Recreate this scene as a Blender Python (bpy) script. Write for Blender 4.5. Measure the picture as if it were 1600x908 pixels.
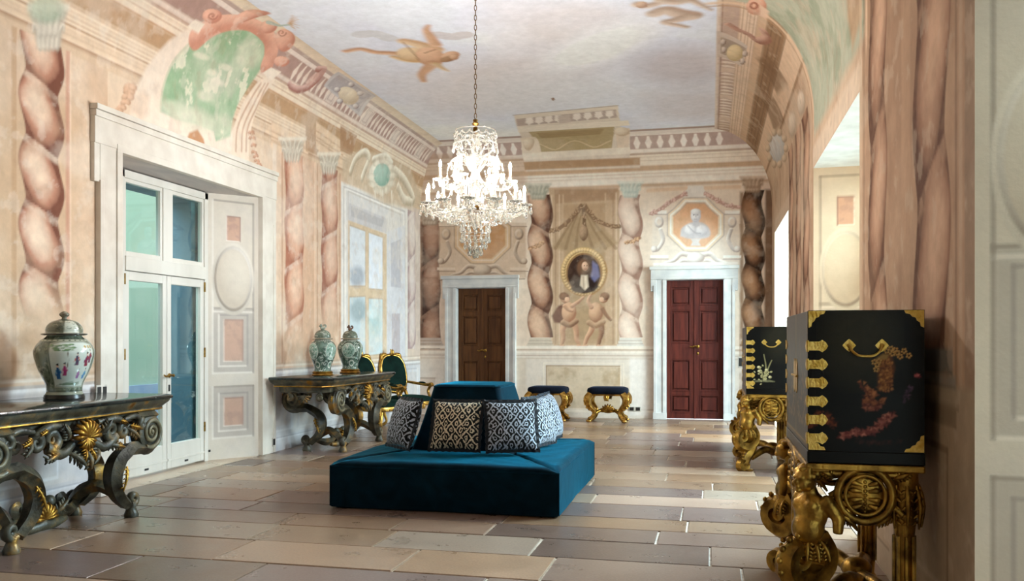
import bpy, bmesh, math, random
import numpy as np
from mathutils import Vector, Matrix, Euler

# ------------------------------------------------------------------ clear
for o in list(bpy.data.objects):
    bpy.data.objects.remove(o, do_unlink=True)
SC = bpy.context.scene
COL = SC.collection

# ------------------------------------------------------------------ camera
EYE = 1.40                      # eye height in metres
FOC = 1350.0                    # focal length in pixels of a 1600 wide frame
HOR = 531.0                     # image row of the horizon
VPX = 1110.0                    # image column where the long walls converge
YAW = math.atan((VPX - 800.0) / FOC)
cam_d = bpy.data.cameras.new('camera')
cam_d.sensor_fit = 'HORIZONTAL'
cam_d.sensor_width = 36.0
cam_d.lens = 36.0 * FOC / 1600.0
cam_d.shift_y = (HOR - 454.0) / 1600.0
cam_d.clip_start = 0.05
cam_d.clip_end = 200
cam = bpy.data.objects.new('camera', cam_d)
COL.objects.link(cam)
cam.location = (0, 0, EYE)
cam.rotation_euler = (math.pi / 2, 0, YAW)
SC.camera = cam

# ------------------------------------------------------------------ world, daylight, exposure
SC.view_settings.view_transform = 'Standard'
SC.view_settings.look = 'None'
SC.view_settings.gamma = 1.0
SC.view_settings.use_curve_mapping = False
SC.view_settings.exposure = 1.48
world = bpy.data.worlds.new('sky')
SC.world = world
world.use_nodes = True
wn = world.node_tree.nodes
wn['Background'].inputs[0].default_value = (0.80, 0.89, 1.0, 1)
wn['Background'].inputs[1].default_value = 0.95

def daylight(name, loc, size_y, size_z, facing, power, color, spread=180):
    l = bpy.data.lights.new(name, 'AREA')
    l.shape = 'RECTANGLE'; l.size = size_y; l.size_y = size_z
    l.spread = math.radians(spread); l.energy = power; l.color = color
    o = bpy.data.objects.new(name, l)
    o.location = loc
    o.rotation_euler = Vector(facing).to_track_quat('-Z', 'Y').to_euler()
    COL.objects.link(o)
    return o
# daylight that falls through the two tall windows on the right and the garden door on the left
daylight('daylight_window', (3.4, 9.45, 3.6), 2.2, 2.6, (-1, -0.28, -0.55), 900, (0.66, 0.82, 1.0))
daylight('daylight_window_far', (3.6, 13.3, 3.0), 2.2, 2.6, (-1, 0.06, -0.34), 540, (0.84, 0.91, 1.0))
daylight('daylight_window_near', (3.6, 3.6, 3.1), 2.3, 2.6, (-1, -.45, -0.38), 120, (0.78, 0.89, 1.0))
# sky over the loggia, shining in through the garden door
daylight('daylight_garden', (-7.3, 8.0, 4.6), 3.0, 1.6, (1, 0.0, -1.25), 100, (0.66, 0.82, 1.0))

# ------------------------------------------------------------------ room dimensions
XL, XR, YB, YF = -5.32, 1.03, 15.45, -1.6
Z0, ZC = 3.70, 4.95             # springing of the cove and the flat of the ceiling
WL, WR, WB = 0.60, 0.95, 0.50   # how far the cove reaches in from each wall
# ------------------------------------------------------------------ helpers
def srgb(c):
    c = np.asarray(c, dtype=float) / 255.0
    return np.where(c <= 0.04045, c / 12.92, ((c + 0.055) / 1.055) ** 2.4)
def lin(r, g, b):
    v = srgb((r, g, b)); return (float(v[0]), float(v[1]), float(v[2]), 1.0)

def tag(o, label=None, cat=None, group=None, kind=None):
    if label: o['label'] = label
    if cat: o['category'] = cat
    if group: o['group'] = group
    if kind: o['kind'] = kind
    return o
def empty(name, loc=(0, 0, 0), rz=0.0):
    o = bpy.data.objects.new(name, None)
    o.empty_display_size = 0.1
    o.location = loc; o.rotation_euler = (0, 0, rz)
    COL.objects.link(o)
    return o
def copy_tree(o, parent=None):
    c = o.copy(); COL.objects.link(c)
    c.parent = parent
    for ch in list(o.children):
        copy_tree(ch, c)
    return c

def frames(pts):
    pts = [Vector(p) for p in pts]
    n = len(pts); T = []
    for i in range(n):
        a = pts[max(0, i - 1)]; b = pts[min(n - 1, i + 1)]
        t = (b - a)
        T.append(t.normalized() if t.length > 1e-9 else Vector((0, 0, 1)))
    up = Vector((0, 0, 1)) if abs(T[0].z) < 0.9 else Vector((0, 1, 0))
    u = (up - T[0] * up.dot(T[0])).normalized()
    U = [u]
    for i in range(1, n):
        u = U[-1] - T[i] * U[-1].dot(T[i])
        if u.length < 1e-6: u = T[i].orthogonal()
        U.append(u.normalized())
    return pts, T, U

def smooth_path(pts, sub=6):
    """Catmull-Rom through the points."""
    P = [Vector(p) for p in pts]
    if len(P) < 3: return P
    out = []
    Q = [P[0] * 2 - P[1]] + P + [P[-1] * 2 - P[-2]]
    for i in range(1, len(Q) - 2):
        p0, p1, p2, p3 = Q[i - 1], Q[i], Q[i + 1], Q[i + 2]
        for k in range(sub):
            t = k / sub
            out.append(0.5 * ((2 * p1) + (p2 - p0) * t + (2 * p0 - 5 * p1 + 4 * p2 - p3) * t * t + (3 * p1 - p0 - 3 * p2 + p3) * t ** 3))
    out.append(P[-1])
    return out
def lerp_list(vals, n):
    """resample a list of values to n."""
    m = len(vals)
    return [vals[min(int(i / (n - 1) * (m - 1)), m - 2)] * (1 - ((i / (n - 1) * (m - 1)) - min(int(i / (n - 1) * (m - 1)), m - 2)))
            + vals[min(int(i / (n - 1) * (m - 1)), m - 2) + 1] * ((i / (n - 1) * (m - 1)) - min(int(i / (n - 1) * (m - 1)), m - 2)) for i in range(n)]
def spiral(c, r0, r1, a0, a1, ax, ay, n=22):
    """spiral in the plane of ax, ay round c, radius r0 to r1, angle a0 to a1 (radians)."""
    c = Vector(c); ax = Vector(ax); ay = Vector(ay); out = []
    for i in range(n):
        t = i / (n - 1); a = a0 + (a1 - a0) * t; r = r0 + (r1 - r0) * t ** 0.8
        out.append(c + ax * (r * math.cos(a)) + ay * (r * math.sin(a)))
    return out

class MB:
    def __init__(s): s.v = []; s.f = []
    def add(s, vs, fs):
        k = len(s.v); s.v.extend([tuple(v) for v in vs]); s.f.extend([tuple(i + k for i in f) for f in fs]); return s
    def box(s, x0, x1, y0, y1, z0, z1):
        v = [(x0, y0, z0), (x1, y0, z0), (x1, y1, z0), (x0, y1, z0), (x0, y0, z1), (x1, y0, z1), (x1, y1, z1), (x0, y1, z1)]
        return s.add(v, [(0, 3, 2, 1), (4, 5, 6, 7), (0, 1, 5, 4), (1, 2, 6, 5), (2, 3, 7, 6), (3, 0, 4, 7)])
    def loft(s, secs, cap=True, closed=True):
        n = len(secs[0]); v = [p for q in secs for p in q]; f = []
        for i in range(len(secs) - 1):
            for j in range(n if closed else n - 1):
                a = i * n + j; b = i * n + (j + 1) % n
                f.append((a, b, b + n, a + n))
        if cap and closed:
            f.append(tuple(range(n - 1, -1, -1))); k = (len(secs) - 1) * n; f.append(tuple(range(k, k + n)))
        return s.add(v, f)
    def lathe(s, prof, n=20, c=(0, 0, 0), sq=None, cap=True, phase=0.0):
        secs = []
        for r, z in prof:
            ring = []
            for j in range(n):
                a = 2 * math.pi * j / n + phase
                ring.append((c[0] + r * math.cos(a), c[1] + r * math.sin(a), c[2] + z))
            secs.append(ring)
        return s.loft(secs, cap)
    def tube(s, pts, rad, n=8, flat=1.0, cap=True, up=None, ridges=0):
        pts, T, U = frames(pts)
        m = len(pts)
        if isinstance(rad, (int, float)): rad = [rad] * m
        elif len(rad) != m: rad = lerp_list(list(rad), m)
        secs = []
        for p, t, u, r in zip(pts, T, U, rad):
            if up is not None:
                u0 = Vector(up); u = u0 - t * u0.dot(t); u = u.normalized() if u.length > 1e-5 else t.orthogonal().normalized()
            w = t.cross(u); ring = []
            for j in range(n):
                a = 2 * math.pi * j / n
                k = r * (1 + (0.16 * math.cos(a * ridges) if ridges else 0))
                ring.append(p + u * (k * math.cos(a) * flat) + w * (k * math.sin(a)))
            secs.append(ring)
        return s.loft(secs, cap)
    def ell(s, c, r, nu=12, nv=7, rot=None):
        c = Vector(c); R = Euler(rot).to_matrix() if rot else None
        if isinstance(r, (int, float)): r = (r, r, r)
        v = []; f = []
        def pt(x, y, z):
            q = Vector((x * r[0], y * r[1], z * r[2]))
            return c + (R @ q if R else q)
        v.append(pt(0, 0, -1))
        for i in range(1, nv):
            ph = -math.pi / 2 + math.pi * i / nv
            for j in range(nu):
                a = 2 * math.pi * j / nu
                v.append(pt(math.cos(ph) * math.cos(a), math.cos(ph) * math.sin(a), math.sin(ph)))
        v.append(pt(0, 0, 1)); top = len(v) - 1
        for j in range(nu): f.append((0, 1 + (j + 1) % nu, 1 + j))
        for i in range(nv - 2):
            for j in range(nu):
                a = 1 + i * nu + j; b = 1 + i * nu + (j + 1) % nu
                f.append((a, b, b + nu, a + nu))
        k = 1 + (nv - 2) * nu
        for j in range(nu): f.append((k + j, k + (j + 1) % nu, top))
        return s.add(v, f)
    def prism(s, poly, axis, d0, d1):
        """poly of 2-d points extruded along axis ('x': (y,z), 'y': (x,z), 'z': (x,y))."""
        def m(p, d):
            return {'x': (d, p[0], p[1]), 'y': (p[0], d, p[1]), 'z': (p[0], p[1], d)}[axis]
        return s.loft([[m(p, d0) for p in poly], [m(p, d1) for p in poly]])
    def xform(s, M):
        s.v = [tuple(M @ Vector(p)) for p in s.v]; return s
    def mirror(s, axis=0):
        """append a mirrored copy."""
        k = len(s.v)
        nv = []
        for p in s.v:
            q = list(p); q[axis] = -q[axis]; nv.append(tuple(q))
        nf = [tuple(i + k for i in reversed(f)) for f in s.f]
        s.v += nv; s.f += nf
        return s
    def mesh(s, name, smooth=True):
        me = bpy.data.meshes.new(name)
        me.from_pydata(s.v, [], s.f)
        bm = bmesh.new(); bm.from_mesh(me)
        bmesh.ops.recalc_face_normals(bm, faces=bm.faces[:])
        bm.to_mesh(me); bm.free()
        if smooth:
            me.polygons.foreach_set('use_smooth', [True] * len(me.polygons))
        me.update()
        return me
    def obj(s, name, mat, parent=None, smooth=True, bevel=0.0, seg=2, remesh=0.0, auto=None, subsurf=0, smoothit=0, loc=None):
        me = s.mesh(name, smooth)
        if mat is not None: me.materials.append(mat)
        o = bpy.data.objects.new(name, me); COL.objects.link(o)
        if parent: o.parent = parent
        if loc: o.location = loc
        if remesh:
            m = o.modifiers.new('remesh', 'REMESH'); m.mode = 'VOXEL'; m.voxel_size = remesh; m.use_smooth_shade = True
        if smoothit:
            m = o.modifiers.new('smooth', 'SMOOTH'); m.factor = 0.5; m.iterations = smoothit
        if bevel:
            m = o.modifiers.new('bevel', 'BEVEL'); m.width = bevel; m.segments = seg; m.limit_method = 'ANGLE'; m.angle_limit = math.radians(40)
            m.harden_normals = True
        if subsurf:
            m = o.modifiers.new('sub', 'SUBSURF'); m.levels = subsurf; m.render_levels = subsurf
        if smooth and not remesh and not subsurf and not bevel:
            try: me.set_sharp_from_angle(angle=math.radians(auto or 42))
            except Exception: pass
        return o

# ------------------------------------------------------------------ materials
MATS = {}
def new_mat(name):
    m = bpy.data.materials.new(name); m.use_nodes = True
    nt = m.node_tree
    return m, nt, nt.nodes, nt.links, nt.nodes['Principled BSDF']
def pset(p, **k):
    names = {'base': 'Base Color', 'rough': 'Roughness', 'metal': 'Metallic', 'spec': 'Specular IOR Level', 'trans': 'Transmission Weight',
             'sheen': 'Sheen Weight', 'sheenr': 'Sheen Roughness', 'sheent': 'Sheen Tint', 'coat': 'Coat Weight', 'coatr': 'Coat Roughness', 'ior': 'IOR',
             'emit': 'Emission Color', 'emits': 'Emission Strength', 'alpha': 'Alpha'}
    for a, v in k.items():
        p.inputs[names[a]].default_value = v
def mat_noise(name, c1, c2, scale=8.0, rough=0.5, metal=0.0, bump=0.0, bscale=None, detail=5.0, spec=0.5, dist=0.0, coat=0.0, stretch=None, c3=None, **kw):
    """two or three colours mixed by noise in object space, with bump."""
    if name in MATS: return MATS[name]
    m, nt, N, L, p = new_mat(name)
    pset(p, rough=rough, metal=metal, spec=spec, coat=coat, **kw)
    tc = N.new('ShaderNodeTexCoord'); src = tc.outputs['Object']
    if stretch:
        mp = N.new('ShaderNodeMapping'); mp.inputs['Scale'].default_value = stretch; L.new(src, mp.inputs[0]); src = mp.outputs[0]
    nz = N.new('ShaderNodeTexNoise'); nz.inputs['Scale'].default_value = scale; nz.inputs['Detail'].default_value = detail; nz.inputs['Distortion'].default_value = dist
    L.new(src, nz.inputs['Vector'])
    cr = N.new('ShaderNodeValToRGB'); L.new(nz.outputs['Fac'], cr.inputs[0])
    cr.color_ramp.elements[0].position = 0.35; cr.color_ramp.elements[0].color = c1
    cr.color_ramp.elements[1].position = 0.65; cr.color_ramp.elements[1].color = c2
    if c3:
        e = cr.color_ramp.elements.new(0.85); e.color = c3
    L.new(cr.outputs[0], p.inputs['Base Color'])
    if bump:
        b = N.new('ShaderNodeBump'); b.inputs['Strength'].default_value = bump; b.inputs['Distance'].default_value = 0.01
        n2 = N.new('ShaderNodeTexNoise'); n2.inputs['Scale'].default_value = bscale or scale * 4; n2.inputs['Detail'].default_value = 4
        L.new(src, n2.inputs['Vector']); L.new(n2.outputs['Fac'], b.inputs['Height']); L.new(b.outputs[0], p.inputs['Normal'])
    MATS[name] = m
    return m
def mat_attr(name, rough=0.8, spec=0.3, coat=0.0, noise=0.10, nscale=14.0, bump=0.15, bscale=60.0, coatr=0.05):
    """painted surface: colour layer 'paint' on the mesh, broken up by plaster noise."""
    if name in MATS: return MATS[name]
    m, nt, N, L, p = new_mat(name)
    pset(p, rough=rough, spec=spec, coat=coat, coatr=coatr)
    at = N.new('ShaderNodeAttribute'); at.attribute_name = 'paint'
    tc = N.new('ShaderNodeTexCoord')
    nz = N.new('ShaderNodeTexNoise'); nz.inputs['Scale'].default_value = nscale; nz.inputs['Detail'].default_value = 8; nz.inputs['Roughness'].default_value = 0.65
    L.new(tc.outputs['Object'], nz.inputs['Vector'])
    mr = N.new('ShaderNodeMapRange'); mr.inputs['From Min'].default_value = 0.3; mr.inputs['From Max'].default_value = 0.7
    mr.inputs['To Min'].default_value = 1 - noise; mr.inputs['To Max'].default_value = 1 + noise * 0.6
    L.new(nz.outputs['Fac'], mr.inputs['Value'])
    mx = N.new('ShaderNodeVectorMath'); mx.operation = 'MULTIPLY'
    L.new(at.outputs['Color'], mx.inputs[0])
    cb = N.new('ShaderNodeCombineXYZ')
    for i in range(3): L.new(mr.outputs[0], cb.inputs[i])
    L.new(cb.outputs[0], mx.inputs[1]); L.new(mx.outputs[0], p.inputs['Base Color'])
    if bump:
        n2 = N.new('ShaderNodeTexNoise'); n2.inputs['Scale'].default_value = bscale; n2.inputs['Detail'].default_value = 5
        L.new(tc.outputs['Object'], n2.inputs['Vector'])
        b = N.new('ShaderNodeBump'); b.inputs['Strength'].default_value = bump; b.inputs['Distance'].default_value = 0.01
        L.new(n2.outputs['Fac'], b.inputs['Height']); L.new(b.outputs[0], p.inputs['Normal'])
    MATS[name] = m
    return m

# ------------------------------------------------------------------ value noise for painting
_rng = np.random.RandomState(7)
_LAT = _rng.rand(256, 256)
def vnoise(a, b):
    ia = np.floor(a).astype(int); ib = np.floor(b).astype(int)
    fa = a - ia; fb = b - ib
    fa = fa * fa * (3 - 2 * fa); fb = fb * fb * (3 - 2 * fb)
    g = lambda i, j: _LAT[i & 255, j & 255]
    return (g(ia, ib) * (1 - fa) + g(ia + 1, ib) * fa) * (1 - fb) + (g(ia, ib + 1) * (1 - fa) + g(ia + 1, ib + 1) * fa) * fb
def fbm(a, b, s=1.0, oct=5, off=0.0):
    v = 0; w = 0.5; t = 0
    for i in range(oct):
        v = v + w * vnoise(a * s + 17.3 * i + off, b * s + 9.1 * i + off * 1.7); t += w; w *= 0.55; s *= 2.03
    return v / t
def sstep(e0, e1, x):
    t = np.clip((x - e0) / (e1 - e0), 0, 1); return t * t * (3 - 2 * t)
# ------------------------------------------------------------------ painting on dense plaster grids
CF = np.array([-math.sin(YAW), math.cos(YAW), 0.0])
CR = np.array([math.cos(YAW), math.sin(YAW), 0.0])
HC = ZC - Z0
KOF = {'L': math.sqrt((WL ** 2 + HC ** 2) / 2), 'R': math.sqrt((WR ** 2 + HC ** 2) / 2), 'B': math.sqrt((WB ** 2 + HC ** 2) / 2)}
WOF = {'L': WL, 'R': WR, 'B': WB}
def ray(x, y):
    return CF + CR * ((x - 800.0) / FOC) + np.array([0, 0, 1.0]) * ((HOR - y) / FOC)
def off_of(side, p):
    return p[0] - XL if side == 'L' else (XR - p[0] if side == 'R' else YB - p[1])
def along(side, p):
    return p[0] if side == 'B' else p[1]
def cove_z(o, w):
    return Z0 + HC * math.sqrt(max(0.0, 1 - (1 - o / w) ** 2)) if o < w else ZC
def surf(side, p):
    o = off_of(side, p); w = WOF[side]; k = KOF[side]
    if p[2] <= Z0 and o < 0.2: return (along(side, p), p[2])
    if o >= w: return (along(side, p), Z0 + k * math.pi / 2 + o - w)
    return (along(side, p), Z0 + k * math.atan2((p[2] - Z0) / HC, max(1e-6, 1 - o / w)))
_pxc = {}
def PX(side, x, y):
    """where the line of sight through photo point x, y meets one wall with its cove and the ceiling: coordinates on that surface."""
    key = (side, x, y)
    if key in _pxc: return _pxc[key]
    d = ray(x, y); o0 = np.array([0, 0, EYE])
    if side == 'C':
        s = (ZC - EYE) / max(d[2], 1e-4); p = o0 + d * s
        r = (p[0], p[1])
    else:
        w = WOF[side]
        def inside(s):
            p = o0 + d * s; o = off_of(side, p)
            return o > 0 and p[2] < cove_z(o, w) and p[2] > -0.001
        s = 0.3
        while s < 40 and inside(s): s += 0.1
        lo, hi = s - 0.1, s
        for _ in range(24):
            m = (lo + hi) / 2
            if inside(m): lo = m
            else: hi = m
        r = surf(side, o0 + d * lo)
    _pxc[key] = r
    return r

def C3(c): return srgb(c) if max(c) > 1.5 else np.asarray(c, float)
def poly_sdf(a, b, pts):
    d = np.full(a.shape, 1e9); s = np.ones(a.shape)
    n = len(pts)
    for i in range(n):
        ax, ay = pts[i]; bx, by = pts[i - 1]
        ex, ey = bx - ax, by - ay
        wx, wy = a - ax, b - ay
        t = np.clip((wx * ex + wy * ey) / max(ex * ex + ey * ey, 1e-12), 0, 1)
        d = np.minimum(d, (wx - ex * t) ** 2 + (wy - ey * t) ** 2)
        c1 = b >= ay; c2 = b < by; c3 = ex * wy > ey * wx
        s = np.where((c1 & c2 & c3) | (~c1 & ~c2 & ~c3), -s, s)
    return s * np.sqrt(d)
def curve2(pts, sub=5):
    P = smooth_path([(p[0], p[1], 0) for p in pts], sub)
    return [(p.x, p.y) for p in P]

class Paint:
    """colours and piece tags for a set of vertices that carry one or more 2-d coordinate systems."""
    def __init__(s, n, coords, px=None):
        s.col = np.zeros((n, 3)); s.tg = np.zeros(n, dtype=np.int32); s.names = [None]
        s.co = coords; s.px = px
    def q(s, side, p): return s.px(side, p[0], p[1]) if s.px else p
    def qs(s, side, pts): return [s.q(side, p) for p in pts]
    def sel(s, side, a0, a1, b0, b1):
        A, B = s.co[side]
        i = np.nonzero((A >= a0) & (A <= a1) & (B >= b0) & (B <= b1))[0]
        return i, A[i], B[i]
    def mix(s, i, m, c):
        c = np.asarray(c)
        s.col[i] = s.col[i] * (1 - m[:, None]) + (c if c.ndim == 2 else c[None, :]) * m[:, None]
    def settag(s, i, m, name):
        if name is None: return
        if isinstance(name, str):
            s.names.append(name); k = len(s.names) - 1
        else: k = name
        s.tg[i[m > 0.5]] = k
        return k
    def newtag(s, name):
        s.names.append(name); return len(s.names) - 1
    # shapes; every point list is in photo pixels when the canvas has a px function, else in surface coordinates
    def poly(s, side, pts, c, soft=0.012, alpha=1.0, tag=None, raw=False, c2=None, wear=0.0):
        P = pts if raw else s.qs(side, pts)
        xs = [p[0] for p in P]; ys = [p[1] for p in P]
        i, a, b = s.sel(side, min(xs) - soft, max(xs) + soft, min(ys) - soft, max(ys) + soft)
        if not len(i): return
        m = np.clip(0.5 - poly_sdf(a, b, P) / (2 * soft), 0, 1)
        s.settag(i, m, tag)
        cc = C3(c)
        if c2 is not None:      # painted vertical modulation between two hues
            t = ((b - min(ys)) / max(max(ys) - min(ys), 1e-6))[:, None]
            cc = C3(c2)[None, :] * (1 - t) + cc[None, :] * t
        m = m * alpha
        if wear: m = m * np.clip(1 - wear * 2.2 * np.clip(fbm(a, b, 5.0, 4, 3.0) - 0.42, 0, 1) * 2, 0.1, 1)
        s.mix(i, m, cc)
    def stroke(s, side, pts, w, c, soft=0.008, alpha=1.0, w2=None, smooth=True, hi=None, tag=None, raw=False):
        """line of width w (metres on the surface), w2 at its end; hi = colour of the upper side."""
        P = pts if raw else s.qs(side, pts)
        if smooth and len(P) > 2: P = curve2(P)
        xs = [p[0] for p in P]; ys = [p[1] for p in P]; W = max(w, w2 or w)
        i, a, b = s.sel(side, min(xs) - W - soft, max(xs) + W + soft, min(ys) - W - soft, max(ys) + W + soft)
        if not len(i): return
        best = np.full(a.shape, 1e9); up = np.zeros(a.shape); n = len(P) - 1
        for k in range(n):
            ax, ay = P[k]; ex, ey = P[k + 1][0] - ax, P[k + 1][1] - ay
            t = np.clip(((a - ax) * ex + (b - ay) * ey) / max(ex * ex + ey * ey, 1e-12), 0, 1)
            dx = a - ax - ex * t; dy = b - ay - ey * t
            ww = w / 2 + ((w2 if w2 is not None else w) - w) / 2 * ((k + t) / n)
            d = np.sqrt(dx * dx + dy * dy) - ww
            u = (dy - 0.5 * dx) / np.maximum(ww, 1e-4)
            up = np.where(d < best, u, up); best = np.minimum(best, d)
        m = np.clip(0.5 - best / (2 * soft), 0, 1)
        s.settag(i, m, tag)
        cc = C3(c)
        if hi is not None:
            t = sstep(-0.7, 0.8, up)[:, None]
            cc = cc[None, :] * (1 - t) + C3(hi)[None, :] * t
        s.mix(i, m * alpha, cc)
    def ball(s, side, p, rx, ry, c, hi=None, rot=0.0, soft=0.12, alpha=1.0, tag=None, lx=-0.45, ly=0.5, ring=None):
        """ellipse in pixel axes; hi = colour towards the light of the painted form; ring = only between this radius and 1."""
        c0 = np.array(s.q(side, p))
        if s.px:
            ex = (np.array(s.q(side, (p[0] + rx, p[1]))) - np.array(s.q(side, (p[0] - rx, p[1])))) / 2
            ey = (np.array(s.q(side, (p[0], p[1] - ry))) - np.array(s.q(side, (p[0], p[1] + ry)))) / 2
        else:
            ex = np.array([rx, 0.0]); ey = np.array([0.0, ry])
        if rot and not s.px:
            r = np.array([[math.cos(rot), -math.sin(rot)], [math.sin(rot), math.cos(rot)]]); ex = r @ ex; ey = r @ ey
        J = np.array([ex, ey]).T
        det = J[0, 0] * J[1, 1] - J[0, 1] * J[1, 0]
        if abs(det) < 1e-12: return
        K = np.linalg.inv(J)
        ra = abs(ex[0]) + abs(ey[0]); rb = abs(ex[1]) + abs(ey[1])
        if rot and s.px: ra = rb = 1.5 * max(ra, rb)
        i, a, b = s.sel(side, c0[0] - ra * 1.3, c0[0] + ra * 1.3, c0[1] - rb * 1.3, c0[1] + rb * 1.3)
        if not len(i): return
        x = K[0, 0] * (a - c0[0]) + K[0, 1] * (b - c0[1]); y = K[1, 0] * (a - c0[0]) + K[1, 1] * (b - c0[1])
        if rot and s.px:
            X = x * rx; Y = y * ry
            x = (X * math.cos(rot) + Y * math.sin(rot)) / rx; y = (-X * math.sin(rot) + Y * math.cos(rot)) / ry
        r = np.sqrt(x * x + y * y)
        m = np.clip((1 - r) / soft + 0.5, 0, 1)
        if ring: m = m * np.clip((r - ring) / soft + 0.5, 0, 1)
        s.settag(i, m, tag)
        cc = C3(c)
        if hi is not None:
            nz = np.sqrt(np.clip(1 - r * r, 0, 1))
            t = np.clip((lx * x + ly * y + 0.75 * nz) / 1.0, 0, 1)[:, None]
            cc = cc[None, :] * (1 - t) + C3(hi)[None, :] * t
        s.mix(i, m * alpha, cc)
    def band(s, side, b0, b1, c, a0=-99, a1=99, soft=0.01, alpha=1.0, hi=None, tag=None):
        """horizontal painted moulding between heights b0 and b1 on the surface."""
        i, a, b = s.sel(side, a0, a1, b0 - soft, b1 + soft)
        if not len(i): return
        m = np.clip((b - b0) / (2 * soft) + 0.5, 0, 1) * np.clip((b1 - b) / (2 * soft) + 0.5, 0, 1)
        s.settag(i, m, tag)
        cc = C3(c)
        if hi is not None:
            t = np.clip((b - b0) / (b1 - b0), 0, 1)[:, None]; cc = cc[None, :] * (1 - t) + C3(hi)[None, :] * t
        s.mix(i, m * alpha, cc)
    def column(s, side, a0, hw, b0, b1, pitch, dark, mid, light, veil, name=None, lean=1.0, fade=0.0, phase=0.0, wob=0.16):
        """painted twisted column: bulging turns with a pale leaf band winding between them."""
        i, a, b = s.sel(side, a0 - hw * 1.25, a0 + hw * 1.25, b0, b1)
        if not len(i): return
        wv = (b - b0) / pitch + phase
        t0 = (a - a0) / hw
        sway = 0.10 * np.sin(2 * math.pi * wv)
        psi_e = (wv + 0.13 * lean * np.sign(t0)) % 1.0
        edge = (1 - wob) + wob * np.sin(math.pi * psi_e) ** 1.0
        t = (t0 - sway) / edge
        m = np.clip((1 - np.abs(t)) / 0.07 + 0.5, 0, 1)
        if name is not None: s.settag(i, m, name)
        psi = (wv + 0.13 * lean * np.clip(t, -1, 1)) % 1.0
        bul = np.sin(math.pi * psi)
        nz = np.sqrt(np.clip(1 - t * t, 0, 1))
        # lit like a row of spheres, light from the upper left of each turn
        rr2 = np.clip(1 - ((t + .12 * lean) / .95) ** 2 - ((psi - .52) / .56) ** 2, 0, 1)
        lit = np.clip(0.95 * np.sqrt(rr2) ** 1.3 + 0.35 * (psi - 0.5) * bul - 0.12 * t * lean, 0, 1)
        lit = lit + 0.22 * (fbm(a, b, 14.0, 4) - 0.5) + 0.18 * (fbm(a, b, 3.5, 4, 5.0) - 0.5)
        g = np.clip(lit, 0, 1)[:, None]
        cd, cm, cl, cv = C3(dark), C3(mid), C3(light), C3(veil)
        cc = np.where(g < 0.5, cd + (cm - cd) * (g * 2), cm + (cl - cm) * (g * 2 - 1))
        vb = (sstep(0.84, 0.92, psi) * (1 - sstep(0.97, 1.0, psi)))[:, None] * 0.6 * (0.4 + 0.6 * sstep(.4, .6, fbm(a, b, 12.0, 3, 7.0)))[:, None]
        cc = cc * (1 - vb) + cv * vb
        gr = (np.exp(-((psi - 0.02) / 0.05) ** 2))[:, None] * 0.5
        cc = cc * (1 - gr) + cd * gr
        ol = sstep(0.86, 1.0, np.abs(t))[:, None] * 0.30
        cc = cc * (1 - ol) + cd * ol
        al = 0.80 + 0.2 * sstep(.3, .5, fbm(a, b, 4.0, 4, 19.0))
        if fade: al = al * np.clip((b - b0) / fade, 0.0, 1.0)
        s.mix(i, m * al, cc)
    def capital(s, side, x, y, w, h, d, l):
        """painted leafy capital: bell, curling leaves and a thin slab, in photo pixels."""
        s.poly(side, [(x - w * .62, y + h), (x + w * .62, y + h), (x + w * .8, y), (x + w, y - h * .7), (x - w, y - h * .7), (x - w * .8, y)], d, soft=.02, alpha=.75)
        sc = abs(s.q(side, (x, y - h))[1] - s.q(side, (x, y + h))[1]) / (2 * h)
        for row, (y0, n, ln) in enumerate(((y + h, 5, 1.0), (y + h * .35, 4, 1.0))):
            for k in range(n):
                u = (k + .5) / n * 2 - 1
                s.stroke(side, [(x + u * w * .55, y0), (x + u * w * .68, y0 - h * .7 * ln), (x + u * w * .95, y0 - h * 1.0 * ln), (x + u * w * 1.0, y0 - h * .75 * ln)], w * .42 * sc, d, w2=w * .16 * sc, hi=l, soft=.012, alpha=.85)
        s.poly(side, [(x - w * 1.1, y - h * .7), (x + w * 1.1, y - h * .7), (x + w * 1.1, y - h), (x - w * 1.1, y - h)], l, soft=.012, alpha=.8)
    def mottle(s, side, amt, scale, off=0.0, tint=None, lo=0.35, hi=0.7, a0=-99, a1=99, b0=-99, b1=99):
        i, a, b = s.sel(side, a0, a1, b0, b1)
        if s.px:                        # washes on a wall stop where the sky begins
            k = SV[i, 2] < ZC - 1e-4; i, a, b = i[k], a[k], b[k]
        n = fbm(a, b, scale, 5, off)
        if tint is None:
            s.col[i] *= (1 + amt * (n - 0.5) * 2)[:, None]
        else:
            s.mix(i, sstep(lo, hi, n) * amt, C3(tint))
    def lines(s, side, specs, a0, a1):
        for (b, w, c, al) in specs: s.band(side, b - w / 2, b + w / 2, c, a0, a1, soft=0.006, alpha=al)
    def rectline(s, side, a0, a1, b0, b1, w, c, alpha=1.0, lite=None, soft=0.006):
        """moulded rectangle outline; lower and right lines may be lighter."""
        l = lite or c
        for (x0, x1, y0, y1, cc) in ((a0, a1, b1 - w, b1, c), (a0, a1, b0, b0 + w, l), (a0, a0 + w, b0, b1, c), (a1 - w, a1, b0, b1, l)):
            s.poly(side, [(x0, y0), (x1, y0), (x1, y1), (x0, y1)], cc, soft=soft, alpha=alpha, raw=True)
    def rect(s, side, a0, a1, b0, b1, c, soft=0.008, alpha=1.0, tag=None, c2=None):
        s.poly(side, [(a0, b0), (a1, b0), (a1, b1), (a0, b1)], c, soft=soft, alpha=alpha, tag=tag, raw=True, c2=c2)

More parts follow.
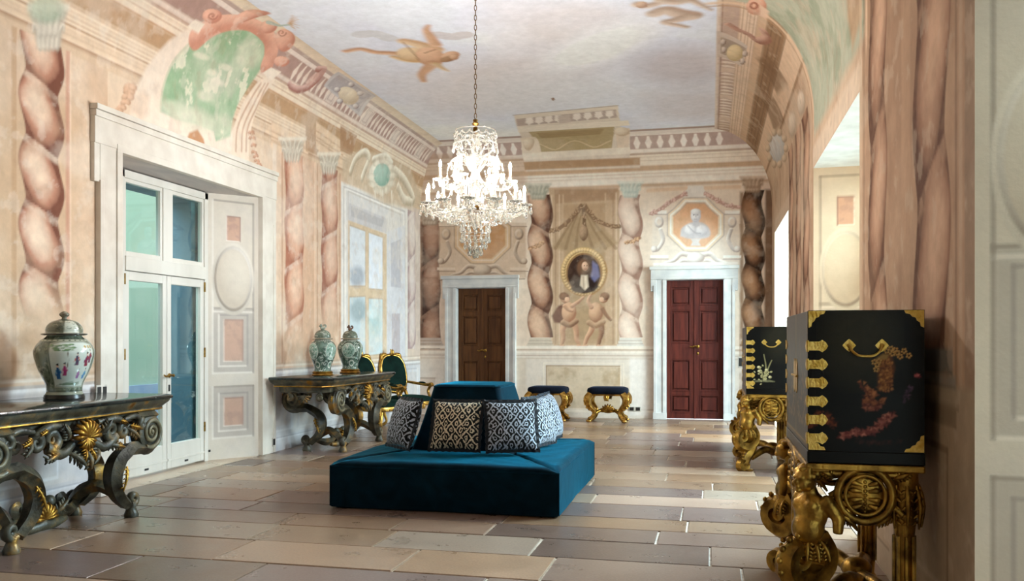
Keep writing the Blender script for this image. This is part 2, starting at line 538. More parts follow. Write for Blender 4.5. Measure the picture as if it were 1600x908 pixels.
def grid_mesh(name, V, faces, cols, mat, parent=None, smooth=False):
    """mesh from numpy arrays: V (n,3), faces (m,4), cols (n,3) linear colours."""
    me = bpy.data.meshes.new(name)
    n = len(V); m = len(faces)
    me.vertices.add(n); me.vertices.foreach_set('co', V.astype(np.float32).ravel())
    me.loops.add(m * 4); me.loops.foreach_set('vertex_index', faces.astype(np.int32).ravel())
    me.polygons.add(m); me.polygons.foreach_set('loop_start', np.arange(0, m * 4, 4, dtype=np.int32))
    try: me.polygons.foreach_set('loop_total', np.full(m, 4, dtype=np.int32))
    except Exception: pass
    if smooth: me.polygons.foreach_set('use_smooth', np.ones(m, dtype=bool))
    else: me.polygons.foreach_set('use_smooth', np.zeros(m, dtype=bool))
    at = me.color_attributes.new('paint', 'FLOAT_COLOR', 'POINT')
    rgba = np.ones((n, 4), dtype=np.float32); rgba[:, :3] = np.clip(cols, 0, 1)
    at.data.foreach_set('color', rgba.ravel())
    me.update(calc_edges=True); me.validate()
    me.materials.append(mat)
    o = bpy.data.objects.new(name, me); COL.objects.link(o)
    if parent: o.parent = parent
    return o
def cut_pieces(V, F, cols, tg, names, base_name, mat, parent=None, smooth=False):
    """one object for the untagged faces, a child for every tagged piece of the painting."""
    ft = tg[F]; t = np.where((ft == ft[:, :1]).all(axis=1), ft[:, 0], ft.min(axis=1))
    root = None
    for k in [0] + [x for x in np.unique(t) if x != 0]:
        f = F[t == k]
        if not len(f): continue
        u, inv = np.unique(f.ravel(), return_inverse=True)
        o = grid_mesh(base_name if k == 0 else names[k], V[u], inv.reshape(-1, 4), cols[u], mat, parent if k == 0 else root, smooth)
        if k == 0: root = o
    return root
# ------------------------------------------------------------------ the room shell, frescoed
def YLp(x): return PX('L', x, HOR)[0]
def YRp(x): return PX('R', x, HOR)[0]
def XBp(x): return PX('B', x, HOR)[0]
DOOR_Y0, DOOR_Y1, DOOR_Z = YLp(183), YLp(404), 3.12     # garden door recess in the left wall
W2_Y0, W2_Y1 = YRp(1343), YRp(1271)                     # right-hand windows
W3_Y0, W3_Y1 = YRp(1232), YRp(1210.5)
W3_Y1 = min(W3_Y1, YB - 0.35)
W1_Y1 = YRp(1523); W1_Y0 = W1_Y1 - 2.7
WIN_Z = 3.16
def bd(x0, x1):   # back door leaves, X range
    return XBp(x0), XBp(x1)
BD = [(bd(714, 791), PX('B', 750, 450)[1]), (bd(1041, 1131), PX('B', 1085, 437)[1])]

def axis(*segs):
    """breakpoints with steps: (from, to, step)..."""
    out = []
    for (p, q, st) in segs:
        n = max(1, int(round((q - p) / st)))
        out += list(np.linspace(p, q, n + 1)[:-1])
    out.append(segs[-1][1])
    return np.array(out)
S = 0.0135
yl = axis((YF, 5.3, 0.4), (5.3, DOOR_Y0, S), (DOOR_Y0, DOOR_Y1, S), (DOOR_Y1, YB, S))
yr = axis((YF, W1_Y0, 0.4), (W1_Y0, W1_Y1, 0.1), (W1_Y1, W2_Y0, S), (W2_Y0, W2_Y1, 0.022), (W2_Y1, W3_Y0, 0.022), (W3_Y0, W3_Y1, 0.022), (W3_Y1, YB, 0.022))
(b0x0, b0x1), b0z = BD[0]; (b1x0, b1x1), b1z = BD[1]
DOORZ = (b0z + b1z) / 2
xb = axis((XL, b0x0, 0.012), (b0x0, b0x1, 0.012), (b0x1, b1x0, 0.012), (b1x0, b1x1, 0.012), (b1x1, XR, 0.012))
zl = axis((-.06, 0, .06), (0, DOOR_Z, S), (DOOR_Z, Z0, S))
zr = axis((-.06, 0, .06), (0, WIN_Z, 0.0155), (WIN_Z, Z0, 0.0155))
zb = axis((-.06, 0, .06), (0, b0z, 0.012), (b0z, b1z, 0.012), (b1z, Z0, 0.012)) if b1z > b0z + 0.01 else axis((0, b0z, 0.012), (b0z, Z0, 0.012))
ph = np.linspace(0, math.pi / 2, 96)

patches = {}
allV = []; allA = {k: [] for k in 'LBRC'}; allB = {k: [] for k in 'LBRC'}
_n = 0
def reg(name, A, B, V, valid, hole=None):
    """A, B: index grids (nb, na); V: (nb, na, 3); valid: dict side -> (a, b) grids."""
    global _n
    nb, na = A.shape
    idx = np.arange(nb * na).reshape(nb, na)
    F = np.stack([idx[:-1, :-1], idx[:-1, 1:], idx[1:, 1:], idx[1:, :-1]], axis=-1).reshape(-1, 4)
    if hole is not None:
        ca = (A[:-1, :-1] + A[1:, 1:]).ravel() / 2; cb = (B[:-1, :-1] + B[1:, 1:]).ravel() / 2
        keep = np.ones(len(F), bool)
        for (h0, h1, hb0, hb1) in hole: keep &= ~((ca > h0) & (ca < h1) & (cb > hb0) & (cb < hb1))
        F = F[keep]
    patches[name] = (slice(_n, _n + nb * na), F)
    allV.append(V.reshape(-1, 3))
    for k in 'LBRC':
        if k in valid:
            allA[k].append(valid[k][0].ravel()); allB[k].append(valid[k][1].ravel())
        else:
            allA[k].append(np.full(nb * na, 1e6)); allB[k].append(np.full(nb * na, 1e6))
    _n += nb * na
def wallpatch(name, side, av, zv, fixed, hole):
    A, B = np.meshgrid(av, zv)
    if side == 'B': V = np.stack([A, np.full_like(A, fixed), B], -1)
    else: V = np.stack([np.full_like(A, fixed), A, B], -1)
    reg(name, A, B, V, {side: (A, B)}, hole)
wallpatch('wall_left', 'L', yl, zl, XL, [(DOOR_Y0, DOOR_Y1, -1, DOOR_Z)])
wallpatch('wall_right', 'R', yr, zr, XR, [(W1_Y0, W1_Y1, -1, WIN_Z), (W2_Y0, W2_Y1, -1, WIN_Z), (W3_Y0, W3_Y1, -1, WIN_Z)])
wallpatch('wall_back', 'B', xb, zb, YB, [(b0x0, b0x1, -1, b0z), (b1x0, b1x1, -1, b1z)])
def covepatch(name, side, av):
    A, P = np.meshgrid(av, ph)
    k = 1 - np.cos(P); Z = Z0 + HC * np.sin(P); Bc = Z0 + KOF[side] * P
    if side == 'B':
        lo = XL + WL * k; hi = XR - WR * k
        X = lo + (A - XL) / (XR - XL) * (hi - lo)
        V = np.stack([X, YB - WB * k, Z], -1); a = X
    else:
        hi = YB - WB * k
        Y = YF + (A - YF) / (YB - YF) * (hi - YF)
        X = XL + WL * k if side == 'L' else XR - WR * k
        V = np.stack([X, Y, Z], -1); a = Y
    reg(name, A, P, V, {side: (a, Bc)})
covepatch('cove_left', 'L', yl); covepatch('cove_right', 'R', yr); covepatch('cove_back', 'B', xb)
cx = axis((XL + WL, XR - WR, 0.024)); cy = axis((YF, 7.5, 0.5), (7.5, YB - WB, 0.024))
A, B = np.meshgrid(cx, cy)
end = {k: Z0 + KOF[k] * math.pi / 2 for k in 'LRB'}
reg('ceiling', A, B, np.stack([A, B, np.full_like(A, ZC)], -1),
    {'C': (A, B), 'L': (B, end['L'] + A - XL - WL), 'R': (B, end['R'] + XR - WR - A), 'B': (A, end['B'] + YB - WB - B)})
SV = np.concatenate(allV)
P = Paint(len(SV), {k: (np.concatenate(allA[k]), np.concatenate(allB[k])) for k in 'LBRC'}, PX)
def cl(side, x, y): return PX(side, x, y)
# ------------------------------------------------------------------ the painting itself
CREAM = (231, 213, 190); PALE = (226, 216, 204); TAN = (214, 180, 146); OCHRE = (196, 152, 108); BROWN = (160, 118, 84)
P.col[:] = C3((226, 206, 182))
# ---- ceiling: a pale painted sky with drifting clouds and one whiter band
i, a, b = P.sel('C', -99, 99, -99, 99)
P.col[i] = C3((223, 227, 243))
n = fbm(a, b, 0.45, 3, 1.0); P.mix(i, sstep(0.45, 0.75, n) * 0.75, C3((242, 242, 248)))
n = fbm(a, b, 0.5, 4, 8.0); P.mix(i, sstep(0.45, 0.85, n) * 0.45, C3((222, 208, 202)))
n = fbm(a, b * 0.7, 0.8, 4, 21.0); P.mix(i, sstep(0.45, 0.85, n) * 0.35, C3((208, 205, 218)))
P.ball('C', (790, 130), 150, 45, (228, 212, 204), soft=0.9, alpha=0.6, rot=0.2)
P.ball('C', (900, 40), 120, 40, (224, 210, 206), soft=0.9, alpha=0.6)
P.ball('C', (1060, 105), 70, 30, (196, 182, 186), soft=0.9, alpha=0.7)
P.ball('C', (1075, 165), 70, 25, (204, 190, 192), soft=0.9, alpha=0.6)
P.ball('C', (930, 75), 90, 26, (242, 242, 246), soft=0.9, alpha=0.9, rot=0.35)  # slanting whiter band, fading out at its edges
P.ball('C', (860, 150), 120, 32, (226, 226, 232), soft=0.9, alpha=0.7)

# ================= left wall
yl0, yl1 = 5.2, YB
i, a, b = P.sel('L', -99, 99, -1, Z0 + 1.2)
P.col[i] = C3((221, 195, 167))
P.mix(i, sstep(6.75, 6.2, a), C3((208, 172, 136)))
P.mix(i, sstep(9.7, 10.2, a) * sstep(12.2, 11.7, a), C3((214, 178, 148)))
P.mix(i, sstep(12.6, 13.2, a), C3((210, 188, 174)))
P.mottle('L', 0.55, 1.6, 4.0, (196, 152, 112), 0.5, 0.8, a1=6.8)
P.mottle('L', 0.45, 1.3, 9.0, (224, 200, 176), 0.45, 0.75)
P.mottle('L', 0.35, 2.6, 14.0, (190, 140, 108), 0.6, 0.85, a0=9.5, a1=12)
def lv(y, x=570): return PX('L', x, y)[1]
# entablature painted along the springing of the vault, all mouldings run with the wall
L_bands = [(118, 150, (190, 168, 160), 0), (150, 156, (186, 158, 146), 0), (156, 163, (226, 208, 198), 0), (163, 197, (178, 142, 130), 1), (197, 203, (226, 206, 192), 0), (203, 207, (196, 160, 138), 0),
           (207, 223, (234, 214, 190), 0), (223, 226, (196, 154, 116), 0), (226, 246, (190, 150, 110), 2), (246, 250, (212, 180, 146), 0), (250, 265, (233, 211, 184), 0),
           (265, 267, (190, 150, 116), 0), (267, 280, (228, 202, 172), 0), (280, 283, (176, 132, 98), 0), (283, 290, (214, 184, 152), 0)]
bal = P.newtag('painted_balustrade')
for (y1, y0, c, kind) in L_bands[1:]:
    P.band('L', lv(y0), lv(y1), c, soft=0.008, tag=bal if kind == 1 else None)
for yy in (211, 216, 254, 258, 262, 271, 275):
    P.band('L', lv(yy) - 0.007, lv(yy) + 0.007, (204, 168, 134), soft=0.006, alpha=0.75)
# balusters between the two rails
bt, bb = lv(164), lv(196)
for k in range(60):
    y0 = 9.9 + k * 0.135
    if y0 > YB - 0.3 or (k % 9 == 8): continue
    mid = (bt + bb) / 2; h = bt - bb
    P.poly('L', [(y0 - 0.014, bt), (y0 + 0.014, bt), (y0 + 0.02, mid + h * .2), (y0 + 0.045, mid - h * .12), (y0 + 0.016, bb), (y0 - 0.016, bb), (y0 - 0.045, mid - h * .12), (y0 - 0.02, mid + h * .2)], (226, 206, 192), soft=0.01, raw=True)
for k in (8, 17, 26, 35):
    y0 = 9.9 + k * 0.135
    P.rect('L', y0 - 0.1, y0 + 0.1, bb, bt, (218, 198, 186)); P.rectline('L', y0 - 0.07, y0 + 0.07, bb + 0.03, bt - 0.03, 0.012, (176, 146, 134))
# shadowed breaks in the cornice over the columns
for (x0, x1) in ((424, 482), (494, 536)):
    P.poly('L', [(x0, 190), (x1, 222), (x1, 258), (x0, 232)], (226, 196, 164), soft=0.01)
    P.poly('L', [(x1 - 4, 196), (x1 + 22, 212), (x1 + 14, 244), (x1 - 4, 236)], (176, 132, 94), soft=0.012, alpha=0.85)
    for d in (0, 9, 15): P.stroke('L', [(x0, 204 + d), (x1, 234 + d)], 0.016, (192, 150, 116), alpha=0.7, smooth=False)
# pedestal with oval boss and the curled dolphin beside it
P.poly('L', [(506, 134), (529, 112), (588, 150), (563, 183)], (196, 186, 184), soft=0.01, tag='painted_pedestal')
P.poly('L', [(511, 134), (530, 117), (581, 150), (561, 176)], (178, 166, 166), soft=0.008)
P.ball('L', (545, 149), 17, 13, (196, 170, 140), (232, 214, 186), rot=-0.5)
for (x, y) in ((527, 140), (531, 158), (556, 166), (563, 146), (549, 132)):
    P.ball('L', (x, y), 5, 4, (150, 130, 128), (222, 212, 206))
P.stroke('L', [(452, 131), (456, 136), (468, 140), (484, 134), (497, 122), (505, 108), (499, 108)], 0.08, (168, 112, 98), w2=0.16, hi=(216, 176, 164), tag='painted_scroll')
P.stroke('L', [(483, 128), (494, 118)], 0.12, (206, 160, 146), alpha=0.8)
# vertical pilaster strips
def vstrip(side, x, w, b0, b1, c, alpha=0.8, ref=HOR):
    a0 = PX(side, x, ref)[0]; P.rect(side, a0 - w / 2, a0 + w / 2, b0, b1, c, alpha=alpha)
for (x, w, c) in ((106, 0.05, (196, 132, 108)), (110, 0.02, (232, 206, 180)), (22, 0.05, (190, 146, 106)), (429, 0.10, (224, 206, 190)), (441, 0.04, (190, 140, 112)), (483, 0.35, (216, 172, 140)), (496, 0.03, (188, 138, 110)), (492, 0.03, (236, 206, 180)), (531, 0.06, (196, 148, 118)), (636, 0.06, (224, 220, 222))):
    vstrip('L', x, w, 1.1, Z0 + 0.12, c, 0.65)
# four twisted columns
def pxcol(side, x, hwpx, ytop, ybot, npitch, dark, mid, light, veil, ref=400, **k):
    a0 = PX(side, x, ref)[0]; hw = abs(PX(side, x + hwpx, ref)[0] - PX(side, x - hwpx, ref)[0]) / 2
    b0 = PX(side, x, ybot)[1]; b1 = PX(side, x, ytop)[1]
    P.column(side, a0, hw, b0, b1, (b1 - b0) / npitch, dark, mid, light, veil, name='twisted_column', **k)
pxcol('L', 66, 33, 62, 505, 4.4, (124, 72, 52), (190, 130, 102), (238, 208, 180), (226, 200, 176), fade=0.35, phase=0.2)
pxcol('L', 460, 15, 238, 540, 3.4, (170, 104, 78), (208, 150, 120), (234, 196, 168), (228, 206, 190), fade=0.5, lean=-1, phase=0.5)
pxcol('L', 515, 13, 262, 520, 3.1, (162, 104, 84), (204, 152, 126), (228, 192, 168), (226, 206, 192), fade=0.5, lean=-1, phase=0.1)
pxcol('L', 643, 6.5, 330, 545, 3.0, (170, 140, 140), (202, 178, 172), (222, 206, 200), (226, 214, 208), lean=-1)
# leafy capitals
for (x, y, w, h) in ((76, 40, 30, 34), (457, 232, 20, 18), (514, 254, 17, 16)):
    P.capital('L', x, y, w, h, (184, 172, 154), (232, 222, 206))
P.ball('L', (74, 14), 28, 22, (150, 170, 144), (186, 198, 172), soft=0.5, alpha=0.75)
# green shell niche with its coral scrolled rim, above the garden door
g = lambda L_: [(200 + .3193 * x, .3193 * y) for (x, y) in L_]
P.poly('L', g([(0, 600), (30, 470), (90, 330), (200, 200), (300, 140), (360, 175), (250, 290), (185, 420), (160, 560), (170, 640), (90, 600)]), (232, 212, 192), soft=0.02)
P.poly('L', g([(20, 470), (80, 440), (105, 480), (100, 560), (60, 580), (20, 550)]), (222, 196, 172), soft=0.03)
P.poly('L', g([(160, 480), (300, 560), (450, 640), (520, 640), (520, 760), (440, 740), (300, 690), (150, 620)]), (232, 214, 196), soft=0.02)
gt = P.newtag('green_shell_niche')
GREEN = curve2([(160, 545), (163, 480), (180, 400), (220, 305), (290, 225), (360, 172), (450, 147), (560, 140), (640, 170), (682, 225), (676, 290), (640, 352), (590, 425), (540, 505), (512, 585), (500, 665)], 3)
GREEN += [(430, 690), (420, 640), (300, 600), (230, 580)]
P.poly('L', g(GREEN), (158, 186, 148), soft=0.02, tag=gt)
ii = np.nonzero(P.tg == gt)[0]; ga, gb = P.co['L'][0][ii], P.co['L'][1][ii]
P.mix(ii, sstep(0.45, 0.75, fbm(ga, gb, 2.4, 5, 3.0)) * 0.6, C3((190, 200, 170)))
P.mix(ii, sstep(0.5, 0.72, fbm(ga, gb, 3.4, 5, 12.0)) * 0.55, C3((128, 168, 124)))
P.mix(ii, sstep(0.63, 0.70, fbm(ga, gb, 6.0, 5, 31.0)) * 0.8, C3((226, 220, 196)))
for (x, y, rx, ry, al) in ((360, 275, 40, 16, .8), (410, 355, 22, 16, .8), (480, 330, 34, 16, .7), (430, 400, 50, 16, .6), (600, 260, 60, 70, .55), (380, 470, 40, 26, .7), (330, 600, 90, 60, .7), (240, 540, 90, 40, .55), (450, 620, 60, 60, .5)):
    P.ball('L', (200 + .3193 * x, .3193 * y), rx * .3193, ry * .3193, (218, 214, 190), soft=0.6, alpha=al, rot=-.3)
P.stroke('L', g([(160, 545), (163, 480), (180, 400), (220, 305), (290, 225), (360, 172)]), 0.03, (206, 200, 172), alpha=.8)
P.poly('L', g([(285, 690), (300, 650), (340, 635), (370, 680), (380, 735), (330, 712)]), (196, 140, 96), soft=0.015)
RA = g([(505, 770), (512, 640), (560, 510), (640, 395), (690, 372), (720, 392), (660, 470), (612, 590), (592, 700), (590, 800)])
P.poly('L', RA, (235, 214, 192), soft=0.012)
for dd in (0, 28, 50): P.stroke('L', g([(528 + dd, 740), (535 + dd, 630), (585 + dd, 515), (650 + dd * .7, 410)]), 0.03, (200, 156, 122), alpha=.75)
P.stroke('L', g([(335, 185), (420, 128), (520, 108), (620, 125), (695, 190), (700, 260), (680, 320)]), 0.24, (205, 138, 112), hi=(232, 176, 150), tag='coral_scroll_rim')
for (x, y, rx, ry) in ((412, 78, 48, 36), (600, 70, 92, 24), (770, 190, 48, 52), (752, 300, 38, 26), (690, 130, 40, 30)):
    P.ball('L', (200 + .3193 * x, .3193 * y), rx * .3193, ry * .3193, (200, 130, 106), (236, 182, 156), rot=0.2 if x == 600 else 0)
P.stroke('L', g(spiral2 := [(412 + 26 * math.cos(t) * (1 - t / 9), 78 + 20 * math.sin(t) * (1 - t / 9)) for t in np.linspace(0, 8, 24)]), 0.022, (178, 106, 84), alpha=.8, smooth=False)
P.stroke('L', g([(752 + 22 * math.cos(t) * (1 - t / 9), 160 + 20 * math.sin(t) * (1 - t / 9)) for t in np.linspace(0, 8, 24)]), 0.022, (178, 106, 84), alpha=.8, smooth=False)
P.stroke('L', g([(690, 110), (740, 125), (800, 120)]), 0.10, (176, 190, 178), w2=0.03, alpha=.9)
for t in np.linspace(-.9, 1.2, 7): P.stroke('L', g([(790, 115), (790 + 50 * math.cos(t), 115 - 45 * math.sin(t))]), 0.03, (206, 164, 124), w2=0.01, alpha=.8)
P.poly('L', g([(290, 130), (330, 95), (375, 118), (345, 165)]), (238, 222, 204), soft=0.01)
P.poly('L', g([(655, 360), (700, 330), (750, 352), (705, 392)]), (238, 222, 204), soft=0.01)
# brown leaf drops hanging on either side
def leaf_drop(pts, w0, w1, n, d, h, seed):
    rr = random.Random(seed); pp = curve2(pts, 10); k1 = P.newtag('painted_leaf_drop')
    for k in range(n):
        t = k / (n - 1); x, y = pp[int(t * (len(pp) - 1))]; w = w0 + (w1 - w0) * t
        for q in (-1, 1):
            P.ball('L', (x + q * w * .5 + rr.uniform(-1, 1), y + rr.uniform(-1, 1)), w * .62, w * .8, d, h, rot=q * .7, soft=.35, alpha=.85, tag=k1)
leaf_drop([(204, 136), (197, 158), (183, 176), (177, 192)], 9, 4, 9, (180, 130, 96), (222, 180, 146), 3)
leaf_drop([(393, 208), (399, 244), (407, 262), (411, 278)], 4.5, 2.5, 12, (176, 112, 80), (212, 156, 122), 4)
# painted sham window further along the wall
P.poly('L', [(533, 283), (637, 326), (637, 620), (533, 640)], (224, 217, 212), soft=0.012)
P.poly('L', [(540, 300), (630, 336), (630, 610), (540, 625)], (214, 208, 206), soft=0.01)
for (dx, c) in ((0, (186, 176, 172)), (3, (238, 232, 228)), (7, (196, 186, 180))):
    P.stroke('L', [(537 + dx, 640), (537 + dx, 292 + dx), (633 - dx, 331 + dx * .6), (633 - dx, 620)], 0.03, c, alpha=.8, smooth=False)
P.poly('L', [(545, 317), (606, 342), (603, 364), (545, 346)], (200, 194, 196), soft=0.01)
P.poly('L', [(549, 322), (600, 344), (597, 355), (549, 338)], (186, 180, 182), soft=0.01)
P.poly('L', [(605, 362), (633, 352), (633, 605), (605, 600)], (210, 208, 214), soft=0.01)
P.poly('L', [(611, 380), (626, 374), (626, 450), (611, 448)], (190, 186, 194), soft=0.01); P.poly('L', [(612, 490), (625, 490), (625, 560), (612, 556)], (190, 180, 186), soft=0.01)
wt = P.newtag('painted_window')
P.poly('L', [(544, 344), (604, 366), (604, 590), (544, 596)], (212, 186, 154), soft=0.008, tag=wt)
PN = [[(546, 352), (571, 361), (571, 447), (546, 447)], [(576, 363), (598, 371), (598, 453), (576, 451)], [(546, 464), (571, 463), (571, 560), (546, 566)], [(576, 466), (598, 467), (598, 553), (576, 556)]]
for k, pn in enumerate(PN):
    P.poly('L', pn, ((212, 215, 222), (220, 224, 234), (192, 206, 214), (196, 212, 218))[k], soft=0.008)
P.ball('L', (558, 432), 12, 16, (158, 164, 176), soft=0.6, alpha=.8); P.ball('L', (560, 485), 12, 18, (150, 166, 172), soft=0.6, alpha=.8)
P.ball('L', (585, 505), 10, 22, (166, 196, 196), soft=0.6, alpha=.7); P.ball('L', (582, 490), 8, 8, (214, 226, 228), soft=0.5, alpha=.7)
for pn in PN:
    P.stroke('L', pn + [pn[0]], 0.02, (186, 156, 124), alpha=.7, smooth=False)
# cartouche over the sham window
P.poly('L', [(536, 248), (560, 236), (600, 240), (640, 262), (664, 318), (640, 326), (600, 318), (560, 292), (536, 284)], (206, 180, 150), soft=0.03, alpha=.9)
P.stroke('L', [(548, 268), (556, 248), (570, 238), (576, 250), (566, 278)], 0.12, (188, 166, 138), hi=(238, 226, 206))
P.stroke('L', [(616, 266), (632, 282), (646, 312), (632, 312), (622, 292)], 0.14, (188, 166, 138), hi=(238, 226, 206))
P.stroke('L', [(583, 249), (602, 244), (612, 256)], 0.10, (196, 176, 150), hi=(240, 230, 214))
P.ball('L', (597, 275), 20, 26, (206, 192, 168), (240, 230, 212), alpha=.95)
P.ball('L', (597, 273), 13, 18, (138, 172, 154), (178, 202, 186), tag='painted_cartouche')
for k in range(12):
    t = k / 12 * 6.283; P.ball('L', (597 + 18 * math.cos(t), 275 + 25 * math.sin(t)), 7, 5, (198, 182, 156), (244, 234, 218), alpha=.45, rot=t)
for (x, y) in ((586, 312), (598, 318), (612, 322)): P.stroke('L', [(x, 300), (x + 1, y)], 0.05, (228, 216, 200), w2=0.01)
# dado of the left wall
dz = 1.02
P.band('L', -0.1, dz, (208, 206, 210), soft=0.02)
i, a, b = P.sel('L', -99, 99, -1, dz)
P.mix(i, sstep(6.6, 5.9, a) * 0.35, C3((176, 150, 126)))
P.mottle('L', 0.4, 2.2, 41.0, (190, 186, 192), 0.45, 0.75, b1=dz)
for (zz, w, c) in ((dz, 0.03, (178, 164, 156)), (dz - 0.03, 0.03, (230, 224, 222)), (dz - 0.07, 0.02, (180, 170, 168)), (dz + 0.05, 0.025, (228, 214, 200)), (dz + 0.08, 0.012, (184, 158, 136)), (0.16, 0.015, (176, 174, 182)), (0.145, 0.015, (226, 224, 228))):
    P.band('L', zz - w / 2, zz + w / 2, c, soft=0.006, alpha=.85)
for (y0, y1) in ((5.5, 6.2), (9.75, 10.35), (10.5, 11.0), (11.2, 12.0), (12.2, 13.4), (13.6, 14.4), (14.55, 15.3)):
    P.rectline('L', y0, y1, 0.24, dz - 0.14, 0.018, (178, 176, 184), .9, (228, 226, 230)); P.rect('L', y0 + .06, y1 - .06, 0.31, dz - 0.21, (200, 188, 184), alpha=.5)
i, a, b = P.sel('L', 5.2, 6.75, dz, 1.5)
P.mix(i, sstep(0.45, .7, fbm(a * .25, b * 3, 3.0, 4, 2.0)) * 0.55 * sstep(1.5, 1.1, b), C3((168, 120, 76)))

# ================= back wall
i, a, b = P.sel('B', -99, 99, -1, end['B'])
P.col[i] = C3((226, 205, 184))
P.mix(i, sstep(-3.0, -4.6, a) * 0.6, C3((206, 178, 154)))
P.mottle('B', 0.4, 1.5, 5.0, (208, 178, 152), 0.5, 0.8); P.mottle('B', 0.35, 2.2, 15.0, (236, 220, 204), 0.5, 0.8)
def bv(y, x=985): return PX('B', x, y)[1]
# entablature and balustrade
Bb = [(203, 206, (176, 150, 140)), (206, 213, (232, 220, 212)), (213, 234, (188, 160, 150)), (234, 240, (236, 226, 216)), (240, 243, (192, 164, 142)), (243, 260, (238, 224, 206)), (260, 268, (206, 170, 134)), (268, 288, (240, 228, 214)), (288, 293, (204, 172, 142))]
bal2 = P.newtag('painted_balustrade')
for (y1, y0, c) in Bb: P.band('B', bv(y0), bv(y1), c, soft=0.008, tag=bal2 if y1 == 213 else None)
for yy in (247, 252, 272, 278): P.band('B', bv(yy) - .006, bv(yy) + .006, (206, 180, 154), soft=.006, alpha=.7)
bt, bb = bv(214), bv(233)
for k in range(26):
    x0 = -4.85 + k * 0.2
    if x0 > 0.3: break
    if -3.05 < x0 < -1.45: continue
    mid = (bt + bb) / 2; h = bt - bb
    P.poly('B', [(x0 - 0.02, bt), (x0 + 0.02, bt), (x0 + 0.03, mid + h * .2), (x0 + 0.06, mid - h * .12), (x0 + 0.024, bb), (x0 - 0.024, bb), (x0 - 0.06, mid - h * .12), (x0 - 0.03, mid + h * .2)], (240, 228, 220), soft=0.01, raw=True)
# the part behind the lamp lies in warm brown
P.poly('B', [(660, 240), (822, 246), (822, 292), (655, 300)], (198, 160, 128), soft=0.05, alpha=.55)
# projecting centre of the balustrade
P.poly('B', [(803, 180), (965, 164), (970, 200), (984, 206), (984, 250), (1000, 258), (1000, 262), (822, 268), (816, 240), (808, 200)], (226, 212, 196), soft=0.008, tag='painted_balcony')
P.stroke('B', [(802, 180), (966, 165)], 0.03, (166, 146, 136), smooth=False)
P.poly('B', [(806, 186), (962, 171), (964, 184), (808, 197)], (190, 168, 156), soft=0.008)
for k in range(4):
    for x0 in (822 + k * 15, 896 + k * 17):
        yy = 193 - (x0 - 806) * .09
        P.poly('B', [(x0, yy - 7), (x0 + 10, yy - 8), (x0 + 12, yy), (x0 + 7, yy + 2), (x0 + 5, yy + 5), (x0 + 3, yy + 2), (x0 - 1, yy + 1)], (238, 226, 216), soft=0.008)
P.poly('B', [(872, 181), (890, 179), (892, 191), (873, 193)], (206, 188, 176), soft=.008)
P.poly('B', [(808, 199), (982, 188), (984, 196), (810, 207)], (236, 224, 208), soft=.008)
P.poly('B', [(826, 206), (960, 198), (956, 232), (836, 238)], (186, 164, 120), soft=.01)
P.poly('B', [(838, 208), (944, 201), (938, 210), (846, 216)], (170, 144, 100), soft=.012)
P.stroke('B', [(840, 224), (868, 234), (897, 220), (928, 230), (954, 220)], 0.03, (214, 192, 150))
P.poly('B', [(812, 216), (836, 214), (846, 240), (816, 244)], (232, 216, 196), soft=.01); P.poly('B', [(960, 203), (984, 200), (982, 232), (964, 236)], (228, 208, 186), soft=.01)
P.ball('B', (972, 206), 12, 7, (206, 180, 150), (240, 226, 206)); P.ball('B', (826, 222), 9, 8, (206, 180, 150), (240, 226, 206))
P.poly('B', [(816, 240), (984, 230), (986, 240), (818, 250)], (238, 226, 210), soft=.008)
P.poly('B', [(818, 253), (1000, 246), (1000, 258), (820, 266)], (188, 150, 112), soft=.012)
# niche with portrait: pilaster strips, drape, garlands
nt_ = P.newtag('painted_niche')
P.poly('B', [(858, 296), (968, 296), (968, 540), (858, 540)], (196, 164, 130), soft=.012, tag=nt_)
P.poly('B', [(866, 296), (966, 294), (964, 312), (868, 318)], (172, 134, 100), soft=.012, alpha=.8)
for (x, w, c) in ((862, .03, (224, 198, 168)), (868, .03, (172, 136, 104)), (874, .02, (220, 194, 164)), (958, .03, (172, 136, 104)), (963, .03, (224, 198, 168)), (946, .03, (206, 176, 144)), (880, .03, (206, 176, 144))):
    vstrip('B', x, w, bv(538), bv(300), c, .7)
P.poly('B', [(880, 320), (946, 318), (946, 536), (882, 538)], (186, 152, 116), soft=.02)
P.poly('B', [(910, 320), (888, 352), (862, 388), (884, 392), (886, 470), (880, 530), (944, 530), (940, 420), (946, 390), (966, 380), (936, 350), (914, 320)], (176, 146, 108), soft=.03, alpha=.9)
for (x0, x1) in ((908, 868), (906, 884), (912, 946), (914, 962), (910, 900), (911, 926)):
    P.stroke('B', [(x0, 326), ((x0 + x1) / 2 - 2, 358), (x1, 388)], 0.02, (146, 114, 80), w2=.06, alpha=.55)
def garland(side, pts, w, d, h, seed, nlf=36):
    rr = random.Random(seed)
    pp = curve2([p for p in pts], 12)
    P.stroke(side, pts, w, d, alpha=.85)
    for k in range(nlf):
        x, y = pp[int(rr.random() * (len(pp) - 1))]
        P.ball(side, (x + rr.uniform(-2.4, 2.4), y + rr.uniform(-2.4, 2.4)), rr.uniform(1.6, 3.2), rr.uniform(1.4, 2.4), d, h, rot=rr.uniform(-1.5, 1.5), alpha=.9, soft=.3)
garland('B', [(857, 360), (872, 358), (892, 342), (908, 322)], 0.07, (128, 94, 66), (186, 150, 114), 1)
garland('B', [(914, 322), (930, 342), (950, 352), (968, 354)], 0.07, (128, 94, 66), (186, 150, 114), 2)
garland('B', [(911, 324), (913, 340), (912, 358), (912, 374)], 0.06, (112, 82, 56), (196, 160, 124), 3, 26)
P.ball('B', (912, 364), 7, 12, (118, 86, 60), (190, 154, 120), alpha=.8)
